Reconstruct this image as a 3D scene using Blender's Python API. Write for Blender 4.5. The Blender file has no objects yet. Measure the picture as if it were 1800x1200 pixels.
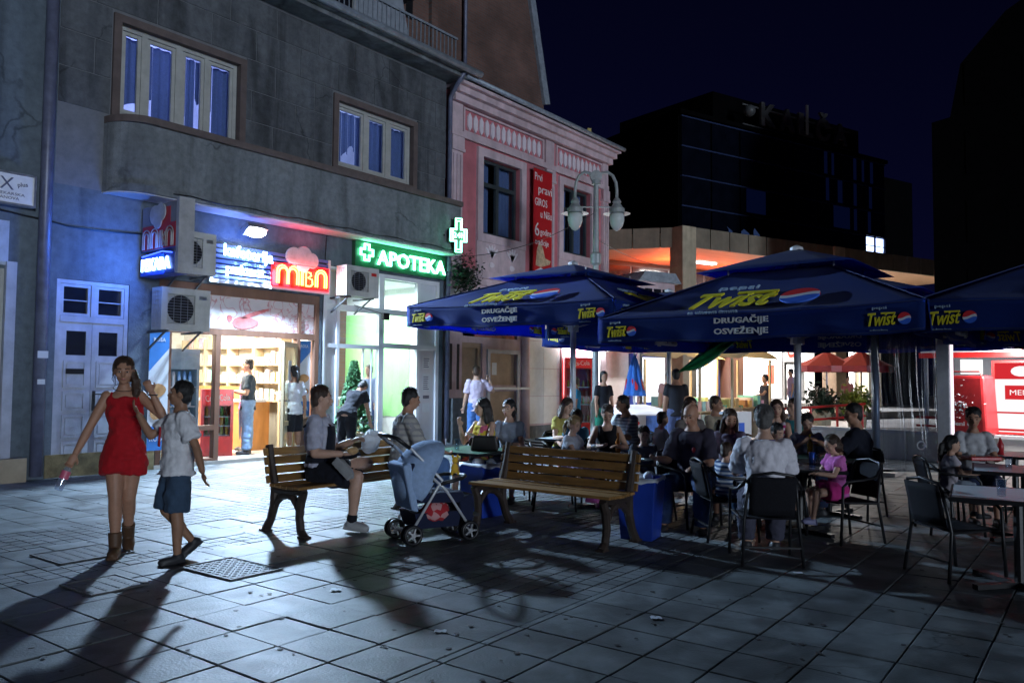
import bpy, math, random
from mathutils import Vector, Matrix, noise
random.seed(7)
R = math.radians
SC = bpy.context.scene
COL = SC.collection

# ------------------------------------------------------------------ camera
CAM_H, PITCH, ROLL, VIEW = 1.45, R(2.835), R(0.485), R(38.0)
F0 = Vector((math.cos(VIEW), math.sin(VIEW), 0))          # horizontal viewing direction (X runs along the facades)
RT = Vector((math.sin(VIEW), -math.cos(VIEW), 0))
FW = F0*math.cos(PITCH) + Vector((0, 0, math.sin(PITCH)))
UP = RT.cross(FW)
RT2 = RT*math.cos(ROLL) + UP*math.sin(ROLL)
UP2 = UP*math.cos(ROLL) - RT*math.sin(ROLL)
cam = bpy.data.cameras.new('camera')
cam.sensor_width = 36; cam.lens = 36*1406.3/1800; cam.clip_end = 600; cam.clip_start = .05
camo = bpy.data.objects.new('camera', cam); COL.objects.link(camo)
mw = Matrix((RT2, UP2, -FW)).transposed().to_4x4(); mw.translation = (0, 0, CAM_H)
camo.matrix_world = mw
SC.camera = camo

# ------------------------------------------------------------------ night sky, moonlike fill, exposure
w = bpy.data.worlds.new('World'); SC.world = w; w.use_nodes = True
nt = w.node_tree; bg = nt.nodes['Background']
sky = nt.nodes.new('ShaderNodeTexSky'); sky.sky_type = 'NISHITA'; sky.sun_disc = False
sky.sun_elevation = R(4); sky.sun_rotation = R(200); sky.altitude = 200
bw = nt.nodes.new('ShaderNodeRGBToBW'); tint = nt.nodes.new('ShaderNodeMixRGB'); tint.blend_type = 'MULTIPLY'
tint.inputs[0].default_value = 1; tint.inputs[2].default_value = (.045, .055, .36, 1)
nt.links.new(sky.outputs[0], bw.inputs[0]); nt.links.new(bw.outputs[0], tint.inputs[1]); nt.links.new(tint.outputs[0], bg.inputs[0])
bg.inputs[1].default_value = .018
sl = bpy.data.lights.new('sun', 'SUN'); sl.energy = 1.22; sl.angle = R(9); sl.color = (.74, .86, 1)
so = bpy.data.objects.new('sun', sl); COL.objects.link(so)
so.rotation_euler = Vector((.36, .92, -.04)).to_track_quat('-Z', 'Y').to_euler()
SC.view_settings.view_transform = 'Standard'; SC.view_settings.look = 'None'
SC.view_settings.exposure = 0; SC.view_settings.gamma = 1; SC.view_settings.use_curve_mapping = False
SC.cycles.use_denoising = True
SC.cycles.max_bounces = 6; SC.cycles.diffuse_bounces = 3; SC.cycles.glossy_bounces = 3
SC.cycles.transmission_bounces = 4; SC.cycles.transparent_max_bounces = 12
SC.cycles.sample_clamp_indirect = 4; SC.cycles.caustics_reflective = False; SC.cycles.caustics_refractive = False

# ------------------------------------------------------------------ helpers
def V3(*a): return Vector(a)
def gp(d, px):                     # ground point: metres ahead of the camera, metres to its right
    return F0*d + RT*px

class MB:
    def __init__(s): s.v = []; s.f = []
    def add(s, vs, fs):
        n = len(s.v); s.v += [tuple(p) for p in vs]; s.f += [tuple(i+n for i in q) for q in fs]; return s
    def box(s, x0, x1, y0, y1, z0, z1, ch=0):
        if ch:                      # chamfered top edge
            return s.add([(x0,y0,z0),(x1,y0,z0),(x1,y1,z0),(x0,y1,z0),(x0,y0,z1-ch),(x1,y0,z1-ch),(x1,y1,z1-ch),(x0,y1,z1-ch),
                          (x0+ch,y0+ch,z1),(x1-ch,y0+ch,z1),(x1-ch,y1-ch,z1),(x0+ch,y1-ch,z1)],
                         [(0,1,5,4),(1,2,6,5),(2,3,7,6),(3,0,4,7),(4,5,9,8),(5,6,10,9),(6,7,11,10),(7,4,8,11),(8,9,10,11)])
        return s.add([(x0,y0,z0),(x1,y0,z0),(x1,y1,z0),(x0,y1,z0),(x0,y0,z1),(x1,y0,z1),(x1,y1,z1),(x0,y1,z1)],
                     [(3,2,1,0),(4,5,6,7),(0,1,5,4),(1,2,6,5),(2,3,7,6),(3,0,4,7)])
    def obox(s, c, hx, hy, hz):     # oriented box: centre and three half-vectors
        c, hx, hy, hz = Vector(c), Vector(hx), Vector(hy), Vector(hz)
        vs = [c+a*hx+b*hy+d*hz for d in (-1, 1) for a, b in ((-1,-1),(1,-1),(1,1),(-1,1))]
        return s.add(vs, [(3,2,1,0),(4,5,6,7),(0,1,5,4),(1,2,6,5),(2,3,7,6),(3,0,4,7)])
    def bar(s, p, q, w, h, up=(0,0,1)):
        p, q = Vector(p), Vector(q); d = q-p; n = d.normalized(); u = Vector(up)
        if abs(n.dot(u)) > .97: u = Vector((1,0,0))
        sd = n.cross(u).normalized(); u = sd.cross(n)
        return s.obox((p+q)/2, d/2, sd*w/2, u*h/2)
    def loft(s, rings, cap=True, closed=False):
        n = len(rings[0]); vs = [p for r in rings for p in r]; fs = []
        m = len(rings)
        for i in range(m if closed else m-1):
            a, b = i*n, ((i+1) % m)*n
            for j in range(n): k = (j+1) % n; fs.append((a+j, a+k, b+k, b+j))
        if cap and not closed: fs += [tuple(range(n-1, -1, -1)), tuple(range((m-1)*n, m*n))]
        return s.add(vs, fs)
    def cone(s, p, q, r0, r1, n=10, cap=True):
        return s.tube([p, q], [r0, r1], n, cap)
    def tube(s, path, r, n=8, cap=True, closed=False):
        path = [Vector(p) for p in path]; m = len(path)
        rs = r if isinstance(r, (list, tuple)) else [r]*m
        rings = []; u = None
        for i, p in enumerate(path):
            if closed: t = path[(i+1) % m]-path[i-1]
            else: t = path[min(i+1, m-1)]-path[max(i-1, 0)]
            t.normalize()
            if u is None:
                u = t.orthogonal().normalized()
            else:
                u = (u-t*u.dot(t)); u = u.normalized() if u.length > 1e-6 else t.orthogonal().normalized()
            v = t.cross(u)
            rings.append([p+(u*math.cos(a)+v*math.sin(a))*rs[i] for a in (2*math.pi*k/n for k in range(n))])
        return s.loft(rings, cap, closed)
    def ell(s, c, rx, ry, rz, n=12, m=8, rot=None):
        c = Vector(c); rings = []
        for i in range(1, m):
            th = math.pi*i/m; z = -math.cos(th); k = math.sin(th)
            ring = [Vector((rx*k*math.cos(a), ry*k*math.sin(a), rz*z)) for a in (2*math.pi*j/n for j in range(n))]
            rings.append(ring)
        b, t = Vector((0,0,-rz)), Vector((0,0,rz))
        if rot is not None:
            rings = [[rot @ p for p in r] for r in rings]; b, t = rot @ b, rot @ t
        vs = [c+p for r in rings for p in r]+[c+b, c+t]; fs = []
        for i in range(m-2):
            for j in range(n): k = (j+1) % n; fs.append((i*n+j, i*n+k, (i+1)*n+k, (i+1)*n+j))
        B, T = (m-1)*n, (m-1)*n+1
        for j in range(n): k = (j+1) % n; fs += [(B, k, j), (T, (m-2)*n+j, (m-2)*n+k)]
        return s.add(vs, fs)
    def prism(s, poly, o, ux, uy, un):   # polygon in plane (o,ux,uy) pushed through un
        o, ux, uy, un = Vector(o), Vector(ux), Vector(uy), Vector(un); n = len(poly)
        a = [o+ux*x+uy*y for x, y in poly]; b = [p+un for p in a]
        fs = [tuple(range(n-1,-1,-1)), tuple(range(n, 2*n))]+[(i, (i+1) % n, n+(i+1) % n, n+i) for i in range(n)]
        return s.add(a+b, fs)
    def wall(s, x0, x1, z0, z1, holes, y0, y1):   # wall slab in XZ with rectangular holes (x0,x1,z0,z1)
        xs = sorted({x0, x1, *[h[i] for h in holes for i in (0,1) if x0 < h[i] < x1]})
        zs = sorted({z0, z1, *[h[i] for h in holes for i in (2,3) if z0 < h[i] < z1]})
        def solid(i, j):
            if not (0 <= i < len(xs)-1 and 0 <= j < len(zs)-1): return False
            cx, cz = (xs[i]+xs[i+1])/2, (zs[j]+zs[j+1])/2
            return not any(h[0] < cx < h[1] and h[2] < cz < h[3] for h in holes)
        for i in range(len(xs)-1):
            for j in range(len(zs)-1):
                if not solid(i, j): continue
                a, b, c, d = xs[i], xs[i+1], zs[j], zs[j+1]
                s.add([(a,y0,c),(b,y0,c),(b,y0,d),(a,y0,d)], [(0,1,2,3)])
                s.add([(a,y1,c),(b,y1,c),(b,y1,d),(a,y1,d)], [(3,2,1,0)])
                if not solid(i-1, j): s.add([(a,y0,c),(a,y1,c),(a,y1,d),(a,y0,d)], [(3,2,1,0)])
                if not solid(i+1, j): s.add([(b,y0,c),(b,y1,c),(b,y1,d),(b,y0,d)], [(0,1,2,3)])
                if not solid(i, j-1): s.add([(a,y0,c),(b,y0,c),(b,y1,c),(a,y1,c)], [(3,2,1,0)])
                if not solid(i, j+1): s.add([(a,y0,d),(b,y0,d),(b,y1,d),(a,y1,d)], [(0,1,2,3)])
        return s
    def frame(s, x0, x1, z0, z1, t, y0, y1, tb=None):   # rectangular frame in XZ, butted members
        tb = tb or t
        s.box(x0, x0+t, y0, y1, z0, z1); s.box(x1-t, x1, y0, y1, z0, z1)
        s.box(x0+t, x1-t, y0, y1, z0, z0+tb); return s.box(x0+t, x1-t, y0, y1, z1-tb, z1)
    def grid(s, fn, nu, nv):
        vs = [fn(i/nu, j/nv) for i in range(nu+1) for j in range(nv+1)]; m = nv+1
        return s.add(vs, [(i*m+j, (i+1)*m+j, (i+1)*m+j+1, i*m+j+1) for i in range(nu) for j in range(nv)])
    def text(s, t, o, ux, uy, h, wid=None, ext=.004, center=True, bold=0.0):
        vs, fs, (a, b, c, d) = text_geo(t, bold)
        sy = h/(d-c); sx = wid/(b-a) if wid else sy
        o, ux, uy = Vector(o), Vector(ux).normalized(), Vector(uy).normalized(); un = ux.cross(uy)
        cx, cy = ((a+b)/2, (c+d)/2) if center else (a, c)
        return s.add([o+ux*((p[0]-cx)*sx)+uy*((p[1]-cy)*sy)+un*(p[2]*ext/.01) for p in vs], fs)
_TX = {}
def text_geo(t, bold=0.0):
    k = (t, bold)
    if k not in _TX:
        cu = bpy.data.curves.new('lettering', 'FONT'); cu.body = t; cu.size = 1; cu.extrude = .01; cu.resolution_u = 2; cu.offset = bold
        o = bpy.data.objects.new('lettering', cu); COL.objects.link(o)
        dg = bpy.context.evaluated_depsgraph_get(); me = bpy.data.meshes.new_from_object(o.evaluated_get(dg))
        vs = [tuple(p.co) for p in me.vertices]; fs = [tuple(p.vertices) for p in me.polygons]
        xs = [p[0] for p in vs]; ys = [p[1] for p in vs]
        _TX[k] = (vs, fs, (min(xs), max(xs), min(ys), max(ys)))
        bpy.data.objects.remove(o); bpy.data.curves.remove(cu); bpy.data.meshes.remove(me)
    return _TX[k]

def tag(o, label=None, cat=None, group=None, kind=None):
    if label: o['label'] = label
    if cat: o['category'] = cat
    if group: o['group'] = group
    if kind: o['kind'] = kind
    return o
def empty(name, loc, rz=0, label=None, cat=None, group=None):
    o = bpy.data.objects.new(name, None); COL.objects.link(o); o.location = loc; o.rotation_euler = (0, 0, rz)
    o.empty_display_size = .1
    return tag(o, label, cat, group)
def totloc(o):
    p = Vector((0,0,0))
    while o: p += o.location; o = o.parent
    return p
def obj(name, mb, mat, parent=None, world=False, smooth=False, bevel=0, kind=None):
    me = bpy.data.meshes.new(name)
    vs = mb.v; loc = Vector((0,0,0))
    if parent is None:
        xs, ys, zs = zip(*vs); loc = Vector(((min(xs)+max(xs))/2, (min(ys)+max(ys))/2, min(zs)))
    elif world: loc = totloc(parent)
    if loc.length: vs = [(x-loc.x, y-loc.y, z-loc.z) for x, y, z in vs]
    me.from_pydata(vs, [], mb.f)
    if smooth: me.shade_smooth()
    for m in (mat if isinstance(mat, (list, tuple)) else [mat]): me.materials.append(m)
    o = bpy.data.objects.new(name, me); COL.objects.link(o)
    if parent is None: o.location = loc
    else: o.parent = parent
    if bevel:
        b = o.modifiers.new('bevel', 'BEVEL'); b.width = bevel; b.segments = 2; b.limit_method = 'ANGLE'; b.angle_limit = R(40)
    if kind: o['kind'] = kind
    return o
def copy_tree(o, parent=None, label=None, group=None):
    c = o.copy(); COL.objects.link(c); c.parent = parent
    if label: c['label'] = label
    if group: c['group'] = group
    for ch in o.children: copy_tree(ch, c)
    return c
def lamp(name, kind, loc, energy, color, parent=None, size=.3, sizey=None, to=None, spot=None, spread=None):
    l = bpy.data.lights.new(name, kind); l.energy = energy; l.color = color
    if kind == 'AREA':
        l.size = size
        if spread: l.spread = R(spread)
        if sizey: l.shape = 'RECTANGLE'; l.size_y = sizey
    elif kind in ('POINT', 'SPOT'): l.shadow_soft_size = size
    if kind == 'SPOT' and spot: l.spot_size = R(spot); l.spot_blend = .6
    o = bpy.data.objects.new(name, l); COL.objects.link(o); o.location = Vector(loc)
    if parent: o.parent = parent; o.location = Vector(loc)-totloc(parent)
    if to is not None: o.rotation_euler = (Vector(to)-Vector(loc)).to_track_quat('-Z', 'Y').to_euler()
    return o

# ------------------------------------------------------------------ materials
def nodes(name):
    m = bpy.data.materials.new(name); m.use_nodes = True
    t = m.node_tree; return m, t, t.nodes['Principled BSDF'], t.links
def mat(name, col, rough=.6, metal=0, var=.2, scale=6, bump=0, bscale=60, emit=0, ecol=None, stretch=(1,1,1), rand=0, trans=0, alpha=1, spec=.5, stain=0, sub=0, wpos=False, crack=0):
    m, t, b, L = nodes(name); N = t.nodes
    b.inputs['Roughness'].default_value = rough; b.inputs['Metallic'].default_value = metal
    b.inputs['Specular IOR Level'].default_value = spec
    tc = N.new('ShaderNodeTexCoord'); mp = N.new('ShaderNodeMapping'); mp.inputs['Scale'].default_value = stretch
    if wpos: tc = N.new('ShaderNodeNewGeometry')
    CO = tc.outputs['Position'] if wpos else tc.outputs['Object']
    L.new(CO, mp.inputs[0])
    n1 = N.new('ShaderNodeTexNoise'); n1.inputs['Scale'].default_value = scale; n1.inputs['Detail'].default_value = 6; n1.inputs['Roughness'].default_value = .65
    L.new(mp.outputs[0], n1.inputs['Vector'])
    mr = N.new('ShaderNodeMapRange'); mr.inputs[1].default_value = .3; mr.inputs[2].default_value = .7
    mr.inputs[3].default_value = 1-var; mr.inputs[4].default_value = 1+var
    L.new(n1.outputs['Fac'], mr.inputs[0]); fac = mr.outputs[0]
    if rand:
        oi = N.new('ShaderNodeObjectInfo'); r2 = N.new('ShaderNodeMapRange'); r2.inputs[3].default_value = 1-rand; r2.inputs[4].default_value = 1+rand
        L.new(oi.outputs['Random'], r2.inputs[0]); mu = N.new('ShaderNodeMath'); mu.operation = 'MULTIPLY'
        L.new(fac, mu.inputs[0]); L.new(r2.outputs[0], mu.inputs[1]); fac = mu.outputs[0]
    if stain:
        ns = N.new('ShaderNodeTexNoise'); ns.inputs['Scale'].default_value = 1.3; ns.inputs['Detail'].default_value = 8; ns.inputs['Distortion'].default_value = .8
        ms = N.new('ShaderNodeMapping'); ms.inputs['Scale'].default_value = (1.6, 1.6, .22); L.new(CO, ms.inputs[0]); L.new(ms.outputs[0], ns.inputs['Vector'])
        r3 = N.new('ShaderNodeMapRange'); r3.inputs[1].default_value = .42; r3.inputs[2].default_value = .62; r3.inputs[3].default_value = 1; r3.inputs[4].default_value = 1-stain
        L.new(ns.outputs['Fac'], r3.inputs[0]); mu = N.new('ShaderNodeMath'); mu.operation = 'MULTIPLY'
        L.new(fac, mu.inputs[0]); L.new(r3.outputs[0], mu.inputs[1]); fac = mu.outputs[0]
    if crack:
        nz = N.new('ShaderNodeTexNoise'); nz.inputs['Scale'].default_value = 2.5; nz.inputs['Detail'].default_value = 6; L.new(CO, nz.inputs['Vector'])
        mxv = N.new('ShaderNodeMixRGB'); mxv.inputs[0].default_value = .35; L.new(CO, mxv.inputs[1]); L.new(nz.outputs['Color'], mxv.inputs[2])
        vo = N.new('ShaderNodeTexVoronoi'); vo.feature = 'DISTANCE_TO_EDGE'; vo.inputs['Scale'].default_value = crack; L.new(mxv.outputs[0], vo.inputs['Vector'])
        r4 = N.new('ShaderNodeMapRange'); r4.inputs[1].default_value = .002; r4.inputs[2].default_value = .012; r4.inputs[3].default_value = .6; r4.inputs[4].default_value = 1; L.new(vo.outputs['Distance'], r4.inputs[0])
        nm = N.new('ShaderNodeTexNoise'); nm.inputs['Scale'].default_value = .8; L.new(CO, nm.inputs['Vector'])
        r5 = N.new('ShaderNodeMapRange'); r5.inputs[1].default_value = .5; r5.inputs[2].default_value = .58; L.new(nm.outputs['Fac'], r5.inputs[0])
        mz = N.new('ShaderNodeMix'); mz.inputs[2].default_value = 1.0; L.new(r5.outputs[0], mz.inputs[0]); L.new(r4.outputs[0], mz.inputs[3])
        mu = N.new('ShaderNodeMath'); mu.operation = 'MULTIPLY'; L.new(fac, mu.inputs[0]); L.new(mz.outputs[0], mu.inputs[1]); fac = mu.outputs[0]
    vm = N.new('ShaderNodeVectorMath'); vm.operation = 'SCALE'; vm.inputs[0].default_value = col[:3]; L.new(fac, vm.inputs['Scale'])
    L.new(vm.outputs[0], b.inputs['Base Color'])
    rr = N.new('ShaderNodeMapRange'); rr.inputs[3].default_value = max(.03, rough-.12); rr.inputs[4].default_value = min(1, rough+.12)
    L.new(n1.outputs['Fac'], rr.inputs[0]); L.new(rr.outputs[0], b.inputs['Roughness'])
    if bump:
        n2 = N.new('ShaderNodeTexNoise'); n2.inputs['Scale'].default_value = bscale; n2.inputs['Detail'].default_value = 4
        L.new(mp.outputs[0], n2.inputs['Vector']); bp = N.new('ShaderNodeBump'); bp.inputs['Strength'].default_value = bump; bp.inputs['Distance'].default_value = .01
        L.new(n2.outputs['Fac'], bp.inputs['Height']); L.new(bp.outputs[0], b.inputs['Normal'])
    if emit:
        b.inputs['Emission Color'].default_value = (*(ecol or col)[:3], 1); b.inputs['Emission Strength'].default_value = emit
    if trans: b.inputs['Transmission Weight'].default_value = trans
    if alpha < 1: b.inputs['Alpha'].default_value = alpha
    if sub: b.inputs['Subsurface Weight'].default_value = sub; b.inputs['Subsurface Radius'].default_value = (.012, .005, .003)
    return m
def glass(name, tintc=(.9,.95,1), refl=.12, rough=.02, opac=0.0, ocol=(.3,.35,.4)):
    m, t, b, L = nodes(name); N = t.nodes; N.remove(b)
    out = N['Material Output']; tr = N.new('ShaderNodeBsdfTransparent'); tr.inputs[0].default_value = (*tintc, 1)
    gl = N.new('ShaderNodeBsdfGlossy'); gl.inputs['Roughness'].default_value = rough
    lw = N.new('ShaderNodeLayerWeight'); fr = N.new('ShaderNodeMath'); fr.operation = 'POWER'; fr.inputs[1].default_value = 4; L.new(lw.outputs['Facing'], fr.inputs[0])
    ad = N.new('ShaderNodeMath'); ad.operation = 'MULTIPLY_ADD'; ad.use_clamp = True; ad.inputs[1].default_value = .5; ad.inputs[2].default_value = refl*.45; L.new(fr.outputs[0], ad.inputs[0])
    mx = N.new('ShaderNodeMixShader'); L.new(ad.outputs[0], mx.inputs[0]); L.new(tr.outputs[0], mx.inputs[1]); L.new(gl.outputs[0], mx.inputs[2])
    res = mx
    if opac:
        df = N.new('ShaderNodeBsdfDiffuse'); df.inputs[0].default_value = (*ocol, 1); m2 = N.new('ShaderNodeMixShader'); m2.inputs[0].default_value = opac
        L.new(mx.outputs[0], m2.inputs[1]); L.new(df.outputs[0], m2.inputs[2]); res = m2
    L.new(res.outputs[0], out.inputs[0]); return m
def cloth(name, col, kind=None, col2=None, scale=20, trl=.0, rough=.9, tcol=None):
    m = mat(name, col, rough, var=.12, scale=25, bump=.25, bscale=140, spec=.2)
    t = m.node_tree; N = t.nodes; L = t.links; b = N['Principled BSDF']
    b.inputs['Sheen Weight'].default_value = .05
    if kind:
        src = b.inputs['Base Color'].links[0].from_socket
        tc = N.new('ShaderNodeTexCoord'); sep = N.new('ShaderNodeSeparateXYZ'); L.new(tc.outputs['Object'], sep.inputs[0])
        def stripes(sock, freq, th):
            a = N.new('ShaderNodeMath'); a.operation = 'MULTIPLY'; a.inputs[1].default_value = freq; L.new(sock, a.inputs[0])
            c = N.new('ShaderNodeMath'); c.operation = 'FRACT'; L.new(a.outputs[0], c.inputs[0])
            d = N.new('ShaderNodeMath'); d.operation = 'GREATER_THAN'; d.inputs[1].default_value = th; L.new(c.outputs[0], d.inputs[0]); return d.outputs[0]
        f = stripes(sep.outputs[2], scale, .6 if kind == 'plaid' else .5)
        if kind == 'plaid':
            g = stripes(sep.outputs[1], scale, .8); mx0 = N.new('ShaderNodeMath'); mx0.operation = 'MULTIPLY'; mx0.inputs[1].default_value = .6
            ad = N.new('ShaderNodeMath'); ad.operation = 'MAXIMUM'; L.new(f, ad.inputs[0]); L.new(g, ad.inputs[1]); L.new(ad.outputs[0], mx0.inputs[0]); f = mx0.outputs[0]
        if kind == 'floral':
            vo = N.new('ShaderNodeTexVoronoi'); vo.inputs['Scale'].default_value = scale; L.new(tc.outputs['Object'], vo.inputs['Vector'])
            sx = N.new('ShaderNodeSeparateXYZ'); L.new(vo.outputs['Color'], sx.inputs[0]); gt = N.new('ShaderNodeMath'); gt.operation = 'GREATER_THAN'; gt.inputs[1].default_value = .5; L.new(sx.outputs[0], gt.inputs[0]); f = gt.outputs[0]
        mx = N.new('ShaderNodeMixRGB'); L.new(f, mx.inputs[0]); L.new(src, mx.inputs[1]); mx.inputs[2].default_value = (*col2, 1)
        L.new(mx.outputs[0], b.inputs['Base Color'])
    if trl:
        tb = N.new('ShaderNodeBsdfTranslucent'); L.new(b.inputs['Base Color'].links[0].from_socket, tb.inputs[0]) if tcol is None else setattr(tb.inputs[0], 'default_value', (*tcol, 1))
        mx = N.new('ShaderNodeMixShader'); mx.inputs[0].default_value = trl
        L.new(b.outputs[0], mx.inputs[1]); L.new(tb.outputs[0], mx.inputs[2]); L.new(mx.outputs[0], N['Material Output'].inputs[0])
    return m
def glow(name, col, s):
    m, t, b, L = nodes(name); t.nodes.remove(b); e = t.nodes.new('ShaderNodeEmission'); e.inputs[0].default_value = (*col, 1); e.inputs[1].default_value = s
    L.new(e.outputs[0], t.nodes['Material Output'].inputs[0]); return m
# ================================================================== shared materials
K = {}
K['slab'] = mat('concrete slab', (.168,.19,.198), .55, var=.3, scale=4, bump=.3, bscale=60, rand=.24, stain=.55, wpos=True, crack=1.3)
K['sett'] = mat('small setts', (.165,.182,.19), .55, var=.35, scale=3, bump=.4, bscale=50, stain=.45, wpos=True)
K['grout'] = mat('dark joint sand', (.055,.055,.055), .9, var=.3, scale=20, bump=.4)
K['asphalt'] = mat('far paving', (.2,.19,.18), .6, var=.3, scale=1.2, bump=.3, stain=.25)
K['iron'] = mat('cast iron', (.1,.105,.11), .6, .2, var=.4, scale=18, bump=.4)
K['stucco'] = mat('old grey stucco', (.2,.215,.23), .9, var=.22, scale=9, bump=.9, bscale=45, stain=.4, wpos=True, crack=.7, spec=.1)
K['stucco2'] = mat('lower plaster', (.13,.16,.195), .85, var=.2, scale=8, bump=.6, bscale=40, stain=.3, wpos=True, crack=.6, spec=.1)
K['panel'] = mat('scored plaster panel', (.118,.126,.14), .9, var=.25, scale=9, bump=1.0, bscale=50, stain=.5, rand=.10, wpos=True, crack=.8, spec=.1)
K['joint'] = mat('pale plaster joint', (.165,.172,.188), .9, var=.2, bump=.4)
K['brownstone'] = mat('brown stone trim', (.12,.09,.085), .8, var=.25, scale=5, bump=.4)
K['soffit'] = mat('pale soffit paint', (.5,.5,.52), .8, var=.15, bump=.2)
K['gutter'] = mat('zinc gutter', (.3,.34,.4), .5, .3, var=.3, scale=7)
K['pipe'] = mat('painted drainpipe', (.12,.13,.2), .4, .1, var=.3, scale=5)
K['wframe'] = mat('cream window paint', (.42,.42,.4), .55, var=.15, scale=5, bump=.15)
K['whitedoor'] = mat('white door paint', (.44,.47,.55), .5, var=.18, scale=4, bump=.15, stain=.15)
K['plinth'] = mat('stained ochre plinth', (.2,.16,.08), .8, var=.5, scale=6, bump=.4)
K['dark'] = mat('dark interior', (.03,.028,.03), .8, var=.3)
K['darkglass'] = mat('dark window glass', (.012,.013,.018), .08, var=.2, spec=.7)
K['glass'] = glass('shop glass')
K['curtain'] = cloth('sheer curtain', (.15,.19,.33), trl=.15)
K['woodbrown'] = mat('brown varnished frame', (.17,.085,.055), .45, var=.25, scale=4, stretch=(1,1,.2), bump=.15)
K['woodlight'] = mat('pale pine frame', (.56,.43,.27), .45, var=.2, scale=5, stretch=(1,1,.2), bump=.15)
K['counter'] = mat('orange wood counter', (.42,.19,.05), .4, var=.25, scale=5, stretch=(1,1,.3))
K['cream'] = mat('cream wall paint', (.78,.74,.62), .7, var=.08)
K['white'] = mat('white paint', (.75,.75,.75), .5, var=.08)
K['upvc'] = mat('white plastic frame', (.72,.72,.76), .35, var=.06)
K['green'] = mat('green wall paint', (.33,.66,.26), .6, var=.06)
K['tilefloor'] = mat('shop floor tile', (.45,.43,.4), .3, var=.12, scale=3)
K['red'] = mat('red paint', (.5,.02,.02), .4, var=.15)
K['redplastic'] = mat('red cooler plastic', (.55,.03,.025), .3, var=.1)
K['black'] = mat('black powder coat', (.012,.012,.014), .4, var=.3)
K['steel'] = mat('galvanised steel', (.42,.43,.45), .35, .8, var=.2, scale=12)
K['alu'] = mat('white lacquered post', (.62,.64,.68), .35, .2, var=.12, scale=10)
K['acwhite'] = mat('air conditioner casing', (.5,.49,.46), .45, var=.15, scale=4, stain=.2)
K['pink'] = mat('pink stucco', (.56,.17,.2), .85, var=.16, scale=3, bump=.4, bscale=40, stain=.2)
K['lilac'] = mat('pale lilac stucco', (.6,.46,.5), .8, var=.14, scale=4, bump=.35, bscale=40, stain=.22)
K['hexw'] = mat('whitish lilac relief', (.72,.64,.7), .8, var=.1, bump=.2)
K['tiles'] = mat('dark roof tile', (.07,.055,.055), .8, var=.4, scale=9, bump=.6, bscale=12)
K['blind'] = mat('brown paper blind', (.4,.3,.22), .8, var=.18, scale=3)
K['bluewall'] = mat('pale blue paint', (.3,.4,.62), .6, var=.1)
K['orange'] = mat('orange plaster pillar', (.5,.25,.12), .7, var=.15)
K['beige'] = mat('beige cladding', (.45,.38,.27), .7, var=.2, scale=3, stain=.2)
K['warmsoffit'] = mat('boarded soffit', (.5,.3,.18), .7, var=.2, scale=3, stretch=(.2,3,1))
K['hotelglass'] = mat('dark blue curtain wall glass', (.0015,.0025,.007), .3, var=.3, scale=2, spec=.12)
K['mull'] = mat('dark mullion', (.02,.024,.04), .4, .5, var=.2)
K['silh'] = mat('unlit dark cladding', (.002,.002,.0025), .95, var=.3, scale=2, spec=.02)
K['lampw'] = glow('fluorescent tube', (1,.97,.9), 12)

def brickmat():
    m, t, b, L = nodes('brown brick'); N = t.nodes
    tc = N.new('ShaderNodeTexCoord'); mp = N.new('ShaderNodeMapping'); mp.inputs['Rotation'].default_value = (R(90),0,0); L.new(tc.outputs['Object'], mp.inputs[0])
    br = N.new('ShaderNodeTexBrick'); br.inputs['Color1'].default_value = (.17,.085,.065,1); br.inputs['Color2'].default_value = (.13,.068,.055,1); br.inputs['Mortar'].default_value = (.12,.105,.1,1)
    br.inputs['Scale'].default_value = 1; br.inputs['Brick Width'].default_value = .26; br.inputs['Row Height'].default_value = .08; br.inputs['Mortar Size'].default_value = .008
    L.new(mp.outputs[0], br.inputs['Vector'])
    ns = N.new('ShaderNodeTexNoise'); ns.inputs['Scale'].default_value = .9; ns.inputs['Detail'].default_value = 8; L.new(tc.outputs['Object'], ns.inputs['Vector'])
    mx = N.new('ShaderNodeMixRGB'); mx.blend_type = 'MULTIPLY'; mx.inputs[0].default_value = .7
    cr = N.new('ShaderNodeMapRange'); cr.inputs[1].default_value = .35; cr.inputs[2].default_value = .65; cr.inputs[3].default_value = .5; cr.inputs[4].default_value = 1.2; L.new(ns.outputs['Fac'], cr.inputs[0])
    L.new(br.outputs['Color'], mx.inputs[1]); L.new(cr.outputs[0], mx.inputs[2]); L.new(mx.outputs[0], b.inputs['Base Color'])
    bp = N.new('ShaderNodeBump'); bp.inputs['Strength'].default_value = .6; bp.inputs['Distance'].default_value = .01; L.new(br.outputs['Fac'], bp.inputs['Height']); bp.invert = True; L.new(bp.outputs[0], b.inputs['Normal'])
    b.inputs['Roughness'].default_value = .85; return m
K['brick'] = brickmat()

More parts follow.
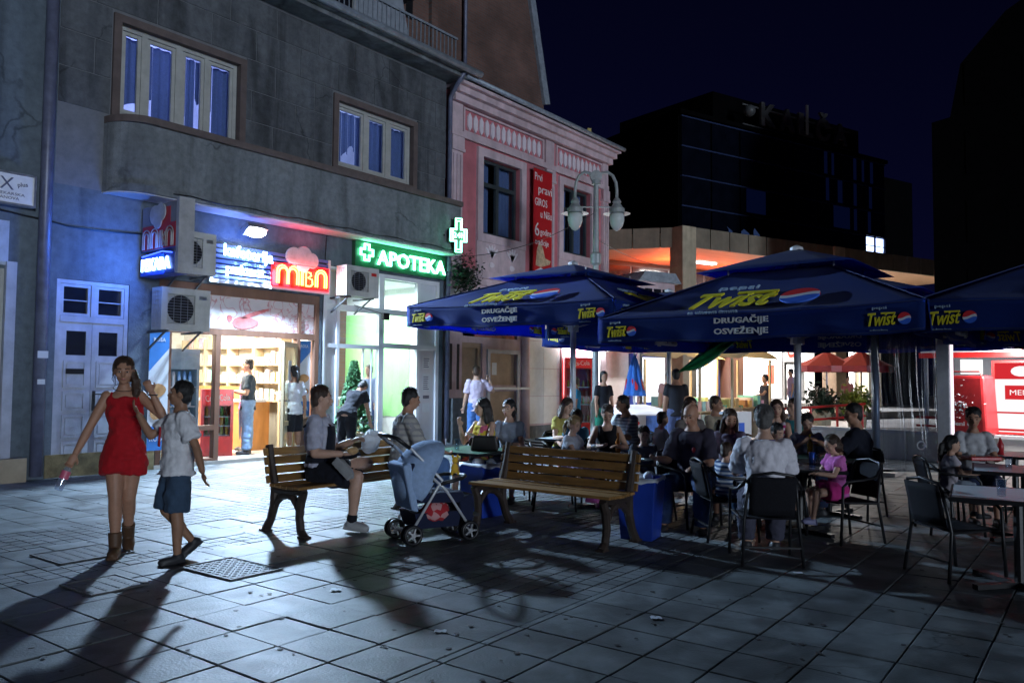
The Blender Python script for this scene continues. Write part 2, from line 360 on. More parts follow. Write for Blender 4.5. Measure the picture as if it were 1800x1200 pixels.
# ================================================================== ground: joint bed, 300 nearest slabs, the rest joined
g = MB().box(-60, 120, -80, 90, -.3, -.012)
ground = tag(obj('ground', g, K['grout']), kind='structure')
TS = .3648; TH = R(1.32)
EV = Vector((math.cos(TH), math.sin(TH), 0)); EU = Vector((math.sin(TH), -math.cos(TH), 0))
def tw(u, v): return EU*((u-6.529)*TS) + EV*((v+7.678)*TS)
ULINES = [14-k for k in range(15)] + [-1.1, -1.25] + [-2.38-1.13*k for k in range(36)]
def insett(u, v):
    if -7.0 < u < -1.2 and v > (5 if u > -2.4 else 4): return True
    if u < -8.1 and v > 9: return True
    if -11.45 < u < -10.3 and v > -9: return True
    if -15.95 < u < -13.7 and v > -9: return True
    return False
cands = []; setts = MB()
for a, b in zip(ULINES[:-1], ULINES[1:]):
    for v in range(-10, 60):
        c = tw((a+b)/2, v+.5); d = c.dot(F0); l = c.dot(RT)
        if d < 1.6 or abs(l) > .70*d+1.2 or c.y > 13.6 or d > 30: continue
        if insett((a+b)/2, v+.5) and d < 17:
            for i in range(3):
                for j in range(3):
                    u0, u1 = b+(a-b)*i/3, b+(a-b)*(i+1)/3; v0, v1 = v+j/3, v+(j+1)/3
                    gu, gv = .022, .014
                    zz = random.uniform(-.0015, .001)
                    p = [tw(u0+gu, v0+gv), tw(u1-gu, v0+gv), tw(u1-gu, v1-gv), tw(u0+gu, v1-gv)]
                    setts.add([(q.x,q.y,-.05) for q in p]+[(q.x,q.y,zz+random.uniform(-.0004,.0004)) for q in p], [(4,5,6,7) if (p[1]-p[0]).cross(p[2]-p[1]).z > 0 else (7,6,5,4),(0,1,5,4),(1,2,6,5),(2,3,7,6),(3,0,4,7)])
        else: cands.append((d, a, b, v))
cands.sort()
def slab_geo(mb, a, b, v, o=None):
    q = [tw(a, v)+EV*.0038-EU*.0038, tw(b, v)+EV*.0038+EU*.0038, tw(b, v+1)-EV*.0038+EU*.0038, tw(a, v+1)-EV*.0038-EU*.0038]
    cc = sum(q, Vector())/4; o = o or Vector(); tz = random.uniform(-.0035, .0035); tx, ty = random.uniform(-.004,.004), random.uniform(-.004,.004)
    def z(p): return tz+tx*(p-cc).x+ty*(p-cc).y
    q = [q[i] for i in (0,3,2,1)]
    q = q if (q[1]-q[0]).cross(q[2]-q[1]).z > 0 else q[::-1]
    inn = [p+(cc-p).normalized()*.006 for p in q]
    return mb.add([(p.x-o.x,p.y-o.y,-.05) for p in q]+[(p.x-o.x,p.y-o.y,z(p)-.004) for p in q]+[(p.x-o.x,p.y-o.y,z(p)) for p in inn],
           [(0,1,5,4),(1,2,6,5),(2,3,7,6),(3,0,4,7),(4,5,9,8),(5,6,10,9),(6,7,11,10),(7,4,8,11),(8,9,10,11)])
rest = MB(); near = cands[:300]
for k, (d, a, b, v) in enumerate(cands):
    if k < 300:
        o = tw((a+b)/2, v+.5); s = obj('paving_slab', slab_geo(MB(), a, b, v, o), K['slab'], ground); s.location = o-ground.location
    else: slab_geo(rest, a, b, v)
obj('paving_slab_field', rest, K['slab'], ground, world=True, kind='stuff')
obj('sett_field', setts, K['sett'], ground, world=True, kind='stuff')
far = MB()
far.add([tuple(gp(d, l)+Vector((0,0,-.004))) for d, l in ((27,-30),(27,40),(90,90),(90,-60))], [(0,1,2,3)])
obj('far_paving', far, K['asphalt'], ground, world=True)

# inspection covers with raised lugs
def cover(name, u, v, w, l, label, pat, m=K['iron']):
    r = empty(name, tw(u, v), TH, label, 'manhole cover', 'covers set in the paving')
    obj('rim', MB().frame(-l/2-.02, l/2+.02, -w/2-.02, w/2+.02, .02, 0, .009), m, r)
    rim = r.children[0]; rim.rotation_euler = (R(90), 0, 0); rim.location = (0, 0, .004)
    p = MB().box(-l/2, l/2, -w/2, w/2, -.01, .007)
    obj('plate', p, m, r)
    q = MB(); n, k = int(l/.045), int(w/.045)
    for i in range(n):
        for j in range(k):
            x, y = -l/2+(i+.5)*l/n, -w/2+(j+.5)*w/k
            if pat == 'lug':
                a = R(45 if (i+j) % 2 else -45); dx, dy = math.cos(a)*.016, math.sin(a)*.016
                q.add([(x-dx-dy*.35,y-dy+dx*.35,.007),(x-dx+dy*.35,y-dy-dx*.35,.007),(x+dx+dy*.35,y+dy-dx*.35,.007),(x+dx-dy*.35,y+dy+dx*.35,.007),(x-dx*.8,y-dy*.8,.013),(x+dx*.8,y+dy*.8,.013)], [(0,1,4),(1,2,5,4),(2,3,5),(3,0,4,5)])
            elif i % 2 == 0: q.box(x-.012, x+.012, y-.018, y+.018, .007, .0095)
    obj('raised_pattern', q, m, r, kind='stuff')
    return r
K['coverpale'] = mat('worn bright iron', (.15,.155,.16), .6, .1, var=.4, scale=14, bump=.3)
cover('manhole_cover', -8.3, 2.45, .62, .42, 'pale square cover plate beside the bench shadow', 'lug', K['coverpale'])
cover('manhole_cover', -9.0, .15, .42, .36, 'small worn cover plate between the two walkers\' shadows', 'bar', K['coverpale'])
cover('manhole_cover', -12.1, 1.2, .5, .55, 'dark flush cover plate behind the girl in red', 'bar')

# ================================================================== facade row
YF = 12.4
sky_room = None
# ---- grey apartment building
gb = empty('apartment_building', (9.2, YF, 0), 0, 'grey stucco apartment building with bakery and pharmacy at street level', 'building')
def P(name, mb, m, parent=None, **k): return obj(name, mb, m, parent or gb, world=True, **k)
X0, X1 = 4.98, 13.32
wall = MB()
wall.wall(X0, X1, 0, 4.29, [(5.07,6.14,-.1,2.9),(6.62,9.84,-.1,3.06),(9.92,13.2,-.1,3.68)], YF, YF+.35)
P('lower_wall', wall, K['stucco2'])
W1 = (5.86,7.98,5.44,7.0); W2 = (10.17,12.27,5.58,7.0)
P('upper_wall', MB().wall(X0, X1, 4.29, 8.32, [W1, W2], YF, YF+.4), K['joint'])
def panels(x0, x1, z0, z1, holes):
    zs = [z0+(z1-z0)*i/5 for i in range(6)]
    for r in range(5):
        x = x0-(.45 if r % 2 else 0)
        while x < x1:
            wv = .93+random.uniform(-.05,.05); a, b = max(x+.009, x0), min(x+wv-.009, x1); c, d = zs[r]+.009, zs[r+1]-.009; x += wv
            if b-a < .08: continue
            segs = [(a, b)]
            for h in holes:
                if d > h[2]-.1 and c < h[3]+.1:
                    ns = []
                    for s, e in segs:
                        if e < h[0]-.12 or s > h[1]+.12: ns.append((s, e))
                        else:
                            if s < h[0]-.14: ns.append((s, h[0]-.13))
                            if e > h[1]+.14: ns.append((h[1]+.13, e))
                    segs = ns
            for s, e in segs:
                P('plaster_panel', MB().box(s, e, YF-.014+random.uniform(-.002,.002), YF+.001, c, d), K['panel'])
panels(X0, X1, 5.5, 8.28, [W1, W2])
# projecting band below the windows with its rounded left end
def band_outline(out, n=7):
    pts = [(X1, YF+.05), (X1, YF-out)]
    r = .52; cx = 5.66+r
    for i in range(n+1):
        a = math.pi/2*i/n; pts.append((cx-r*math.sin(a), YF-out+out*(1-math.cos(a)) if False else YF-out*math.cos(a)))
    return pts
def zprism(poly, z0, z1): return MB().prism(poly, (0,0,z0), (1,0,0), (0,1,0), (0,0,z1-z0))
P('projecting_band', zprism(band_outline(.5), 4.40, 5.34), K['stucco'])
P('band_skirting', zprism(band_outline(.54), 4.28, 4.397), K['stucco'])
P('ledge', zprism(band_outline(.58), 5.343, 5.45), K['brownstone'])
P('soffit', zprism(band_outline(.49), 4.262, 4.279), K['soffit'])
def upper_window(Wn, mull, cur, label=None):
    x0, x1, z0, z1 = Wn
    wn = P('window', MB().frame(x0-.11, x1+.11, z0-.02, z1+.11, .12, YF-.05, YF+.06), K['brownstone'])
    fr = MB().frame(x0+.012, x1-.012, z0+.1, z1-.002, .07, YF+.08, YF+.15)
    for m_ in mull: fr.box(m_[0], m_[1], YF+.078, YF+.152, z0+.17, z1-.072)
    obj('frame', fr, K['wframe'], wn, world=True)
    edges = [x0+.08]+[e for m_ in mull for e in m_]+[x1-.08]
    for i in range(0, len(edges), 2):
        a, b = edges[i]+.004, edges[i+1]-.004
        s = MB().frame(a, b, z0+.18, z1-.08, .055, YF+.095, YF+.14); obj('casement', s, K['wframe'], wn, world=True)
        obj('pane', MB().box(a+.056, b-.056, YF+.112, YF+.118, z0+.236, z1-.136), K['glass'], wn, world=True)
    for (a, b, zb) in cur:
        c = MB().grid(lambda u, v: (a+(b-a)*u, YF+.27+.022*math.sin(u*(b-a)*44)+.01*math.sin(u*23), zb+(z1-.1-zb)*v + (.05*math.sin(u*5+a*7) if v < .01 else 0)), 40, 6)
        obj('curtain', c, K['curtain'], wn, world=True, smooth=True)
    room = MB().box(x0-.3, x1+.3, YF+2.2, YF+2.25, z0-.4, z1+.4).box(x0-.3, x1+.3, YF+.402, YF+2.2, z0-.4, z0-.36).box(x0-.3, x1+.3, YF+.402, YF+2.2, z1+.36, z1+.4)
    room.box(x0-.34, x0-.3, YF+.402, YF+2.25, z0-.4, z1+.4).box(x1+.3, x1+.34, YF+.402, YF+2.25, z0-.4, z1+.4)
    obj('room_shell', room, K['white'], wn, world=True)
    return wn
w1 = upper_window(W1, [(6.25,6.34),(6.83,6.95),(7.35,7.42)], [(5.87,6.3,5.82),(6.3,6.52,6.05),(6.53,6.9,5.45),(6.98,7.1,5.9),(7.12,7.28,5.45),(7.29,7.36,6.2),(7.4,7.6,6.1),(7.61,7.97,5.5)])
w2 = upper_window(W2, [(10.93,11.04),(11.55,11.66)], [(10.2,10.5,5.5),(10.51,10.68,6.05),(10.68,10.86,6.2),(10.87,11.0,5.5),(11.05,11.62,5.5),(11.66,12.25,5.5)])
lamp('room_lamp', 'POINT', (6.9, YF+1.1, 6.6), 60, (.35,.42,1), w1, .12)
lamp('room_lamp', 'POINT', (10.9, YF+1.1, 6.6), 45, (.4,.5,1), w2, .12)
# cornice, gutter, roof terrace
P('cornice', MB().box(X0-.1, X1+.2, YF-.5, YF+.4, 8.325, 8.42).box(X0-.1, X1+.22, YF-.62, YF+.4, 8.423, 8.5), K['stucco'])
gt = MB().tube([(X0-.2, YF-.68, 8.5), (X1+.45, YF-.68, 8.47)], .075, 10); P('gutter', gt, K['gutter'], smooth=True)
ra = P('railing', MB().bar((8.2,YF-.35,9.22),(13.3,YF-.35,9.22),.05,.05).bar((8.2,YF-.35,8.62),(13.3,YF-.35,8.62),.03,.03), K['gutter'])
for i in range(41):
    x = 8.25+i*.125; obj('baluster', MB().box(x-.009, x+.009, YF-.36, YF-.34, 8.503, 9.195), K['gutter'], ra, world=True)
dm = P('dormer_wall', MB().add([(7,YF+.9,8.5),(13.25,YF+.9,8.5),(12.75,YF+.9,10.4),(7,YF+.9,10.4),(7,YF+3,8.5),(13.3,YF+1.6,8.5),(12.8,YF+1.6,10.4),(7,YF+3,10.4)], [(0,1,2,3),(1,5,6,2)]), mat('pale dormer plaster', (.26,.29,.34), .8, var=.2))
for a, b in ((8.6,9.7),(10.2,11.3)):
    f = obj('dormer_window', MB().frame(a, b, 8.75, 10.0, .07, YF+.84, YF+.92), K['wframe'], dm, world=True)
    obj('pane', MB().box(a+.07, b-.07, YF+.86, YF+.88, 8.82, 9.93), K['darkglass'], dm, world=True)
P('dormer_roof', MB().box(6.8, 13.1, YF+.55, YF+3, 10.41, 10.55), K['gutter'])
P('mansard_slope', MB().add([(X0,YF+.4,8.5),(X1,YF+.4,8.5),(X1-.6,YF+3,10.8),(X0,YF+3,10.8),(X1,YF+.4,8.0),(X1,YF+3,8.0)], [(0,1,2,3),(1,4,5,2)]), K['tiles'])
# entrance door with transom
dr = P('entrance_door', MB().frame(5.075, 6.135, .02, 2.895, .06, YF+.02, YF+.12), K['whitedoor'])
obj('plinth', MB().box(4.98, 6.6, YF-.03, YF-.002, 0, .33), K['plinth'], gb, world=True)
obj('transom_bar', MB().box(5.136, 6.074, YF+.01, YF+.12, 2.27, 2.36).box(5.57, 5.64, YF+.012, YF+.118, 2.361, 2.834), K['whitedoor'], dr, world=True)
for a, b in ((5.137,5.569),(5.641,6.073)):
    obj('transom_sash', MB().frame(a+.003, b-.003, 2.364, 2.831, .04, YF+.03, YF+.08).box(a+.044, b-.044, YF+.035, YF+.06, 2.585, 2.6), K['whitedoor'], dr, world=True)
    obj('pane', MB().box(a+.044, b-.044, YF+.065, YF+.07, 2.405, 2.79), K['darkglass'], dr, world=True)
for i, (a, b) in enumerate(((5.138,5.602),(5.608,6.072))):
    lf = MB().wall(a, b, .06, 2.268, [(a+.1, b-.08, 1.78, 2.14)], YF+.035, YF+.08)
    for z0, z1 in ((.15,.5),(.56,.9),(.96,1.24),(1.3,1.7)):
        lf.frame(a+.07, b-.07, z0, z1, .03, YF+.02, YF+.034)
        lf.box(a+.12, b-.12, YF+.024, YF+.034, z0+.05, z1-.05)
    obj('door_leaf', lf, K['whitedoor'], dr, world=True)
    obj('pane', MB().box(a+.1, b-.08, YF+.05, YF+.055, 1.78, 2.14), K['darkglass'], dr, world=True)
obj('letter_slot', MB().box(5.24, 5.5, YF+.012, YF+.02, 1.5, 1.58), K['black'], dr, world=True)
obj('handle', MB().box(5.63, 5.67, YF+.0, YF+.02, .95, 1.25).bar((5.65,YF-.02,1.2),(5.78,YF-.02,1.2),.018,.018).bar((5.65,YF-.02,1.2),(5.65,YF+.03,1.2),.018,.018), K['black'], dr, world=True)
P('stairwell_back', MB().box(5.0, 6.3, YF+.5, YF+.52, 0, 3), K['dark'])

# ---- bakery: shopfront and room behind it
bk = P('bakery_shopfront', MB().box(6.63, 6.72, YF+.0, YF+.13, 0, 3.05).box(9.74, 9.83, YF, YF+.13, 0, 3.05).box(6.721, 9.739, YF+.002, YF+.128, 2.88, 3.05)
       .box(6.721, 9.739, YF+.004, YF+.126, 2.2, 2.31).box(6.80, 6.86, YF+.003, YF+.127, 0, 2.199).box(7.66, 7.75, YF+.003, YF+.127, 0, 2.199).box(9.33, 9.41, YF+.003, YF+.127, 0, 2.199).box(9.36, 9.42, YF+.003, YF+.127, 2.311, 2.879)
       .box(6.861, 7.659, YF+.005, YF+.125, 0, .1).box(6.861, 7.659, YF+.005, YF+.125, .58, .66), K['woodbrown'])
def B(name, mb, m, **k): return obj(name, mb, m, bk, world=True, **k)
B('pane', MB().box(6.862, 7.658, YF+.06, YF+.066, .661, 2.199), K['glass'])
B('pane', MB().box(6.862, 7.658, YF+.06, YF+.066, .101, .579), K['glass'])
def printed(name, base, ink, scale, th):
    m = mat(name, base, .35, var=.05); t = m.node_tree; N = t.nodes; L = t.links; b = N['Principled BSDF']
    src = b.inputs['Base Color'].links[0].from_socket; tc = N.new('ShaderNodeTexCoord')
    w_ = N.new('ShaderNodeTexNoise'); w_.inputs['Scale'].default_value = scale; w_.inputs['Detail'].default_value = 2; w_.inputs['Distortion'].default_value = 1.6; L.new(tc.outputs['Object'], w_.inputs['Vector'])
    a = N.new('ShaderNodeMath'); a.operation = 'SUBTRACT'; a.inputs[1].default_value = .5; L.new(w_.outputs['Fac'], a.inputs[0])
    c = N.new('ShaderNodeMath'); c.operation = 'ABSOLUTE'; L.new(a.outputs[0], c.inputs[0])
    d = N.new('ShaderNodeMapRange'); d.inputs[1].default_value = 0; d.inputs[2].default_value = th; d.inputs[3].default_value = .8; d.inputs[4].default_value = 0; L.new(c.outputs[0], d.inputs[0])
    mx = N.new('ShaderNodeMixRGB'); L.new(d.outputs[0], mx.inputs[0]); L.new(src, mx.inputs[1]); mx.inputs[2].default_value = (*ink, 1); L.new(mx.outputs[0], b.inputs['Base Color']); return m
K['breadprint'] = printed('pastry line drawing print', (.66,.6,.6), (.5,.12,.13), 3.2, .035)
K['doughred'] = mat('rose printing ink', (.55,.16,.15), .4, var=.3, scale=10)
bp = B('printed_transom_panel', MB().box(6.723, 9.359, YF+.05, YF+.06, 2.312, 2.878), K['breadprint'])
def leafpoly(l, h, n=12): return [(l*math.cos(2*math.pi*i/n), h*math.sin(2*math.pi*i/n)*(1-.25*math.cos(2*math.pi*i/n))) for i in range(n)]
ink = MB().prism(leafpoly(.27,.11), (8.25,YF+.047,2.44), (1,0,.05), (0,0,1), (0,-.003,0)).prism(leafpoly(.3,.035), (8.45,YF+.047,2.62), (1,0,.35), (-.3,0,1), (0,-.003,0)).prism(leafpoly(.05,.06), (7.93,YF+.047,2.5), (1,0,.35), (-.3,0,1), (0,-.003,0))
B('pastry_print', ink, K['doughred'])
B('printed_side_panel', MB().box(9.421, 9.738, YF+.05, YF+.06, 2.312, 2.878), K['breadprint'])
K['posterblue'] = mat('blue poster', (.05,.2,.55), .4, var=.1); K['bun'] = mat('bun brown', (.45,.24,.1), .6, var=.3); K['paperw'] = mat('poster white', (.62,.66,.72), .5, var=.06)
def poster(x0, x1, z0, z1, y):
    p = B('poster', MB().box(x0, x1, y, y+.008, z0, z1), K['paperw'])
    w_ = x1-x0; h_ = z1-z0
    for f in ([(0,1),(1,1),(1,.86),(0,.66)], [(0,0),(1,0),(1,.2),(0,.2)]): B('poster_field', MB().prism(f, (x0,y-.002,z0), (w_,0,0), (0,0,h_), (0,-.002,0)), K['posterblue'])
    for k in (.32,.5): B('poster_bread', MB().prism(leafpoly(w_*.4, h_*.06), (x0+w_/2,y-.005,z0+h_*k), (1,0,.12), (0,0,1), (0,-.002,0)), K['bun'])
    B('poster_lettering', MB().text('ROSA', ((x0+x1)/2,y-.008,z0+h_*.1), (1,0,0), (0,0,1), .09, w_*.75, .001).text('ROSA', ((x0+x1)/2,y-.008,z0+h_*.93), (1,0,0), (0,0,1), .06, w_*.6, .001), K['white'])
poster(6.47, 6.8, .3, 2.2, YF-.03); poster(9.43, 9.72, .75, 2.18, YF+.1)
P('shop_floor', MB().box(6.5, 9.9, YF-.02, YF+5, .0, .06), K['tilefloor'])
B('side_bottom_panel', MB().box(9.412, 9.738, YF+.06, YF+.1, .06, .74), K['woodbrown'])
rm = MB().box(6.3, 9.9, YF+4.9, YF+5, .06, 3.0).box(6.2, 6.3, YF+.36, YF+5, .06, 3.0).box(9.85, 9.9, YF+.36, YF+4.9, .06, 3.0)
B('room_walls', rm, K['cream']); B('room_ceiling', MB().box(6.2, 9.9, YF+.36, YF+5, 2.95, 3.02), K['white'])
lamp('ceiling_light', 'AREA', (8.1, YF+1.8, 2.9), 900, (1,.93,.8), bk, 2.4, 2.2, to=(8.1, YF+2.0, 0))
B('ceiling_tube', MB().box(7.2, 9.0, YF+1.9, YF+1.98, 2.88, 2.93), K['lampw'])
# open door leaf (pine, glazed)
dl = empty('door_leaf', (9.30, YF+.02, .07), R(-143)); dl.parent = bk; dl.location -= totloc(bk)
def DL(name, mb, m): return obj(name, mb, m, dl)
DL('leaf_frame', MB().frame(0, .82, 0, 2.05, .09, 0, .05).box(.091, .729, .002, .048, .55, .63), K['woodlight'])
DL('leaf_glass', MB().box(.091, .729, .02, .026, .09, .549).box(.091, .729, .02, .026, .631, 1.959), glass('frosted door glass', (.85,.85,.75), .1, .1, .35, (.6,.6,.5)))
DL('leaf_handle', MB().bar((.76,.1,1.0),(.63,.1,1.0),.02,.02).bar((.76,.1,1.0),(.76,-.05,1.0),.02,.02).bar((.76,-.05,1.0),(.63,-.05,1.0),.02,.02), K['iron'])
DL('notice', MB().box(.3, .5, .03, .034, 1.35, 1.72), K['paperw'])

# ---- pharmacy shopfront and room
ph = P('pharmacy_shopfront', MB().box(9.93, 10.02, YF, YF+.1, 0, 3.67).box(10.27, 10.34, YF+.002, YF+.098, .02, 3.67).box(11.38, 11.52, YF+.002, YF+.098, .02, 3.67).box(12.5, 12.58, YF+.002, YF+.098, .02, 3.67).box(13.1, 13.19, YF, YF+.1, 0, 3.67)
       .box(10.021, 13.099, YF+.004, YF+.096, 3.58, 3.67).box(10.021, 13.099, YF+.004, YF+.096, 2.82, 2.94).box(10.021, 11.379, YF+.004, YF+.096, 2.08, 2.16).box(11.521, 13.099, YF+.004, YF+.096, 2.12, 2.22).box(11.521, 13.099, YF+.004, YF+.096, .02, .12).box(10.021, 10.269, YF+.004, YF+.096, .02, .12), K['upvc'])
def A(name, mb, m, **k): return obj(name, mb, m, ph, world=True, **k)
K['frost'] = mat('frosted white infill', (.62,.62,.68), .4, var=.06)
for a, b, c, d, q in ((10.341,11.379,2.94,3.58,0),(11.521,12.499,2.94,3.58,0),(12.581,13.099,2.94,3.58,1),(10.341,11.379,2.16,2.82,0),(11.521,12.499,2.22,2.82,0),(12.581,13.099,2.22,2.82,1),(11.521,12.499,.12,2.12,0),(12.581,13.099,.12,2.12,1),(10.021,10.269,2.16,2.82,1),(10.021,10.269,.12,2.08,1),(10.021,10.269,2.94,3.58,1)):
    A('infill_panel' if q else 'pane', MB().box(a+.001, b-.001, YF+.045, YF+.052, c+.001, d-.001), K['frost'] if q else K['glass'])
A('sliding_door_pane', MB().box(11.0, 11.37, YF+.03, YF+.036, .06, 2.07), K['glass'])
A('door_post', MB().box(10.97, 11.0, YF+.02, YF+.06, .02, 2.08).box(11.2, 11.23, YF+.02, YF+.06, .02, 2.08), K['upvc'])
for a, b, c, d in ((12.7,12.95,1.7,2.0),(12.72,12.98,1.2,1.6),(12.72,12.95,.75,.95)): A('notice', MB().box(a, b, YF+.038, YF+.044, c, d), K['paperw'])
nl = MB()
for z0, z1 in ((1.74,1.96),(1.25,1.55)):
    z = z0
    while z < z1: nl.box(12.75, 12.75+random.uniform(.12,.18), YF+.034, YF+.037, z, z+.018); z += .045
nl.box(12.74, 12.93, YF+.033, YF+.037, 1.05, 1.12)
A('notice_print', nl, K['pipe'], kind='stuff')
A('room_walls', MB().box(9.95, 13.3, YF+4.5, YF+4.6, .05, 3.6).box(13.22, 13.3, YF+.36, YF+4.5, .05, 3.6).box(9.9, 9.95, YF+.36, YF+4.6, .05, 3.6), K['white'])
A('green_wall', MB().box(9.96, 12.4, YF+2.6, YF+2.68, 1.55, 3.3).box(13.205, 13.215, YF+.95, YF+4.5, .6, 3.05), K['green'])
A('room_ceiling', MB().box(9.9, 13.3, YF+.36, YF+4.6, 3.6, 3.66), K['white'])
A('room_floor', MB().box(9.9, 13.3, YF-.05, YF+4.6, .0, .05), K['tilefloor'])
lamp('ceiling_light', 'AREA', (11.6, YF+1.5, 3.5), 360, (.93,.97,1), ph, 2.4, 1.8, to=(11.6, YF+1.5, 0))
K['orangeglow'] = glow('orange lit ornament', (1,.35,.1), 2.2)
A('orange_ornament', MB().ell((10.75,YF+.9,2.42),.12,.04,.12).ell((10.95,YF+.9,2.5),.12,.04,.1).ell((10.8,YF+.9,2.22),.12,.04,.1), K['orangeglow'], smooth=True)
# ---- drainpipes
P('drainpipe', MB().tube([(13.33,YF-.55,8.42),(13.36,YF-.3,8.2),(13.37,YF-.1,7.95),(13.37,YF-.1,.15)], .055, 10), K['pipe'], smooth=True)
P('drainpipe', MB().tube([(4.83,YF-.12,9.2),(4.83,YF-.12,.05)], .085, 10), K['pipe'], smooth=True)
P('pipe_sticker', MB().box(4.76, 4.9, YF-.215, YF-.207, 1.72, 1.82).box(4.77, 4.87, YF-.215, YF-.207, 1.35, 1.42), K['paperw'])
cbl = [(x, YF-.05, 3.86-.16*math.sin((x-3.5)/3.6*math.pi)+(.0 if x < 5 else -.03)) for x in [3.4+.3*i for i in range(13)]]
P('wall_cable', MB().tube(cbl, .012, 6), K['black'])

# ---- left neighbour
lb = empty('apartment_building', (3.0, YF, 0), 0, 'pale grey plaster building at the left edge with a glazed shop door', 'building')
def LB(name, mb, m, **k): return obj(name, mb, m, lb, world=True, **k)
LB('wall', MB().wall(-4, 4.975, 0, 10, [(2.6,4.36,-.1,2.95)], YF-.02, YF+.3), K['stucco2'])
LB('door_frame', MB().frame(2.6, 4.36, .35, 2.95, .09, YF-.04, YF+.06).box(4.0, 4.08, YF-.035, YF+.055, .44, 2.86), K['wframe'])
LB('pane', MB().box(2.69, 4.0, YF+.0, YF+.01, .44, 2.86).box(4.08, 4.27, YF, YF+.01, .44, 2.86), K['darkglass'])
LB('door_surround', MB().box(4.37, 4.5, YF-.1, YF-.021, 0, 3.05), K['whitedoor'])
LB('step', MB().box(2.4, 4.66, YF-.25, YF-.021, 0, .33), K['beige'])
LB('notice', MB().box(3.4, 4.4, YF-.05, YF-.022, 3.0, 3.62), mat('pale blue poster', (.4,.47,.62), .5))
sg = empty('shop_sign', (4.1, YF-.12, 3.83), 0, 'white hanging shop sign reading X plus on the leftmost wall', 'sign')
obj('board', MB().box(3.2, 4.66, YF-.18, YF-.08, 3.84, 4.27), K['white'], sg, world=True)
obj('board_frame', MB().frame(3.19, 4.675, 3.825, 4.285, .03, YF-.19, YF-.075), K['steel'], sg, world=True)
obj('lettering', MB().text('X', (4.3,YF-.182,4.12), (1,0,0), (0,0,1), .17, None, .002).text('plus', (4.5,YF-.182,4.12), (1,0,.2), (-.2,0,1), .08, None, .002, bold=.01)
    .text('APOTEKARSKA', (4.28,YF-.182,3.98), (1,0,0), (0,0,1), .04, .5, .002).text('USTANOVA', (4.28,YF-.182,3.92), (1,0,0), (0,0,1), .04, .36, .002), K['pipe'], sg, world=True)

# ---- tall brick building behind
br = empty('brick_building', (16, 17, 0), 0, 'tall brown brick gable wall rising behind the grey building', 'building')
def BR(name, mb, m, **k): return obj(name, mb, m, br, world=True, **k)
YB = 15.6
BR('gable_wall', MB().prism([(12.2,0),(21.6,0),(21.6,10.9),(20.2,16),(18.0,20),(12.2,20)], (0,YB,0), (1,0,0), (0,0,1), (0,5,0)), K['brick'])
BR('verge', MB().bar((21.68,YB-.05,10.8),(20.28,YB-.05,16),.12,.3).bar((20.28,YB-.05,16),(18,YB-.05,20),.12,.3), K['gutter'])
BR('pipe', MB().tube([(17.4,YB-.15,8),(17.4,YB-.15,19)], .06, 8), K['pipe'], smooth=True)
BR('pipe_bracket', MB().bar((16.2,YB-.1,13.2),(17.5,YB-.15,13.2),.06,.06), K['pipe'])
BR('vent_slot', MB().box(15.1, 15.35, YB-.02, YB-.002, 11.4, 12.6), K['black'])
BR('brick_pier', MB().box(16.0, 16.25, YB-.12, YB-.001, 0, 19.5), K['brick'])
BR('roof_hood', MB().prism([(0,0),(1.1,0),(.8,.55),(.1,.5)], (15.0,YB-.9,9.6), (1,0,0), (0,0,1), (0,.6,0)), K['black'])

# ---- pink building
pk = empty('townhouse', (16.9, YF, 0), 0, 'pink and lilac two storey townhouse with hexagon frieze', 'building')
def PK(name, mb, m, parent=None, **k): return obj(name, mb, m, parent or pk, world=True, **k)
XA, XB = 13.46, 20.4
WP = [(14.62,16.14,4.94,6.88),(18.05,19.5,4.94,6.88)]
PK('upper_wall', MB().wall(XA, XB, 3.98, 8.2, WP, YF, YF+.4), K['pink'])
PK('cornice', MB().box(XA, XB+.08, YF-.18, YF-.001, 7.93, 8.1).box(XA, XB+.12, YF-.3, YF-.001, 8.103, 8.25).box(XA, XB+.16, YF-.42, YF+.3, 8.253, 8.33), K['lilac'])
PK('roof', MB().add([(XA,YF-.45,8.335),(XB+.2,YF-.45,8.335),(XB+.2,YF+3.4,10.3),(XA,YF+3.4,10.3),(XA,YF-.45,8.45),(XB+.2,YF-.45,8.45),(XB+.2,YF+3.4,10.42),(XA,YF+3.4,10.42)], [(3,2,1,0),(4,5,6,7),(0,1,5,4),(1,2,6,5),(3,0,4,7)]), K['tiles'])
PK('eaves_gutter', MB().tube([(XA,YF-.5,8.4),(XB+.2,YF-.5,8.36)], .06, 8), K['gutter'], smooth=True)
PK('side_wall', MB().box(XB-.35, XB, YF+.401, YF+8, 0, 8.2), K['pink'])
for a, b, n in ((13.9,17.14,14),(17.72,20.1,10)):
    PK('frieze_frame', MB().frame(a, b, 7.3, 7.9, .05, YF-.05, YF-.001), K['lilac'])
    for i in range(n):
        x = a+.12+(b-a-.24)*(i+.5)/n
        PK('frieze_hexagon', MB().prism([(-.07,.1),(0,0),(.07,.1),(.07,.34),(0,.44),(-.07,.34)], (x,YF-.001,7.37), (1,0,0), (0,0,1), (0,-.045,0)), K['hexw'])
PK('string_course', MB().box(XA, XB, YF-.09, YF-.001, 7.14, 7.28).box(XA, XB+.03, YF-.16, YF-.001, 3.9, 4.08).box(XA, XB+.03, YF-.1, YF-.001, 3.74, 3.897), K['lilac'])
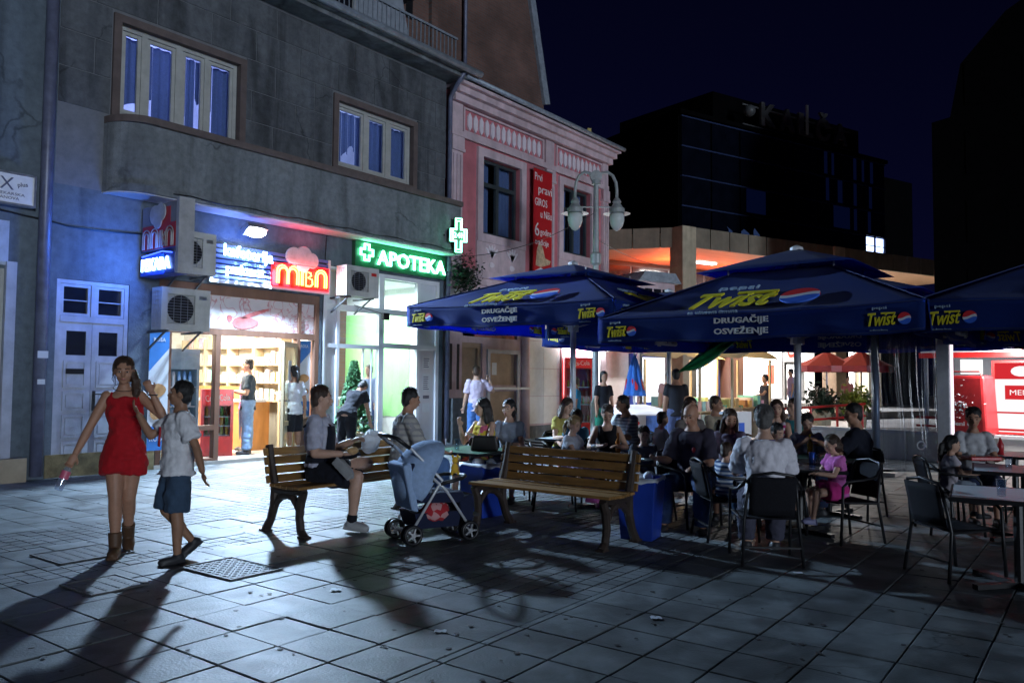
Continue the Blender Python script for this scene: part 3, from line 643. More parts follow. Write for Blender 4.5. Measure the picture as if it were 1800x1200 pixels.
for a, b in ((13.47,13.84),(17.2,17.58),(20.08,20.39)):
    pl = MB().box(a, b, YF-.08, YF-.001, 4.09, 7.13)
    for i in range(3):
        x = a+(b-a)*(i+.5)/3; pl.box(x-.035, x+.035, YF-.11, YF-.081, 4.3, 6.7)
    pl.box(a-.04, b+.04, YF-.13, YF-.001, 6.78, 6.85).box(a-.02, b+.02, YF-.12, YF-.081, 6.853, 7.12).box(a, b, YF-.07, YF-.001, 7.29, 7.92)
    PK('pilaster', pl, K['lilac'])
K['dkframe'] = mat('dark green window paint', (.035,.045,.05), .5, var=.2)
for x0, x1, z0, z1 in WP:
    wn = PK('window', MB().frame(x0-.2, x1+.2, z0-.14, z1+.2, .2, YF-.07, YF-.001), K['lilac'])
    fr = MB().frame(x0+.003, x1-.003, z0+.08, z1-.003, .07, YF+.12, YF+.2).box(x0+.074, x1-.074, YF+.118, YF+.202, z0+1.28, z0+1.38).box((x0+x1)/2-.05, (x0+x1)/2+.05, YF+.117, YF+.203, z0+.152, z1-.075)
    PK('frame', fr, K['dkframe'], wn)
    PK('pane', MB().box(x0+.07, x1-.07, YF+.155, YF+.16, z0+.15, z1-.07), K['glass'], wn)
    for a, b in ((x0+.05, x0+.6), (x1-.55, x1-.08)):
        PK('curtain', MB().grid(lambda u, v: (a+(b-a)*u, YF+.3+.02*math.sin(u*22), z0+.1+(z1-z0-.1)*v), 24, 2), K['curtain'], wn, smooth=True)
    PK('room_back', MB().box(x0-.2, x1+.2, YF+.9, YF+.92, z0-.2, z1+.2), K['dark'], wn)
    ap = PK('apron_panel', MB().box(x0-.2, x1+.2, YF-.05, YF-.001, 4.09, z0-.143), K['lilac'])
    for cx in (x0+.36, x1-.36):
        t = MB()
        for a in (-50,-25,0,25,50):
            t.prism(leafpoly(.045,.17), (cx+.12*math.sin(R(a)),YF-.051,4.5+.1*math.cos(R(a))), (math.cos(R(a)),0,-math.sin(R(a))), (math.sin(R(a)),0,math.cos(R(a))), (0,-.012,0))
        t.prism(leafpoly(.1,.07), (cx,YF-.051,4.27), (1,0,0), (0,0,1), (0,-.012,0))
        PK('tulip_relief', t, K['hexw'], ap)
# ground floor of the pink house
GH = [(13.98,14.72,.1,2.35),(14.95,16.1,1.35,2.15),(14.95,16.1,.1,1.2),(14.0,16.1,2.5,3.2),(18.05,20.05,.05,2.75)]
PK('street_wall', MB().wall(XA, XB, 0, 3.74, GH, YF, YF+.35), K['lilac'])
PK('base_plinth', MB().box(XA, 14.0, YF-.2, YF-.001, 0, 1.05), K['stucco']); PK('base_plinth', MB().box(16.15, 18.0, YF-.08, YF-.001, 0, .3), K['stucco'])
for a in (13.55,13.8): PK('recess_shade_strip', MB().box(a, a+.08, YF-.012, YF-.001, 1.25, 2.3), K['dark'])  # flat dark strips on the wall face; recess shade put into the colour
PK('boarded_door', MB().box(13.98, 14.72, YF+.12, YF+.17, .1, 2.35).frame(13.98, 14.72, .1, 2.35, .12, YF+.05, YF+.119), K['blind'])
PK('shop_blind', MB().box(14.95, 16.1, YF+.1, YF+.14, .1, 1.2).box(14.95, 16.1, YF+.1, YF+.14, 1.35, 2.15), K['blind'])
PK('blind_notice', MB().box(15.2, 15.38, YF+.09, YF+.098, 1.6, 1.9), K['paperw'])
PK('shop_frame', MB().frame(14.88, 16.16, .04, 2.22, .1, YF-.04, YF-.001), K['whitedoor'])
PK('shop_ledge', MB().box(14.88, 16.35, YF-.22, YF-.042, 1.24, 1.3), K['white'])
K['foodprint'] = mat('dark red food poster', (.3,.08,.07), .4, var=.8, scale=5)
PK('food_poster', MB().box(14.5, 16.05, YF+.06, YF+.08, 2.5, 3.2), K['foodprint'])
PK('half_column', MB().tube([(16.36,YF-.05,0),(16.36,YF-.05,3.72)], [.13,.11], 14), K['lilac'], smooth=True)
for i in range(4):
    for x0_, x1_ in ((16.56,17.2),(17.2,17.95)):
        PK('cladding_tile', MB().box(x0_+.006, x1_-.006, YF-.03, YF-.001, .35+i*.72, .35+(i+1)*.72-.012), K['white'])
# kebab shop room in the right end
gy = PK('shop_opening', MB().frame(18.04, 20.06, .04, 2.76, .08, YF-.03, YF+.1), K['upvc'])
PK('room_walls', MB().box(18, 20.05, YF+2.9, YF+3, .05, 2.9).box(17.95, 18.0, YF+.36, YF+3, .05, 2.9).box(20.051, 20.07, YF+.36, YF+3, .05, 2.9).box(18, 20.05, YF+.36, YF+2.9, 2.8, 2.86), K['white'], gy)
PK('room_floor', MB().box(17.95, 20.05, YF+.0, YF+3, .0, .04), K['tilefloor'], gy)
lamp('ceiling_light', 'AREA', (19.0, YF+1.2, 2.7), 700, (.92,.95,1), gy, 1.8, 1.8, to=(19.0, YF+1.0, 0))
PK('light_box', MB().box(18.1, 20.35, YF-.28, YF-.06, 2.35, 2.95), glow('white light box', (.88,.95,1), 16), gy)
PK('counter', MB().box(18.6, 20.0, YF+.9, YF+1.5, .05, 1.05), K['steel'], gy)
# vine on the drainpipe
# ================================================================== far side of the square: hotel on columns
HO = gp(29.5, 6.25)                                   # near corner of the glass block
HA = (RT*.85 + F0*.526).normalized(); HB = (RT*-.526 + F0*.85).normalized()   # along the right face / back along the left face
HROT = math.atan2(HA.y, HA.x)
ht = empty('hotel_building', HO, HROT, 'dark glass hotel block on columns with an orange lit canopy', 'building')
def H(name, mb, m, parent=None, **k): return obj(name, mb, m, parent or ht, **k)
# local frame: x along right face, y back, z up
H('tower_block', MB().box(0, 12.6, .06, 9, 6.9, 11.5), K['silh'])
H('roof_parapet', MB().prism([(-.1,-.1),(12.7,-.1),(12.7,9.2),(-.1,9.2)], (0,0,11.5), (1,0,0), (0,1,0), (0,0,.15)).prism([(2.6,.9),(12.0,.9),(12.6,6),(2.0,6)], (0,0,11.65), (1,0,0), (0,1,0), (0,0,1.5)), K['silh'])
for r in range(4):
    for c in range(8):
        x0, x1 = c*12.6/8+.04, (c+1)*12.6/8-.04; z0, z1 = 6.95+r*1.13, 6.95+(r+1)*1.13-.08
        if (r, c) == (0, 7): continue
        H('glass_panel', MB().box(x0, x1, 0, .05, z0, z1), K['hotelglass'])
mu = MB()
for r in range(5): mu.box(0, 12.6, -.05, .04, 6.88+r*1.13, 6.93+r*1.13)
H('mullion', mu, mat('bluish mullion', (.02,.035,.1), .4, .2))
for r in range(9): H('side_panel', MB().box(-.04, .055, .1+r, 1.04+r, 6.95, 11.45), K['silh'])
litw = H('lit_window', MB().frame(7*12.6/8+.05, 12.55, 6.97, 8.15, .05, -.03, .05).box(11.78, 11.84, -.02, .04, 7.02, 8.1).box(11.1, 11.779, -.02, .015, 7.62, 7.65).box(11.841, 12.48, -.02, .015, 7.62, 7.65), K['mull'])
gcur = glow('lit blue white curtain', (.42,.55,1), 4)
for a, b in ((11.15,11.74),(11.87,12.45)):
    H('lit_curtain', MB().prism([(a,7.05),(b-.1,7.05),(b,7.5),(b,8.1),(a+.02,8.1),(a-.05,7.4)], (0,.02,0), (1,0,0), (0,0,1), (0,.02,0)), gcur, litw)
dimc = glow('dim blue curtain', (.12,.22,.6), .12); vdim = glow('faint blue window', (.03,.07,.4), .03)
for a, b, z0, z1 in ((8.3,8.5,10.45,11.4),(8.8,8.95,10.45,11.4),(10.3,10.5,10.45,11.4),(10.9,11.05,10.45,11.4),(11.5,11.7,10.45,11.4),(8.4,8.6,9.3,10.3),(9.2,9.5,9.3,10.3),(10.3,10.5,9.3,10.3),(11.4,11.6,9.3,10.3),(8.9,10.0,8.2,9.15),(3.5,4.6,8.2,9.15),(10.3,10.5,8.2,9.15),(11.3,11.5,8.2,9.15)):
    H('faint_curtain', MB().box(a, b, -.02, -.004, z0, z1), vdim)
for a, b, z0, z1 in ((2.5,2.65,7.0,7.5),(3.2,3.6,7.0,7.5),(3.9,4.2,7.0,7.6)):
    H('dim_curtain', MB().prism([(a,z0),(b,z0),(b+.05,z0+.35),(b-.25,z1),(a,z1-.1)], (0,-.012,0), (1,0,0), (0,0,1), (0,.008,0)), dimc)
K['fascia'] = mat('brown canopy cladding', (.2,.165,.12), .7, var=.2, scale=3, stain=.2)
# canopy
H('canopy_slab', MB().prism([(-4.8,3.2),(-.6,-1.0),(16.5,-1.6),(17,8),(-1,9)], (0,0,6.3), (1,0,0), (0,1,0), (0,0,.5)), K['warmsoffit'])
fs = [Vector((-4.8,3.2,0)), Vector((-.6,-1.0,0)), Vector((16.5,-1.6,0))]
for p, q, n in ((fs[0], fs[1], 6), (fs[1], fs[2], 18)):
    for i in range(n):
        a, b = p.lerp(q, (i+.02)/n), p.lerp(q, (i+.98)/n); nn = (q-p).normalized().cross(Vector((0,0,1)))
        H('fascia_panel', MB().obox((a+b)/2+nn*.06+Vector((0,0,6.62)), (b-a)/2, nn*.05, (0,0,.36)), K['fascia'])
for x, y in ((-.75,-.85),(7.3,-1.1),(15.2,-1.3)):
    H('column', MB().box(x-.33, x+.33, y-.36, y+.3, .3, 6.98), K['beige'], bevel=.02)
for x, y, e in ((-2.6,3.4,300),(.8,1.6,260),(4.2,1.8,120)):
    l = lamp('soffit_uplight', 'POINT', (0,0,0), e, (1,.13,.03), None, .3); l.parent = ht; l.location = (x, y, 5.6)
for i, (x, e) in enumerate(((2.6,900),(7.4,1000),(12.0,900))):  # lamps added under the canopy to brighten terrace and shopfronts
    dlt = H('added_downlight', MB().box(x-.5, x+.5, 1.2, 1.45, 6.22, 6.29), glow('canopy downlight', (1,.97,.93), 6))
    l = lamp('added_fill', 'AREA', (0,0,0), e, (1,.97,.93), None, 1.0, .3); l.parent = ht; l.location = (x, 1.32, 6.2)
# roof sign: unlit letters on a frame
sgn = empty('roof_sign', HO+HA*7.0+Vector((0,0,11.65)), HROT, 'unlit roof sign of big metal letters reading KALČA', 'sign')
K['ltr'] = mat('dull sign letter metal', (.08,.08,.085), .8, .0, var=.4, scale=3, spec=.05)
for i, ch in enumerate('KALČA'):
    obj('letter', MB().text(ch, (-2.2+i*1.15, 0, .65 if ch != 'Č' else .78), (1,0,0), (0,0,1), .95 if ch != 'Č' else 1.22, .9, .06, bold=.03), K['ltr'], sgn)
obj('ball_lamp', MB().ell((-3.4,-.1,.6),.24,.24,.24), mat('matt globe', (.06,.065,.07), .5, emit=.01), sgn, smooth=True)
obj('letter_tube', MB().box(.05,.17,-.12,-.06,.25,1.5), mat('dull tube', (.1,.1,.11), .4, emit=.05), sgn)
obj('sign_frame', MB().bar((-3.6,.1,.1),(3.2,.1,.1),.06,.06).bar((-3.6,.1,.9),(3.2,.1,.9),.06,.06), K['ltr'], sgn)
# street level shops under the canopy
TZ = .3
H('shop_back_wall', MB().wall(-6, 16.5, TZ, 3.9, [(6.0,9.1,TZ+.4,3.1),(9.3,10.2,TZ,2.4),(10.5,14.4,TZ+.4,3.1),(0,2.3,TZ+.2,2.6),(2.75,5.0,TZ+.2,2.6)], 3.0, 3.25), K['white'])
H('upper_back_wall', MB().box(-6, 16.5, 3.0, 3.25, 3.901, 6.28), K['dkframe'])
for i in range(11): H('upper_glass', MB().box(-5.9+i*2.03, -4.0+i*2.03, 2.97, 2.999, 4.1, 6.1), K['darkglass'])
H('shop_rooms', MB().box(-6, 16, 6.5, 6.6, TZ, 3.6).box(-6, 16, 3.3, 6.5, 3.5, 3.55).box(2.5, 2.6, 3.26, 6.5, TZ, 3.5).box(5.5, 5.6, 3.26, 6.5, TZ, 3.5).box(-6,16,3.26,6.5,TZ,TZ+.02), K['white'])
for x, e, c in ((7.5,1300,(1,.98,.95)),(10,600,(1,1,.95)),(12.5,1300,(1,.96,.9)),(1.1,220,(.85,.93,1)),(3.9,220,(.85,.93,1))):
    l = lamp('shop_light', 'AREA', (0,0,0), e, c, None, 2.2); l.parent = ht; l.location = (x, 4.6, 3.4)
K['bright'] = glow('white light panel', (1,.98,.95), 8.0)
H('light_panel', MB().box(6.1, 9.0, 5.2, 5.24, 1.0, 3.2), K['bright'])
H('light_panel', MB().box(10.7, 14.2, 5.2, 5.24, 2.1, 2.8), K['bright'])
for a, b, c, d in ((6.0,9.1,TZ+.4,3.1),(10.5,14.4,TZ+.4,3.1)):
    H('shop_window', MB().frame(a, b, c, d, .09, 2.9, 2.999).box(a+.1, b-.1, 2.95, 2.99, 2.4, 2.45), K['steel'])
    H('window_sill', MB().box(a-.1, b+.1, 2.8, 2.999, c-.16, c-.01), K['white'])
H('red_display', MB().box(6.2, 6.7, 3.3, 3.32, 1.3, 2.2).box(8.5, 9.0, 3.3, 3.32, 1.4, 2.3), mat('red display panel', (.7,.1,.05), .5, emit=.5))
H('door_frame', MB().frame(9.3, 10.2, TZ, 2.4, .08, 2.92, 2.999), K['dark'])
swb = H('shop_fascia', MB().box(9.12, 10.45, 2.75, 2.85, 2.45, 3.3), mat('white backlit fascia', (.6,.6,.6), .4, emit=.25))
sw = [(-.75,.02),(-.62,-.16),(-.42,-.2),(-.2,-.15),(.75,.18),(-.15,-.02),(-.42,-.07),(-.58,-.04),(-.66,.06),(-.62,.16)]
H('swoosh_mark', MB().prism(sw, (9.75,2.748,2.85), (.7,0,0), (0,0,1), (0,-.02,0)), mat('red tick', (.7,.06,.04), .4, emit=.15), swb)
rf = H('red_fascia', MB().box(-.4, 5.1, 2.6, 2.8, 2.65, 3.5), mat('red backlit fascia', (.5,.02,.03), .4, emit=.6))
H('fascia_lettering', MB().text('PEKARA', (1.0,2.598,3.1), (1,0,0), (0,0,1), .35, 1.6, .01).text('PITE', (3.2,2.598,3.1), (1,0,0), (0,0,1), .3, .9, .01), K['white'], rf)
for a, b in ((0,2.3),(2.75,5.0)):
    H('shop_window', MB().frame(a, b, TZ+.2, 2.6, .14, 2.88, 2.999), mat('blue frame', (.02,.05,.3), .4))
H('pillar', MB().box(5.15, 5.95, 2.4, 2.99, TZ, 6.2), K['woodbrown']); H('pillar', MB().box(14.6, 15.6, 2.3, 2.99, TZ, 6.2), K['beige'])
# raised terrace in front of the shops
tz = MB().prism([(-9,-.9),(17,-1.5),(17,9),(-9,9)], (0,0,-.2), (1,0,0), (0,1,0), (0,0,TZ+.2))
t = tag(obj('terrace', tz, K['asphalt'], None), kind='structure'); 
t.location = (0,0,0); t.rotation_euler = (0,0,HROT)
c0 = Vector(((-9+17)/2, (-1.5+9)/2, -.2)); t.location = HO + Matrix.Rotation(HROT, 3, 'Z') @ c0
# small dark house left of the hotel with a gable hut
hut = empty('roof_hut', gp(24.5, 4.05), R(-20), 'small white dormer hut below the orange canopy', 'building')
obj('hut_wall', MB().box(-.7, .7, -.6, .6, 3.25, 4.45), K['lilac'], hut); obj('hut_post', MB().box(-.62, -.5, -.5, -.38, 0, 3.249), K['steel'], hut); obj('hut_post', MB().box(.5, .62, -.5, -.38, 0, 3.249), K['steel'], hut)
obj('hut_roof', MB().prism([(-.85,4.45),(.85,4.45),(.6,4.75),(-.6,4.75)], (0,-.75,0), (1,0,0), (0,0,1), (0,1.5,0)), K['gutter'], hut)
for a in (-.5,-.15,.2): obj('hut_window', MB().box(a, a+.28, -.62, -.601, 3.5, 4.25), K['darkglass'], hut)
# black block on the right
db = empty('dark_building', gp(24, 13.4), VIEW-R(118), 'unlit dark building towering over the right edge', 'building')
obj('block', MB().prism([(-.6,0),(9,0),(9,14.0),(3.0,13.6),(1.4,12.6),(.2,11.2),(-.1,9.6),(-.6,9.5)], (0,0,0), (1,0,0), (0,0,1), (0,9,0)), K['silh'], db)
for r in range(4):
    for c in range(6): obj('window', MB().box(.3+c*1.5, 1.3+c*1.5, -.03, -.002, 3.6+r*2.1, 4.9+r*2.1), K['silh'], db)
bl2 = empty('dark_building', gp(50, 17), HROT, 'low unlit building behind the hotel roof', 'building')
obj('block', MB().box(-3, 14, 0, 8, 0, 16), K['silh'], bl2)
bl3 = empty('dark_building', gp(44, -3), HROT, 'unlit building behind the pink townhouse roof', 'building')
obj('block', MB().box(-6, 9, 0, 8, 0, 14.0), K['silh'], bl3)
# glimpsed golden rooftop sign
gs = empty('rooftop_sign', gp(31, 2.75), R(-38), 'yellow unlit rooftop sign frame above the pink townhouse', 'sign')
yel = mat('yellow sign metal', (.35,.27,.04), .5, var=.3, emit=.02)  # faint glow put into the metal, though the sign is unlit
for i, hgt in enumerate((.5,.75,1.1)): obj('sign_bar', MB().box(-.3+i*.22, -.14+i*.22, -.05, .05, 9.9, 9.9+.4+hgt), yel, gs)
obj('sign_foot', MB().box(-.4, .4, -.08, .08, 9.7, 9.9).box(-.05, .05, -.05, .05, 0, 9.7), K['silh'], gs)
# ================================================================== signs and fittings on the facades
gl_blue = glow('blue white neon', (.28,.48,1), 14); gl_miba = glow('amber red neon', (1,.20,.035), 24); gl_green = glow('green white neon', (.22,1,.58), 13)
gl_rim = glow('red neon rim', (1,.02,.03), 5)
K['signblue'] = mat('blue sign slat', (.1,.14,.36), .5, .0, var=.15); K['signred'] = mat('red sign board', (.45,.02,.03), .4, var=.1)
ns = empty('neon_sign', (8.75, YF-.2, 3.12), 0, 'neon bakery sign with blue kafeterija pekara and amber MIBA lettering', 'sign')
def N_(name, mb, m, **k): return obj(name, mb, m, ns, world=True, **k)
N_('sign_frame', MB().box(7.42, 9.97, YF-.14, YF-.08, 3.08, 3.14).box(7.42, 7.47, YF-.14, YF-.08, 3.141, 3.8).box(9.92, 9.97, YF-.14, YF-.08, 3.141, 3.75), K['upvc'])
for i in range(7): N_('slat', MB().box(7.471, 9.919, YF-.13, YF-.1, 3.16+i*.088, 3.215+i*.088), K['signblue'])
N_('red_board', MB().box(8.62, 9.9, YF-.17, YF-.14, 3.13, 3.56), K['signred'])
yn = YF-.21
N_('blue_lettering', MB().text('kafeterija', (8.12,yn,3.60), (1,0,-.03), (0,0,1), .27, .98, .012, bold=.015), gl_blue); N_('blue_lettering', MB().text('pekara', (8.05,yn,3.3), (1,0,-.02), (0,0,1), .22, .74, .012, bold=.015), gl_blue)
def arch(x0, x1, z0, z1, n=8):
    r = (x1-x0)/2; return [(x0,yn,z0)]+[((x0+x1)/2-r*math.cos(math.pi*i/n), yn, z1-r+r*math.sin(math.pi*i/n)) for i in range(n+1)]+[(x1,yn,z0)]
nb = MB(); za, zb = 3.19, 3.52
for o in (0, .045):
    nb.tube(arch(8.70+o, 8.93-o*.2, za, zb-o), .013, 6).tube(arch(8.95+o*.2, 9.18-o, za, zb-o), .013, 6).tube(arch(9.56+o, 9.82-o, za, zb-o), .013, 6)
nb.tube([(9.24,yn,za),(9.24,yn,zb-.06)], .014, 6).tube([(9.275,yn,za),(9.275,yn,zb-.06)], .012, 6)
nb.tube([(9.34,yn,za),(9.34,yn,zb-.06),(9.44,yn,zb-.08),(9.46,yn,zb-.13),(9.38,yn,zb-.17),(9.48,yn,zb-.2),(9.49,yn,za+.04),(9.44,yn,za),(9.34,yn,za)], .014, 6)
N_('amber_lettering', nb, gl_miba)
N_('red_rim', MB().tube([(8.61,yn+.04,3.13),(8.61,yn+.04,3.54),(9.1,yn+.04,3.57),(9.9,yn+.04,3.57),(9.9,yn+.04,3.13)], .008, 6, closed=True), gl_rim)
hat = MB()
for x, z, r in ((9.1,3.72,.17),(9.32,3.74,.19),(9.5,3.68,.15),(9.3,3.6,.16)): hat.prism([(r*math.cos(2*math.pi*i/18), r*math.sin(2*math.pi*i/18)) for i in range(18)], (x,YF-.16-.008*x%.02,z), (1,0,0), (0,0,1), (0,.05,0))
N_('hat_emblem', hat, mat('pale sign acrylic', (.6,.55,.58), .4))
for p, e, c in (((7.9,YF-.22,3.80),9,(.10,.22,1)),((9.28,YF-.22,3.92),3.0,(1,.05,.12))): lamp('neon_light', 'AREA', p, e, c, ns, .9, .12, to=(p[0],p[1],p[2]+1))
lamp('neon_backlight', 'AREA', (8.05,YF-.3,3.5), 2.2, (.1,.25,1), ns, .9, .4, to=(8.05,YF,3.5))
lamp('neon_backlight', 'AREA', (9.3,YF-.24,3.45), 4, (1,.06,.05), ns, .9, .2, to=(9.3,YF,3.7))

fl = empty('flood_lamp', (8.1, YF-.35, 3.95), 0, 'bright white flood lamp over the bakery sign', 'lamp')
def FL(name, mb, m, **k): return obj(name, mb, m, fl, world=True, **k)
fd = Vector((.16,-.54,-.83)).normalized(); fx = Vector((1,0,0)); fu = fx.cross(fd)
fc = Vector((8.1, YF-.42, 3.98))
FL('housing', MB().obox(fc-fd*.06, fx*.19, fu*.12, fd*.05), K['steel'])
FL('lens', MB().ell(fc, .19, .11, .05, 20, 12, Matrix((fx, fu, fd)).transposed()), glow('flood lens', (.86,.94,1), 60), smooth=True)
FL('bracket', MB().bar((8.1,YF-.37,3.98),(8.1,YF-.001,4.08),.04,.02), K['steel'])
lamp('flood_beam', 'AREA', fc+fd*.06, 1050, (.50,.72,1), fl, .34, .2, to=fc+fd*2, spread=150)

aps = empty('pharmacy_sign', (12, YF-.1, 3.7), 0, 'green neon APOTEKA sign with a cross above the pharmacy', 'sign')
K['gboard'] = mat('dark green sign board', (.02,.1,.05), .35, var=.1)
obj('board', MB().box(10.6, 13.25, YF-.12, YF-.02, 3.72, 4.24), K['gboard'], aps, world=True)
obj('lettering', MB().text('APOTEKA', (12.18,YF-.16,3.97), (1,0,0), (0,0,1), .31, 2.05, .012, bold=.012), gl_green, aps, world=True)
cr = [(-.06,-.16),(.06,-.16),(.06,-.06),(.16,-.06),(.16,.06),(.06,.06),(.06,.16),(-.06,.16),(-.06,.06),(-.16,.06),(-.16,-.06),(-.06,-.06)]
obj('cross_outline', MB().tube([(10.87+x,YF-.16,4.03+z) for x, z in cr], .026, 6, closed=True), gl_green, aps, world=True)
obj('letter_stud', MB().box(11.2, 13.15, YF-.15, YF-.121, 3.95, 3.97), K['gboard'], aps, world=True)
lamp('neon_light', 'AREA', (11.9,YF-.2,4.245), 6, (.08,1,.35), aps, 2.4, .1, to=(11.9,YF-.2,5))
lamp('neon_backlight', 'AREA', (11.9,YF-.2,3.98), .8, (.06,1,.4), aps, 2.4, .3, to=(11.9,YF,3.98))

cx = empty('cross_sign', (13.3, YF-.45, 4.2), 0, 'green LED pharmacy cross jutting from the drainpipe corner', 'sign')
c2 = [(x*1.15, z*2.3) for x, z in cr]
yc = YF-.75
o_ = Vector((12.98, yc, 4.63))
ux, uz = Vector((.86,-.5,0)).normalized(), Vector((0,0,1)); un = ux.cross(uz)
obj('box', MB().prism([(x*1.15, z*1.1) for x, z in c2], o_-un*.12, ux, uz, un*.1), K['gboard'], cx, world=True)
for s in (1, .72): obj('led_outline', MB().tube([o_+ux*(x*s)+uz*(z*(s if s == 1 else .85)) for x, z in c2], .014, 6, closed=True), gl_green, cx, world=True)
obj('led_digits', MB().text('24h', o_+un*.005, ux, uz, .12, .26, .006), gl_green, cx, world=True)
obj('arm', MB().bar(o_-un*.1-ux*.3, (12.8,YF-.49,4.63), .04, .04), K['black'], cx, world=True)

# blade sign
bs = empty('blade_sign', (6.3, YF-.75, 3.0), 0, 'unlit red and grey blade sign with lit blue PEKARA panel', 'sign')
def BS(name, mb, m, **k): return obj(name, mb, m, bs, world=True, **k)
xb = 6.25
BS('box', MB().box(xb, xb+.22, YF-1.14, YF-.1, 3.42, 4.12), mat('grey sign box', (.2,.21,.25), .5, var=.15), bevel=.02)
BS('front_edge', MB().box(xb-.01, xb+.24, YF-1.22, YF-1.143, 3.02, 4.16), mat('pale metal edge', (.45,.44,.45), .4, .2))
BS('lower_box', MB().box(xb-.02, xb+.23, YF-1.139, YF-.12, 3.02, 3.35), mat('blue sign box', (.02,.06,.4), .4), bevel=.02)
BS('blue_lettering', MB().text('PEKARA', (xb-.035,YF-.62,3.19), (0,-1,0), (0,0,1), .19, .84, .008, bold=.02), gl_blue)
BS('blue_rim', MB().tube([(xb-.03,YF-.2,3.33),(xb-.03,YF-.8,3.37),(xb-.03,YF-1.08,3.33)], .01, 6), glow('blue rim tube', (.05,.12,1), 4))
ol = MB()
xo = xb-.02
for o in (0,.05):
    for y0, y1 in ((.18,.4),(.42,.64),(.86,1.08)):
        y0, y1 = y0+o, y1-o; r = (y1-y0)/2
        ol.tube([(xo,YF-y0,3.44)]+[(xo,YF-(y0+y1)/2+r*math.cos(math.pi*i/8),3.74-o-r+r*math.sin(math.pi*i/8)) for i in range(9)]+[(xo,YF-y1,3.44)], .011, 6)
ol.tube([(xo,YF-.7,3.44),(xo,YF-.7,3.7)], .011, 6).tube([(xo,YF-.76,3.44),(xo,YF-.76,3.7),(xo,YF-.84,3.66),(xo,YF-.78,3.58),(xo,YF-.84,3.48),(xo,YF-.76,3.44)], .011, 6)
BS('unlit_tubing', ol, mat('dull neon tube', (.35,.3,.3), .3))
BS('red_field', MB().box(xb-.008, xb-.001, YF-1.12, YF-.15, 3.425, 3.8).box(xb-.008, xb-.001, YF-.96, YF-.72, 3.8, 4.05), K['signred'])
hb = MB()
for y, z, r in ((.55,3.95,.15),(.72,3.98,.14),(.63,3.85,.12)): hb.prism([(r*math.cos(2*math.pi*i/16), r*math.sin(2*math.pi*i/16)) for i in range(16)], (xb-.012-.004*y,YF-y,z), (0,-1,0), (0,0,1), (-.02,0,0))
BS('hat_emblem', hb, mat('dull white acrylic', (.42,.43,.48), .4))
BS('wall_arm', MB().bar((xb+.1,YF-.1,3.9),(xb+.1,YF,3.9),.05,.05).bar((xb+.1,YF-.12,3.15),(xb+.1,YF,3.15),.05,.05), K['black'])
lamp('neon_light', 'AREA', (xb-.12,YF-.9,3.2), 42, (.03,.18,1), bs, .5, .3, to=(xb-.7,YF,3.1))

# air conditioners
def aircon(x, y, z, w_, h_, label, round_=True, side=True):
    a = empty('air_conditioner', (x+w_/2, y, z), 0, label, 'air conditioner', 'outdoor air conditioner units')
    d = .3
    cs = MB().wall(x, x+w_, z, z+h_, [(x+.1,x+w_*.68,z+.1,z+h_-.1)], y, y+.03); cs.box(x, x+w_, y+.031, y+d, z, z+h_)
    obj('casing', cs, K['acwhite'], a, world=True, bevel=.008)
    gcx, gcz, gr = x+.1+(w_*.68-.1)/2, z+h_/2, min(h_/2-.11, (w_*.68-.1)/2)
    obj('fan_well', MB().prism([(gr*math.cos(2*math.pi*i/20), gr*math.sin(2*math.pi*i/20)) for i in range(20)], (gcx,y+.03,gcz), (1,0,0), (0,0,1), (0,-.004,0)), K['black'], a, world=True)
    g = MB()
    for i in range(11): zz = z+.11+(h_-.22)*i/10; g.bar((x+.1,y+.012,zz),(x+w_*.68,y+.012,zz),.006,.006)
    for i in range(5): xx = x+.1+(w_*.68-.1)*i/4; g.bar((xx,y+.018,z+.1),(xx,y+.018,z+h_-.1),.006,.006)
    obj('grille', g, K['steel'], a, world=True)
    s = MB()
    for i in range(9): zz = z+.06+(h_-.12)*i/8; s.bar((x-.008,y+.05,zz),(x-.008,y+d-.04,zz),.006,.006)
    for i in range(5): s.bar((x-.006,y+.05+i*.05,z+.05),(x-.006,y+.05+i*.05,z+h_-.05),.006,.006)
    obj('side_coil', s, K['steel'], a, world=True)
    for xx in (x+.12, x+w_-.12): obj('bracket', MB().bar((xx,y+.02,z-.02),(xx,YF+.01,z-.02),.035,.035).bar((xx,YF-.02,z-.3),(xx,y+.1,z-.03),.025,.025), K['iron'], a, world=True)
    obj('badge', MB().box(x+w_*.76, x+w_*.92, y-.004, y-.001, z+h_-.16, z+h_-.1), K['red'] if 'red' in label else K['steel'], a, world=True)
    return a
aircon(6.55, YF-.55, 3.12, .72, .68, 'air conditioner mounted high behind the blade sign')
aircon(6.33, YF-.62, 2.2, .82, .66, 'air conditioner below the blade sign with a dark square grille')
aircon(9.98, YF-.6, 3.06, .82, .58, 'air conditioner with red badge between the two shop signs')
tag(obj('floodlight', MB().box(11.05, 11.2, YF-.5, YF-.42, 2.66, 2.8).bar((11.12,YF-.42,2.78),(10.7,YF+.0,2.95),.015,.015), K['black']), 'small black unlit spotlight on an arm over the pharmacy window', 'spotlight')

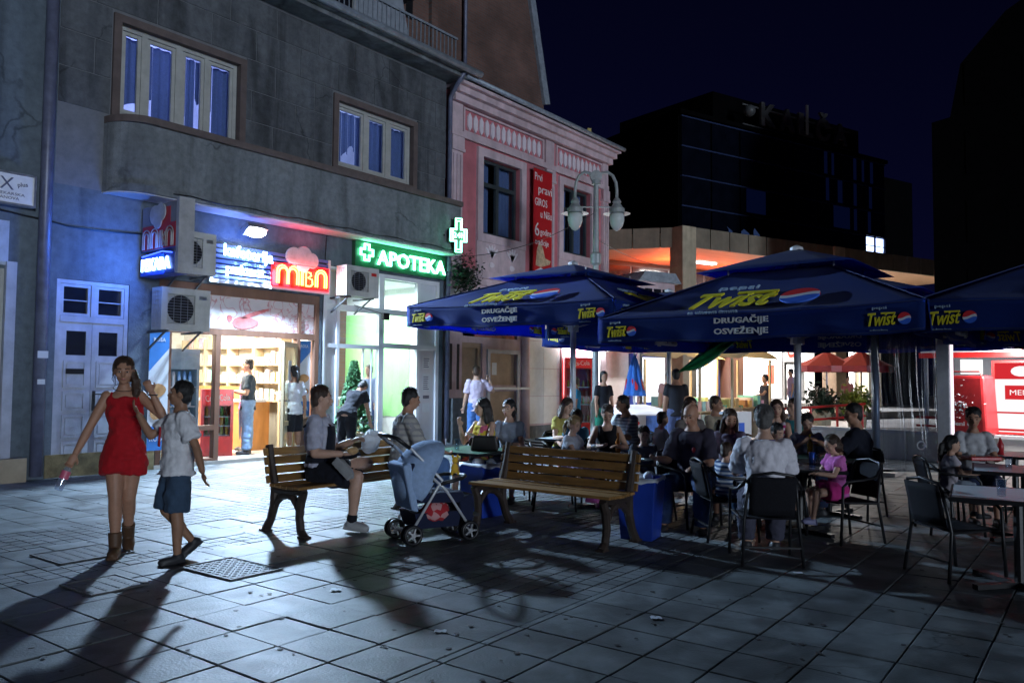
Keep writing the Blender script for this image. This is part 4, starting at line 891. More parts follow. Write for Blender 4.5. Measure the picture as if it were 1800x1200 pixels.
# banner on the pink house
bn = empty('banner', (16.95, YF-.2, 4.0), 0, 'tall red vertical banner advertising gyros on the pink facade', 'banner')
ban = MB().box(16.5, 17.3, YF-.2, YF-.17, 3.95, 7.0); obj('cloth', ban, mat('red banner vinyl', (.5,.015,.02), .45, var=.08), bn, world=True)
ty = YF-.205; tt = MB()
for s, x, z, hgt, wd in (('Prvi',16.68,6.78,.2,.32),('pravi',16.98,6.43,.28,.6),('GIROS',16.8,6.12,.2,.55),('u Nišu',17.03,5.82,.2,.5),('6',16.63,5.4,.36,.2),('godina',17.02,5.33,.22,.5),('tradicije',16.85,5.05,.2,.6)):
    tt.text(s, (x,ty,z), (1,0,0), (0,0,1), hgt, wd, .003)
obj('lettering', tt, K['white'], bn, world=True)
obj('white_wave', MB().prism([(0,0),(.8,0),(.8,.42),(.6,.38),(.3,.46),(0,.34)], (16.5,YF-.201,3.95), (1,0,0), (0,0,1), (0,-.004,0)), K['white'], bn, world=True)
obj('wave_lettering', MB().text('GIROS', (16.9,YF-.21,4.13), (1,0,0), (0,0,1), .2, .66, .003), K['red'], bn, world=True)
obj('food_print', MB().prism([(.08,.0),(.3,-.03),(.7,.08),(.75,.18),(.5,.22),(.38,.5),(.22,.62),(.12,.4)], (16.5,YF-.203,4.45), (1,0,0), (0,0,1), (0,-.003,0)), mat('wrap print', (.55,.4,.26), .5, var=.5, scale=9), bn, world=True)
for z in (7.0, 3.95): obj('rail', MB().bar((16.48,YF-.19,z),(17.32,YF-.19,z),.03,.03).bar((16.6,YF-.19,z),(16.6,YF,z),.02,.02).bar((17.2,YF-.19,z),(17.2,YF,z),.02,.02), K['steel'], bn, world=True)
# vine on the corner
def leaves(n, cfn, size, seed):
    rr = random.Random(seed); m = MB()
    for i in range(n):
        c = Vector(cfn(rr)); a = Vector((rr.gauss(0,1),rr.gauss(0,1),rr.gauss(0,1))).normalized(); b = a.orthogonal().normalized(); s = size*rr.uniform(.6,1.4)
        m.add([c-a*s, c+b*s*.5, c+a*s, c-b*s*.5], [(0,1,2,3)])
    return m
K['leafdk'] = mat('dark leaf', (.015,.035,.02), .6, var=.5, scale=30)
vn = empty('climbing_plant', (13.6, YF-.2, 3.4), 0, 'dark leafy plant growing on the ledge beside the green cross', 'plant')
obj('foliage', leaves(900, lambda r: (13.75+r.gauss(0,.22), YF-.28+r.gauss(0,.1), 3.85+r.gauss(0,.22)), .05, 3), K['leafdk'], vn, world=True, kind='stuff')
obj('stem', MB().tube([(13.6,YF-.05,3.3),(13.68,YF-.15,3.6),(13.8,YF-.25,4.0)], [.02,.015,.008], 6), K['woodbrown'], vn, world=True)
# potted conifer at the pharmacy door
cf = empty('potted_conifer', (10.25, YF-.55, 0), 0, 'dense green conifer in a pot at the pharmacy door', 'plant')
def conp(r):
    z = r.random()**.8; a = r.uniform(0, 6.283); rad = (.36*(1-z)+.04)*(.45+.6*r.random()); return (10.25+rad*math.cos(a), YF-.55+rad*math.sin(a), .45+1.35*z)
obj('crown', leaves(5200, conp, .045, 5), mat('conifer green', (.04,.13,.045), .6, var=.6, scale=25), cf, world=True, kind='stuff')
obj('trunk', MB().cone((10.25,YF-.55,.3),(10.25,YF-.55,1.5),.035,.01,8), K['woodbrown'], cf, world=True)
obj('pot', MB().tube([(10.25,YF-.55,0),(10.25,YF-.55,.38),(10.25,YF-.55,.42)], [.16,.22,.23], 16), K['beige'], cf, world=True)

# ================================================================== street lamp (unlit)
lp = empty('street_lamp', gp(17.5, 1.83), VIEW-R(90), 'pale iron street lamp with two unlit hanging lanterns', 'street lamp')
K['lampiron'] = mat('pale green grey lamp paint', (.34,.36,.36), .45, .2, var=.2, scale=8)
K['globe'] = mat('milky lamp glass', (.6,.64,.62), .15, var=.05, spec=.6, sub=.1)
obj('post', MB().tube([(0,0,0),(0,0,.25),(0,0,.3),(0,0,1.0),(0,0,1.06),(0,0,4.0),(0,0,4.05),(0,0,4.25),(0,0,4.3),(0,0,5.85)], [.16,.16,.11,.1,.075,.065,.12,.12,.07,.055], 14), K['lampiron'], lp, smooth=False)
obj('finial', MB().tube([(0,-.06,5.98),(0,.06,5.98)], .13, 16).tube([(0,-.07,5.98),(0,.07,5.98)], .06, 12).cone((0,0,5.8),(0,0,5.9),.1,.1,12), K['lampiron'], lp)
obj('crossbar', MB().bar((-.42,0,5.3),(.42,0,5.3),.025,.025), K['lampiron'], lp)
for s in (-1, 1):
    L_ = obj('lantern', MB().tube([(s*.46,0,5.5+.0),(s*.46,0,5.42),(s*.46,0,5.38),(s*.46,0,5.3),(s*.46,0,5.27),(s*.46,0,5.17),(s*.46,0,5.15)], [.05,.1,.08,.13,.17,.18,.3], 18), K['lampiron'], lp, smooth=False)
    obj('bulb_glass', MB().tube([(s*.46,0,5.149),(s*.46,0,5.0),(s*.46,0,4.88),(s*.46,0,4.8),(s*.46,0,4.77)], [.165,.165,.13,.07,.01], 18), K['globe'], L_, smooth=True)
    pth = [(s*(.05+.41*math.sin(math.pi/2*i/8)) if i <= 8 else s*.46, 0, 5.85+.25*math.sin(math.pi*i/8)*.6 if i <= 8 else 5.5) for i in range(9)]
    pth = [(s*.05,0,5.95),(s*.14,0,6.06),(s*.26,0,6.08),(s*.37,0,6.0),(s*.44,0,5.85),(s*.46,0,5.68),(s*.46,0,5.5)]
    obj('arm', MB().tube(pth, .035, 10), K['lampiron'], lp, smooth=True)
# overhead cables
for i, (a, b, sag) in enumerate((((13.6,YF-.1,4.3),(14.95,9.35,5.2),.25),((14.95,9.35,4.6),(31.5,14.5,6.8),.5))):
    a, b = Vector(a), Vector(b); pts = [a.lerp(b, k/14)-Vector((0,0,sag*4*(k/14)*(1-k/14))) for k in range(15)]
    tag(obj('overhead_cable', MB().tube(pts, .008, 5), K['black']), ['thin cable from the pink house corner to the street lamp', 'thin cable from the street lamp to the hotel canopy'][i], 'cable')

# ================================================================== parasols
K['blue'] = cloth('blue parasol canvas', (.005,.026,.15), trl=.4, rough=.85, tcol=(.012,.07,.62)); K['bluein'] = K['blue']
K['tyel'] = mat('yellow print', (.58,.52,.02), .6, var=.05); K['tgrey'] = mat('pale blue print', (.3,.42,.6), .6, var=.05); K['twhite'] = mat('white print', (.58,.61,.66), .6, var=.05)
K['tred'] = mat('red print', (.6,.02,.03), .6, var=.05); K['tblue'] = mat('royal blue print', (.03,.12,.6), .6, var=.05)
def disc(mb, o, ux, uy, un, rx, ry, lo, hi, n=24):   # slice of an ellipse between two wavy lines
    pts = []
    for i in range(n+1):
        t = -1+2*i/n; pts.append((t, hi(t)))
    low = [(-1+2*i/n, lo(-1+2*i/n)) for i in range(n, -1, -1)]
    poly = [(x*rx, max(-math.sqrt(max(0,1-x*x)), min(math.sqrt(max(0,1-x*x)), y))*ry) for x, y in pts+low]
    return mb.prism(poly, o, ux, uy, un)
def logo(parent, o, ux, uy, un, w, ext=.006):
    o, ux, uy, un = Vector(o), Vector(ux).normalized(), Vector(uy).normalized(), Vector(un).normalized(); e = un*ext
    h = w*.33
    yl = MB().text('Twist', o-ux*w*.16-e*.0, ux+uy*.05, uy+ux*.22, h, w*.66, ext, bold=.015)
    yl.obox(o+uy*h*.42+ux*w*.0, ux*w*.16, uy*h*.06, un*ext)
    obj('logo_lettering', yl, K['tyel'], parent)
    obj('logo_lettering', MB().text('pepsi', o-ux*w*.2+uy*h*.8, ux, uy, h*.26, w*.32, ext), K['tgrey'], parent); obj('logo_lettering', MB().text('sa ukusom limuna', o-ux*w*.22-uy*h*.8, ux, uy, h*.1, w*.4, ext), K['tgrey'], parent, kind='stuff')
    c = o+ux*w*.36; r = w*.145
    wv = lambda k: (lambda t: k+.22*math.sin(t*2.2))
    top, bot = (lambda t: 2), (lambda t: -2)
    obj('logo_ball', disc(MB(), c-e, ux, uy, e*2, r, r, wv(.2), top), K['tred'], parent)
    obj('logo_ball', disc(MB(), c-e, ux, uy, e*2, r, r, wv(-.2), wv(.2)), K['twhite'], parent)
    obj('logo_ball', disc(MB(), c-e, ux, uy, e*2, r, r, bot, wv(-.2)), K['tblue'], parent)
K['seam'] = mat('navy seam tape', (.008,.02,.1), .8)
def parasol(x, y, s, ze, zp, label, vh=.3, pole_to=0, tilt=(0,0), rz=0, wob=0):
    u = empty('parasol', (x, y, 0), rz, label, 'parasol', 'blue square cafe parasols')
    ins = .55; rise = zp-ze
    def edge(k):
        a = math.pi/2*k; return Vector((round(math.cos(a)),round(math.sin(a)),0)), Vector((-round(math.sin(a)),round(math.cos(a)),0))
    def zt(p): return p.x*tilt[0]+p.y*tilt[1]
    kz = rise*.66
    for k in range(4):
        n, t = edge(k)
        def top(a, b):
            r = s+(ins-s)*b; p = n*r+t*(r*(2*a-1)); sag = -.09*math.sin(math.pi*b)*(1-(2*a-1)**2)-.05*(1-b)*(1-(2*a-1)**2)*.6+.035*(noise.noise(Vector((a*5+k*7+wob*3, b*4, wob)))*(1-abs(2*a-1)**4)*(1-b*.7))-.012*abs(math.sin(2*math.pi*a))
            z = ze+kz*b+sag+zt(p); return (p.x, p.y, z)
        m = MB().grid(top, 24, 16); o = obj('canopy_panel', m, K['blue'], u, smooth=True); sd = o.modifiers.new('thick', 'SOLIDIFY'); sd.thickness = .004
        def val(a, b):
            p = n*(s+.012)+t*(s*(2*a-1)); w_ = (.022*math.sin(a*9+k*2+wob)+.012*math.sin(a*31+wob*2)+.03*noise.noise(Vector((a*9+k*5, b*2, wob))))*b
            q = p+n*w_; zz = ze-.03*(1-(2*a-1)**2)+zt(p)-vh*b-.012*math.sin(a*14+k)*b; return (q.x, q.y, zz)
        m = MB().grid(val, 48, 5); o = obj('valance', m, K['blue'], u, smooth=True); sd = o.modifiers.new('thick', 'SOLIDIFY'); sd.thickness = .004
        uy_ = Vector((0,0,1)); base = n*(s+.014)
        for tx, kind in ((-.82,'l'),(.82,'l')):
            sx = t*(tx*s); logo(u, base+sx+Vector((0,0,ze-vh*.52-.02+zt(base+sx))), t, uy_, n, .40, .024)
        c = base+Vector((0,0,ze-vh*.5-.02+zt(base)))
        for sgn_, wrd in ((1,'DRUGAČIJE'),(-1,'OSVEŽENJE')): obj('valance_lettering', MB().text(wrd, c+uy_*(.06*sgn_), t, uy_, .1, .6, .024, bold=.02), K['twhite'], u)
        mid = n*(s+(ins-s)*.27); slope = (n*(ins-s)+Vector((0,0,kz))).normalized(); nn = t.cross(slope).normalized()
        nn = nn if nn.z > 0 else -nn
        logo(u, mid+Vector((0,0,ze+kz*.27-.05+zt(mid)))+nn*.045, t, slope, nn, 1.45, .01)
        pa, pb = (n+t)*s, (n+t)*ins
        obj('seam', MB().tube([tuple(pa.lerp(pb, q/6)+Vector((0,0,ze+kz*q/6+.004+zt(pa.lerp(pb, q/6))))) for q in range(7)], .007, 6), K['seam'], u)
        for hz_ in (.012, vh-.02): obj('hem', MB().tube([tuple(Vector(val(q/24, hz_/vh))+n*.006) for q in range(25)], .0045, 5), K['seam'], u)
        # vent cap
        def cap(a, b):
            r = (ins+.38)*(1-b)+.03*b; p = n*r+t*(r*(2*a-1)); return (p.x, p.y, ze+kz-.02+rise*.36*b+zt(p))
        o = obj('vent_cap', MB().grid(cap, 6, 4), K['blue'], u, smooth=True); sd = o.modifiers.new('thick', 'SOLIDIFY'); sd.thickness = .004
        d1 = (n+t)
        obj('rib', MB().bar((0,0,ze+kz*.98-.05), tuple(d1*s*.99+Vector((0,0,ze-.03+zt(d1*s)))), .03, .03), K['alu'], u)
        obj('strut', MB().bar((0,0,ze-.25), tuple(d1*s*.5+Vector((0,0,ze+kz*.5-.1+zt(d1*s*.5)))), .022, .022), K['alu'], u)
        cp = d1*(ins+.36)*.97; obj('cap_stud', MB().bar(tuple(cp*.72+Vector((0,0,ze+kz-.14))), tuple(cp*.72+Vector((0,0,ze+kz+.08))), .018, .018), K['alu'], u)
    obj('finial', MB().tube([(0,0,zp-.05),(0,0,zp+.02),(0,0,zp+.05)], [.09,.08,.02], 12), K['alu'], u)
    obj('pole', MB().tube([(0,0,pole_to),(0,0,zp-.05)], .045, 14), K['alu'], u, smooth=True)
    obj('hub', MB().tube([(0,0,ze-.3),(0,0,ze-.2)], .085, 12), K['alu'], u)
    obj('base', MB().box(-.38, .38, -.38, .38, .002, .06).tube([(0,0,.06),(0,0,.3)], .06, 12), K['steel'], u)
    return u
parasol(10.3, 6.85, 1.8, 2.52, 3.27, 'left blue parasol in front, nearest the pharmacy', tilt=(0,.022))
parasol(10.1, 3.35, 1.8, 2.24, 3.14, 'middle front blue parasol above the man in the white shirt', tilt=(0,-.01), wob=1)
parasol(10.15, -.12, 1.78, 2.25, 3.1, 'blue parasol cut off by the right edge', tilt=(0,.0), wob=2)
parasol(14.1, 7.15, 1.75, 2.42, 3.22, 'blue parasol behind the left front one beside the street lamp', wob=3)
parasol(14.0, 3.4, 1.75, 2.36, 3.2, 'blue parasol half hidden behind the middle front one', wob=4)

# ================================================================== benches
K['slatw'] = mat('varnished bench slat', (.26,.135,.04), .45, var=.4, scale=3, stretch=(1,9,9), bump=.2, bscale=30, rand=.2)
K['benchiron'] = mat('brown cast iron', (.05,.035,.028), .5, .3, var=.3, scale=12, bump=.2)
def bench(x, y, rz, L_, label):
    b = empty('park_bench', (x, y, 0), rz, label, 'bench', 'wood and iron benches')
    for sx in (-1, 1):
        xx = sx*(L_/2-.07); e = MB()
        def P3(pts, r): e.tube([(xx, a, c) for a, c in pts], r, 8)
        P3([(.34,.0),(.26,.12),(.205,.26),(.205,.44),(.265,.64),(.31,.82)], [.045,.04,.044,.042,.036,.036])
        P3([(-.26,.0),(-.2,.06),(-.175,.18),(-.19,.32),(-.24,.42)], [.045,.038,.038,.042,.036])
        P3([(.22,.41),(.0,.405),(-.24,.42)], [.04,.036,.036])
        P3([(.21,.2),(.17,.29),(.09,.35),(.0,.37),(-.08,.35),(-.14,.29),(-.175,.2)], [.02,.032,.034,.034,.034,.032,.02])
        e.box(xx-.04, xx+.04, .28, .39, 0, .02).box(xx-.04, xx+.04, -.3, -.2, 0, .02)
        obj('end_frame', e, K['benchiron'], b)
    for i in range(4):
        z = .5+i*.085; yy = .235+ (z-.46)*.2
        s = MB().obox((0,yy,z), (L_/2,0,0), (0,.014,-.003), (0,.008,.036)); obj('back_slat', s, K['slatw'], b, bevel=.006)
    for i in range(5):
        s = MB().obox((0,.16-i*.092,.445+.004*abs(i-2)), (L_/2,0,0), (0,.04,0), (0,0,.014)); obj('seat_slat', s, K['slatw'], b, bevel=.006)
    for sx in (-1, 1):
        for i in range(4): obj('bolt', MB().ell((sx*(L_/2-.07),.215+.2*(.04+i*.085),.5+i*.085),.01,.008,.01,6,4), K['steel'], b)
    return b
bench(5.52, 6.28, 0, 1.86, 'wooden bench with two men, left of the pushchair')
bench(6.2, 4.38, R(-90), 1.6, 'empty wooden bench between the two blue bins')
# bins
def bin_(x, y, rz, label):
    b = empty('litter_bin', (x, y, 0), rz, label, 'bin', 'blue litter bins')
    m = MB(); h, a, c = .56, .15, .185
    obj('body', MB().loft([[(-a,-a,0),(a,-a,0),(a,a,0),(-a,a,0)],[(-c,-c,h),(c,-c,h),(c,c,h),(-c,c,h)],[(-c+.015,-c+.015,h),(c-.015,-c+.015,h),(c-.015,c-.015,h),(-c+.015,c-.015,h)],[(-c+.03,-c+.03,h-.1),(c-.03,-c+.03,h-.1),(c-.03,c-.03,h-.1),(-c+.03,c-.03,h-.1)]]), mat('blue bin plastic', (.015,.05,.36), .35, var=.12), b, bevel=.006)
    rr = random.Random(int(x*100)); bag = MB()
    for i in range(4):
        pass
    obj('bag_rim', MB().loft([[((c+.012+.012*rr.random())*math.cos(t)*1.28 if False else (max(-1,min(1,1.45*math.cos(t)))*(c+.01)), max(-1,min(1,1.45*math.sin(t)))*(c+.01), h-.04*rr.random()-.01) for t in [2*math.pi*i/28 for i in range(28)]],
        [(max(-1,min(1,1.45*math.cos(t)))*(c+.004), max(-1,min(1,1.45*math.sin(t)))*(c+.004), h+.012) for t in [2*math.pi*i/28 for i in range(28)]],
        [(max(-1,min(1,1.45*math.cos(t)))*(c-.03), max(-1,min(1,1.45*math.sin(t)))*(c-.03), h-.06) for t in [2*math.pi*i/28 for i in range(28)]]], cap=False), mat('white bin bag', (.6,.65,.72), .4, var=.15), b, smooth=True)
    for i, (dx, dy, r) in enumerate(((-.06,.02,.075),(.07,-.05,.06),(.05,.09,.05))):
        e = MB().ell((dx,dy,h-.0),r,r*.8,r*.75,9,6); e.v = [tuple(Vector(p)+Vector((0,0,1))*.0+noise.noise_vector(Vector(p)*22)*.014) for p in e.v]
        obj('crumpled_paper', e, K['paperw'], b)
    return b
bin_(6.72, 3.70, R(12), 'blue bin at the right end of the empty bench')
bin_(6.70, 5.62, R(-5), 'blue bin between the pushchair and the empty bench')

# ================================================================== pushchair
ps = empty('pushchair', (5.40, 5.15, 0), R(-22), 'light blue hooded pushchair with grey wheels parked by the bench', 'pushchair')
K['phood'] = cloth('pale blue hood fabric', (.36,.50,.74), trl=.1); K['pnavy'] = cloth('navy seat fabric', (.015,.02,.05))
for sx, wx in ((-1,-.27),(1,.29)):
    for sy in (-1, 1):
        for dy in (-.035, .035):
            yy = sy*.2+dy; w_ = obj('wheel', MB().tube([(wx+.075*math.cos(2*math.pi*i/20),yy,.09+.075*math.sin(2*math.pi*i/20)) for i in range(20)], .016, 8, closed=True), K['black'], ps, smooth=True)
            h = MB().tube([(wx,yy-.012,.09),(wx,yy+.012,.09)], .022, 10)
            for i in range(5): a = 2*math.pi*i/5; h.bar((wx,yy,.09),(wx+.062*math.cos(a),yy,.09+.062*math.sin(a)),.014,.02,up=(0,1,0))
            obj('hub', h, K['steel'], w_)
    obj('axle', MB().tube([(wx,-.235,.09),(wx,.235,.09)], .012, 8), K['steel'], ps)
for sy in (-1, 1):
    y = sy*.2
    obj('frame_tube', MB().tube([(-.27,y,.12),(-.02,y,.5),(.02,y,.55),(-.28,y,.84),(-.42,y*.8,.93)], .013, 8).tube([(.29,y,.13),(.06,y,.46),(-.1,y,.6)], .013, 8), K['alu'], ps, smooth=True)
obj('handlebar', MB().tube([(-.3,-.2,.85),(-.42,-.19,.94),(-.47,-.1,.96),(-.47,.1,.96),(-.42,.19,.94),(-.3,.2,.85)], .019, 10), K['black'], ps, smooth=True)
hood = MB()
def hd(a, b):
    t = R(-28)+R(178)*a; ph_ = math.pi*b; r = .29*max(.02, math.sin(ph_))**.55 ; return (-.06-r*1.0*math.sin(t)*1.0, -.235*math.cos(ph_), .60+r*math.cos(t)*1.0-.05*math.sin(t))
hood.grid(hd, 18, 14)
o = obj('hood', hood, K['phood'], ps, smooth=True); o.modifiers.new('thick', 'SOLIDIFY').thickness = .008
for k in (.33,.66,.99): obj('hood_hoop', MB().tube([hd(k, i/14) for i in range(15)], .008, 6), K['black'], ps, smooth=True)
obj('seat', MB().prism([(-.22,.36),(.2,.34),(.26,.38),(.24,.44),(-.1,.44),(-.24,.72),(-.3,.7)], (0,-.19,0), (1,0,0), (0,0,1), (0,.38,0)), K['pnavy'], ps, bevel=.02)
obj('back_panel', MB().add([(-.27,-.2,.3),(-.27,.2,.3),(-.36,.2,.7),(-.36,-.2,.7),(-.20,-.2,.28),(-.20,.2,.28),(-.28,.2,.72),(-.28,-.2,.72)], [(0,1,2,3),(7,6,5,4),(0,3,7,4),(1,5,6,2),(0,4,5,1),(3,2,6,7)]), K['phood'], ps, bevel=.02)
obj('leg_apron', MB().prism([(.2,.36),(.34,.42),(.36,.3),(.34,.12),(.28,.1),(.22,.25)], (0,-.18,0), (1,0,0), (0,0,1), (0,.36,0)), K['pnavy'], ps, bevel=.02)
obj('safety_bar', MB().tube([(.0,-.2,.52),(.22,-.19,.56),(.3,-.1,.57),(.3,.1,.57),(.22,.19,.56),(.0,.2,.52)], .018, 8), K['black'], ps, smooth=True)
obj('footrest', MB().box(.28, .42, -.15, .15, .2, .225), K['black'], ps)
obj('basket', MB().loft([[(-.2,-.17,.13),(.2,-.17,.13),(.2,.17,.13),(-.2,.17,.13)],[(-.24,-.19,.27),(.22,-.19,.27),(.22,.19,.27),(-.24,.19,.27)]], cap=True), K['pnavy'], ps)
e = MB().ell((-.02,-.12,.25),.14,.1,.1,14,9); e.v = [tuple(Vector(p)+noise.noise_vector(Vector(p)*14)*.03) for p in e.v]
tag(obj('shopping_bag', MB().add([tuple(Matrix.Rotation(R(-22),3,'Z') @ Vector(p)+Vector((5.40,5.15,0.02))) for p in e.v], e.f), cloth('red patterned bag', (.45,.03,.04), 'floral', (.6,.3,.3), 18), smooth=True), 'red bag lying in the basket under the pushchair', 'bag')
ty_ = MB().ell((.12,-.245,.66),.035,.02,.045,10,8).ell((.12,-.25,.735),.03,.02,.032,10,8).ell((.095,-.25,.77),.012,.012,.015,6,5).ell((.145,-.25,.77),.012,.012,.015,6,5).ell((.09,-.25,.62),.015,.015,.022,6,5).ell((.15,-.25,.62),.015,.015,.022,6,5)
obj('hanging_toy', ty_, mat('yellow plush', (.7,.42,.04), .9), ps, smooth=True)

# ================================================================== cafe chairs and tables
K['mesh'] = mat('black woven seat', (.012,.012,.016), .8, var=.3, scale=60, bump=.4, bscale=300, spec=.15); 
def chair_proto(name='cafe_chair'):
    c = empty(name, (0,0,0), 0, 'chair', 'chair')
    # local: sitter faces +x
    for sy in (-1, 1):
        y = sy*.25
        obj('arm_frame', MB().tube([(.23,y,.0),(.21,y,.3),(.2,y,.52),(.15,y*1.02,.57),(0,y*1.04,.58),(-.15,y*1.0,.6),(-.24,y*.8,.68)], .013, 8), K['black'], c, smooth=True)
        obj('rear_leg', MB().tube([(-.25,y*.95,.0),(-.2,y*.85,.36),(-.22,y*.8,.5),(-.26,y*.7,.7)], .013, 8), K['black'], c, smooth=True)
        obj('seat_rail', MB().tube([(-.2,y*.88,.36),(.22,y*.95,.38)], .011, 6), K['black'], c)
    obj('back_hoop', MB().tube([(-.24,-.2,.66),(-.27,-.16,.72),(-.285,0,.745),(-.27,.16,.72),(-.24,.2,.66)], .013, 8), K['black'], c, smooth=True)
    obj('backrest', MB().grid(lambda a, b: (-.2-.07*b-.03*math.cos((a-.5)*2.4), -.18+.36*a, .40+.31*b), 8, 5), K['mesh'], c, smooth=True).modifiers.new('thick', 'SOLIDIFY').thickness = .008
    obj('seat', MB().grid(lambda a, b: (-.2+.42*a, -.21+.42*b, .375-.018*math.sin(math.pi*a)*math.sin(math.pi*b)), 6, 6), K['mesh'], c, smooth=True).modifiers.new('thick', 'SOLIDIFY').thickness = .01
    obj('cross_bar', MB().bar((-.24,-.22,.15),(-.24,.22,.15),.014,.014), K['black'], c)
    return c
CH = chair_proto(); used = [False]
def chair(p, face, label):
    c = CH if not used[0] else copy_tree(CH); used[0] = True
    c.location = (p.x, p.y, 0); c.rotation_euler = (0,0,face); tag(c, label, 'chair', 'black woven cafe chairs'); return c
def table(p, rz, label, top, w_=.42, z=.66):
    t = empty('cafe_table', (p.x, p.y, 0), rz, label, 'table', 'small square cafe tables')
    obj('table_top', MB().box(-w_, w_, -w_, w_, z-.025, z), top, t, bevel=.006)
    e_ = obj('edge_band', MB().frame(-w_-.012, w_+.012, -w_-.012, w_+.012, .011, z-.03, z+.002), K['black'], t)
    e_.data.transform(Matrix(((1,0,0,0),(0,0,1,0),(0,1,0,0),(0,0,0,1))))
    obj('pedestal', MB().tube([(0,0,.03),(0,0,z-.03)], .035, 10), K['black'], t)
    obj('foot', MB().bar((-.28,-.28,.02),(.28,.28,.02),.05,.035).bar((-.28,.28,.022),(.28,-.28,.022),.05,.035), K['black'], t)
    return t
K['tgreen'] = mat('green table top', (.16,.3,.2), .3, var=.1); K['tdark'] = mat('dark table top', (.05,.045,.05), .25, var=.15); K['tpale'] = mat('pale laminate table top', (.66,.74,.78), .4, var=.06)
FA = VIEW          # heading: away from the camera
LF = VIEW+R(90); RG = VIEW-R(90); BK = VIEW+R(180)
table(gp(9.25,-.45), R(2), 'green topped table with two women behind the blue bin', K['tgreen'])
table(gp(7.95, 2.85), R(20), 'dark table in front of the man in the white shirt', K['tdark'], .40, .64)
table(gp(5.85, 3.68), R(8), 'pale empty table nearest the right edge', K['tpale'], .42, .66)
table(gp(7.6, 4.85), R(8), 'pale table behind the nearest one at the right edge', K['tpale'], .42, .66)
table(gp(9.5, 5.95), R(8), 'pale table with red sauce bottle by the low white wall', K['tpale'], .42, .64)
table(gp(9.35, 1.05), R(5), 'table hidden behind the empty bench backrest', K['tdark'], .4, .62)
table(gp(11.3, .9), R(5), 'dark table near the left parasol pole', K['tpale'], .4, .66)
table(gp(9.0, 3.55), R(25), 'dark table between the boy in white and the man in black', K['tgreen'], .38, .64)
for d, l, f, lab in ((6.65,2.1,FA-R(5),'black chair holding the man in the white shirt'),
    (7.55,3.12,LF+R(15),'black chair holding the girl in pink'),
    (7.6,2.02,RG+R(5),'black chair holding the toddler in stripes'),
    (8.3,1.82,BK+R(35),'black chair under the bald man in the dark polo'),
    (6.2,3.4,RG+R(12),'empty black chair tucked beside the pale table at the right edge'),
    (8.0,4.35,RG-R(10),'black chair holding the small girl at the right'),
    (8.75,4.98,BK,'black chair holding the woman in white by the wall'),
    (8.9,3.8,LF+R(40),'black chair holding the man in black'),
    (9.4,3.42,BK-R(20),'black chair holding the boy in white'),
    (9.95,-.35,BK,'black chair holding the long haired woman at the green table'),
    (10.0,-.04,BK+R(5),'black chair holding the short haired woman at the green table'),
    (9.25,.5,RG,'black chair behind the empty bench, left'),
    (9.9,1.1,BK,'black chair holding the woman in the black tank top'),
    (8.75,1.5,LF,'black chair holding the boy with the plate'),
    (10.8,1.55,LF,'empty black chair in front of the ice cream freezer'),
    (11.2,.35,RG,'empty black chair left of the parasol pole'),
    (10.6,2.75,BK,'black chair behind the bald man'),):
    chair(gp(d,l), f, lab)
# things on tables
def on(d, l, z): p = gp(d, l); return Vector((p.x, p.y, z))
def lathe(c, prof, n=14): c = Vector(c); return MB().tube([c+Vector((0,0,h)) for h, r in prof], [r for h, r in prof], n)
K['sauce'] = mat('red sauce plastic', (.5,.02,.03), .35); K['plate'] = mat('white plate', (.7,.72,.68), .3); K['bottle'] = glass('clear bottle', (.8,.9,1), .15)
tag(obj('sauce_bottle', lathe(on(9.4,5.72,.642), [(0,.035),(.12,.035),(.15,.02),(.2,.008)]), K['sauce'], smooth=True), 'red sauce bottle on the table by the low white wall', 'bottle')
for d, l, z, lab in ((8.0,2.75,.642,'white plate on the white shirted man\'s table'),(8.55,1.42,.62,'pale green plate in front of the small boy'),(9.0,3.5,.642,'plate in front of the boy in white')):
    tag(obj('plate', lathe(on(d,l,z), [(0,.05),(.004,.06),(.014,.105),(.017,.108),(.012,.09)], 18), K['plate'], smooth=True), lab, 'plate')
tag(obj('handbag', MB().add([tuple(on(9.1,-.3,.662)+RT*x+F0*y+Vector((0,0,z))) for x,y,z in [(-.16,-.05,0),(.16,-.05,0),(.16,.05,0),(-.16,.05,0),(-.13,-.03,.17),(.13,-.03,.17),(.13,.03,.17),(-.13,.03,.17)]], [(3,2,1,0),(4,5,6,7),(0,1,5,4),(1,2,6,5),(2,3,7,6),(3,0,4,7)]), mat('black leather', (.02,.018,.016), .35), bevel=.02), 'black handbag on the green topped table', 'bag')
tag(obj('drink_can', lathe(on(8.15,3.05,.642), [(0,.03),(.005,.033),(.11,.033),(.118,.028)], 14), mat('blue can', (.02,.08,.4), .3, .6), smooth=True), 'blue drink can on the white shirted man\'s table', 'can')
# ================================================================== freezer, vendors' stalls, kiosk
fz = empty('ice_cream_freezer', gp(16.4, 2.55), R(-14), 'white and blue ice cream chest freezer with glowing glass lid', 'freezer')
fblu = mat('freezer print blue', (.08,.2,.6), .4, var=.6, scale=4)
obj('chest', MB().box(-.65, .65, -.36, .36, .08, .82), K['white'], fz, bevel=.03)
obj('printed_front', MB().box(-.1, .62, -.372, -.362, .12, .78), fblu, fz)
obj('lid', MB().prism([(-.38,.82),(.38,.82),(.38,.98),(-.38,.86)], (-.67,0,0), (0,1,0), (0,0,1), (1.34,0,0)), mat('lit freezer lid', (.75,.8,.9), .2, emit=.9), fz)
obj('brand_mark', MB().prism(leafpoly(.09,.05), (-.38,-.363,.64), (1,0,0), (0,0,1), (0,-.01,0)), K['red'], fz)
for x in (-.55,.55): obj('castor', MB().box(x-.04, x+.04, -.3, .3, 0, .079), K['black'], fz)
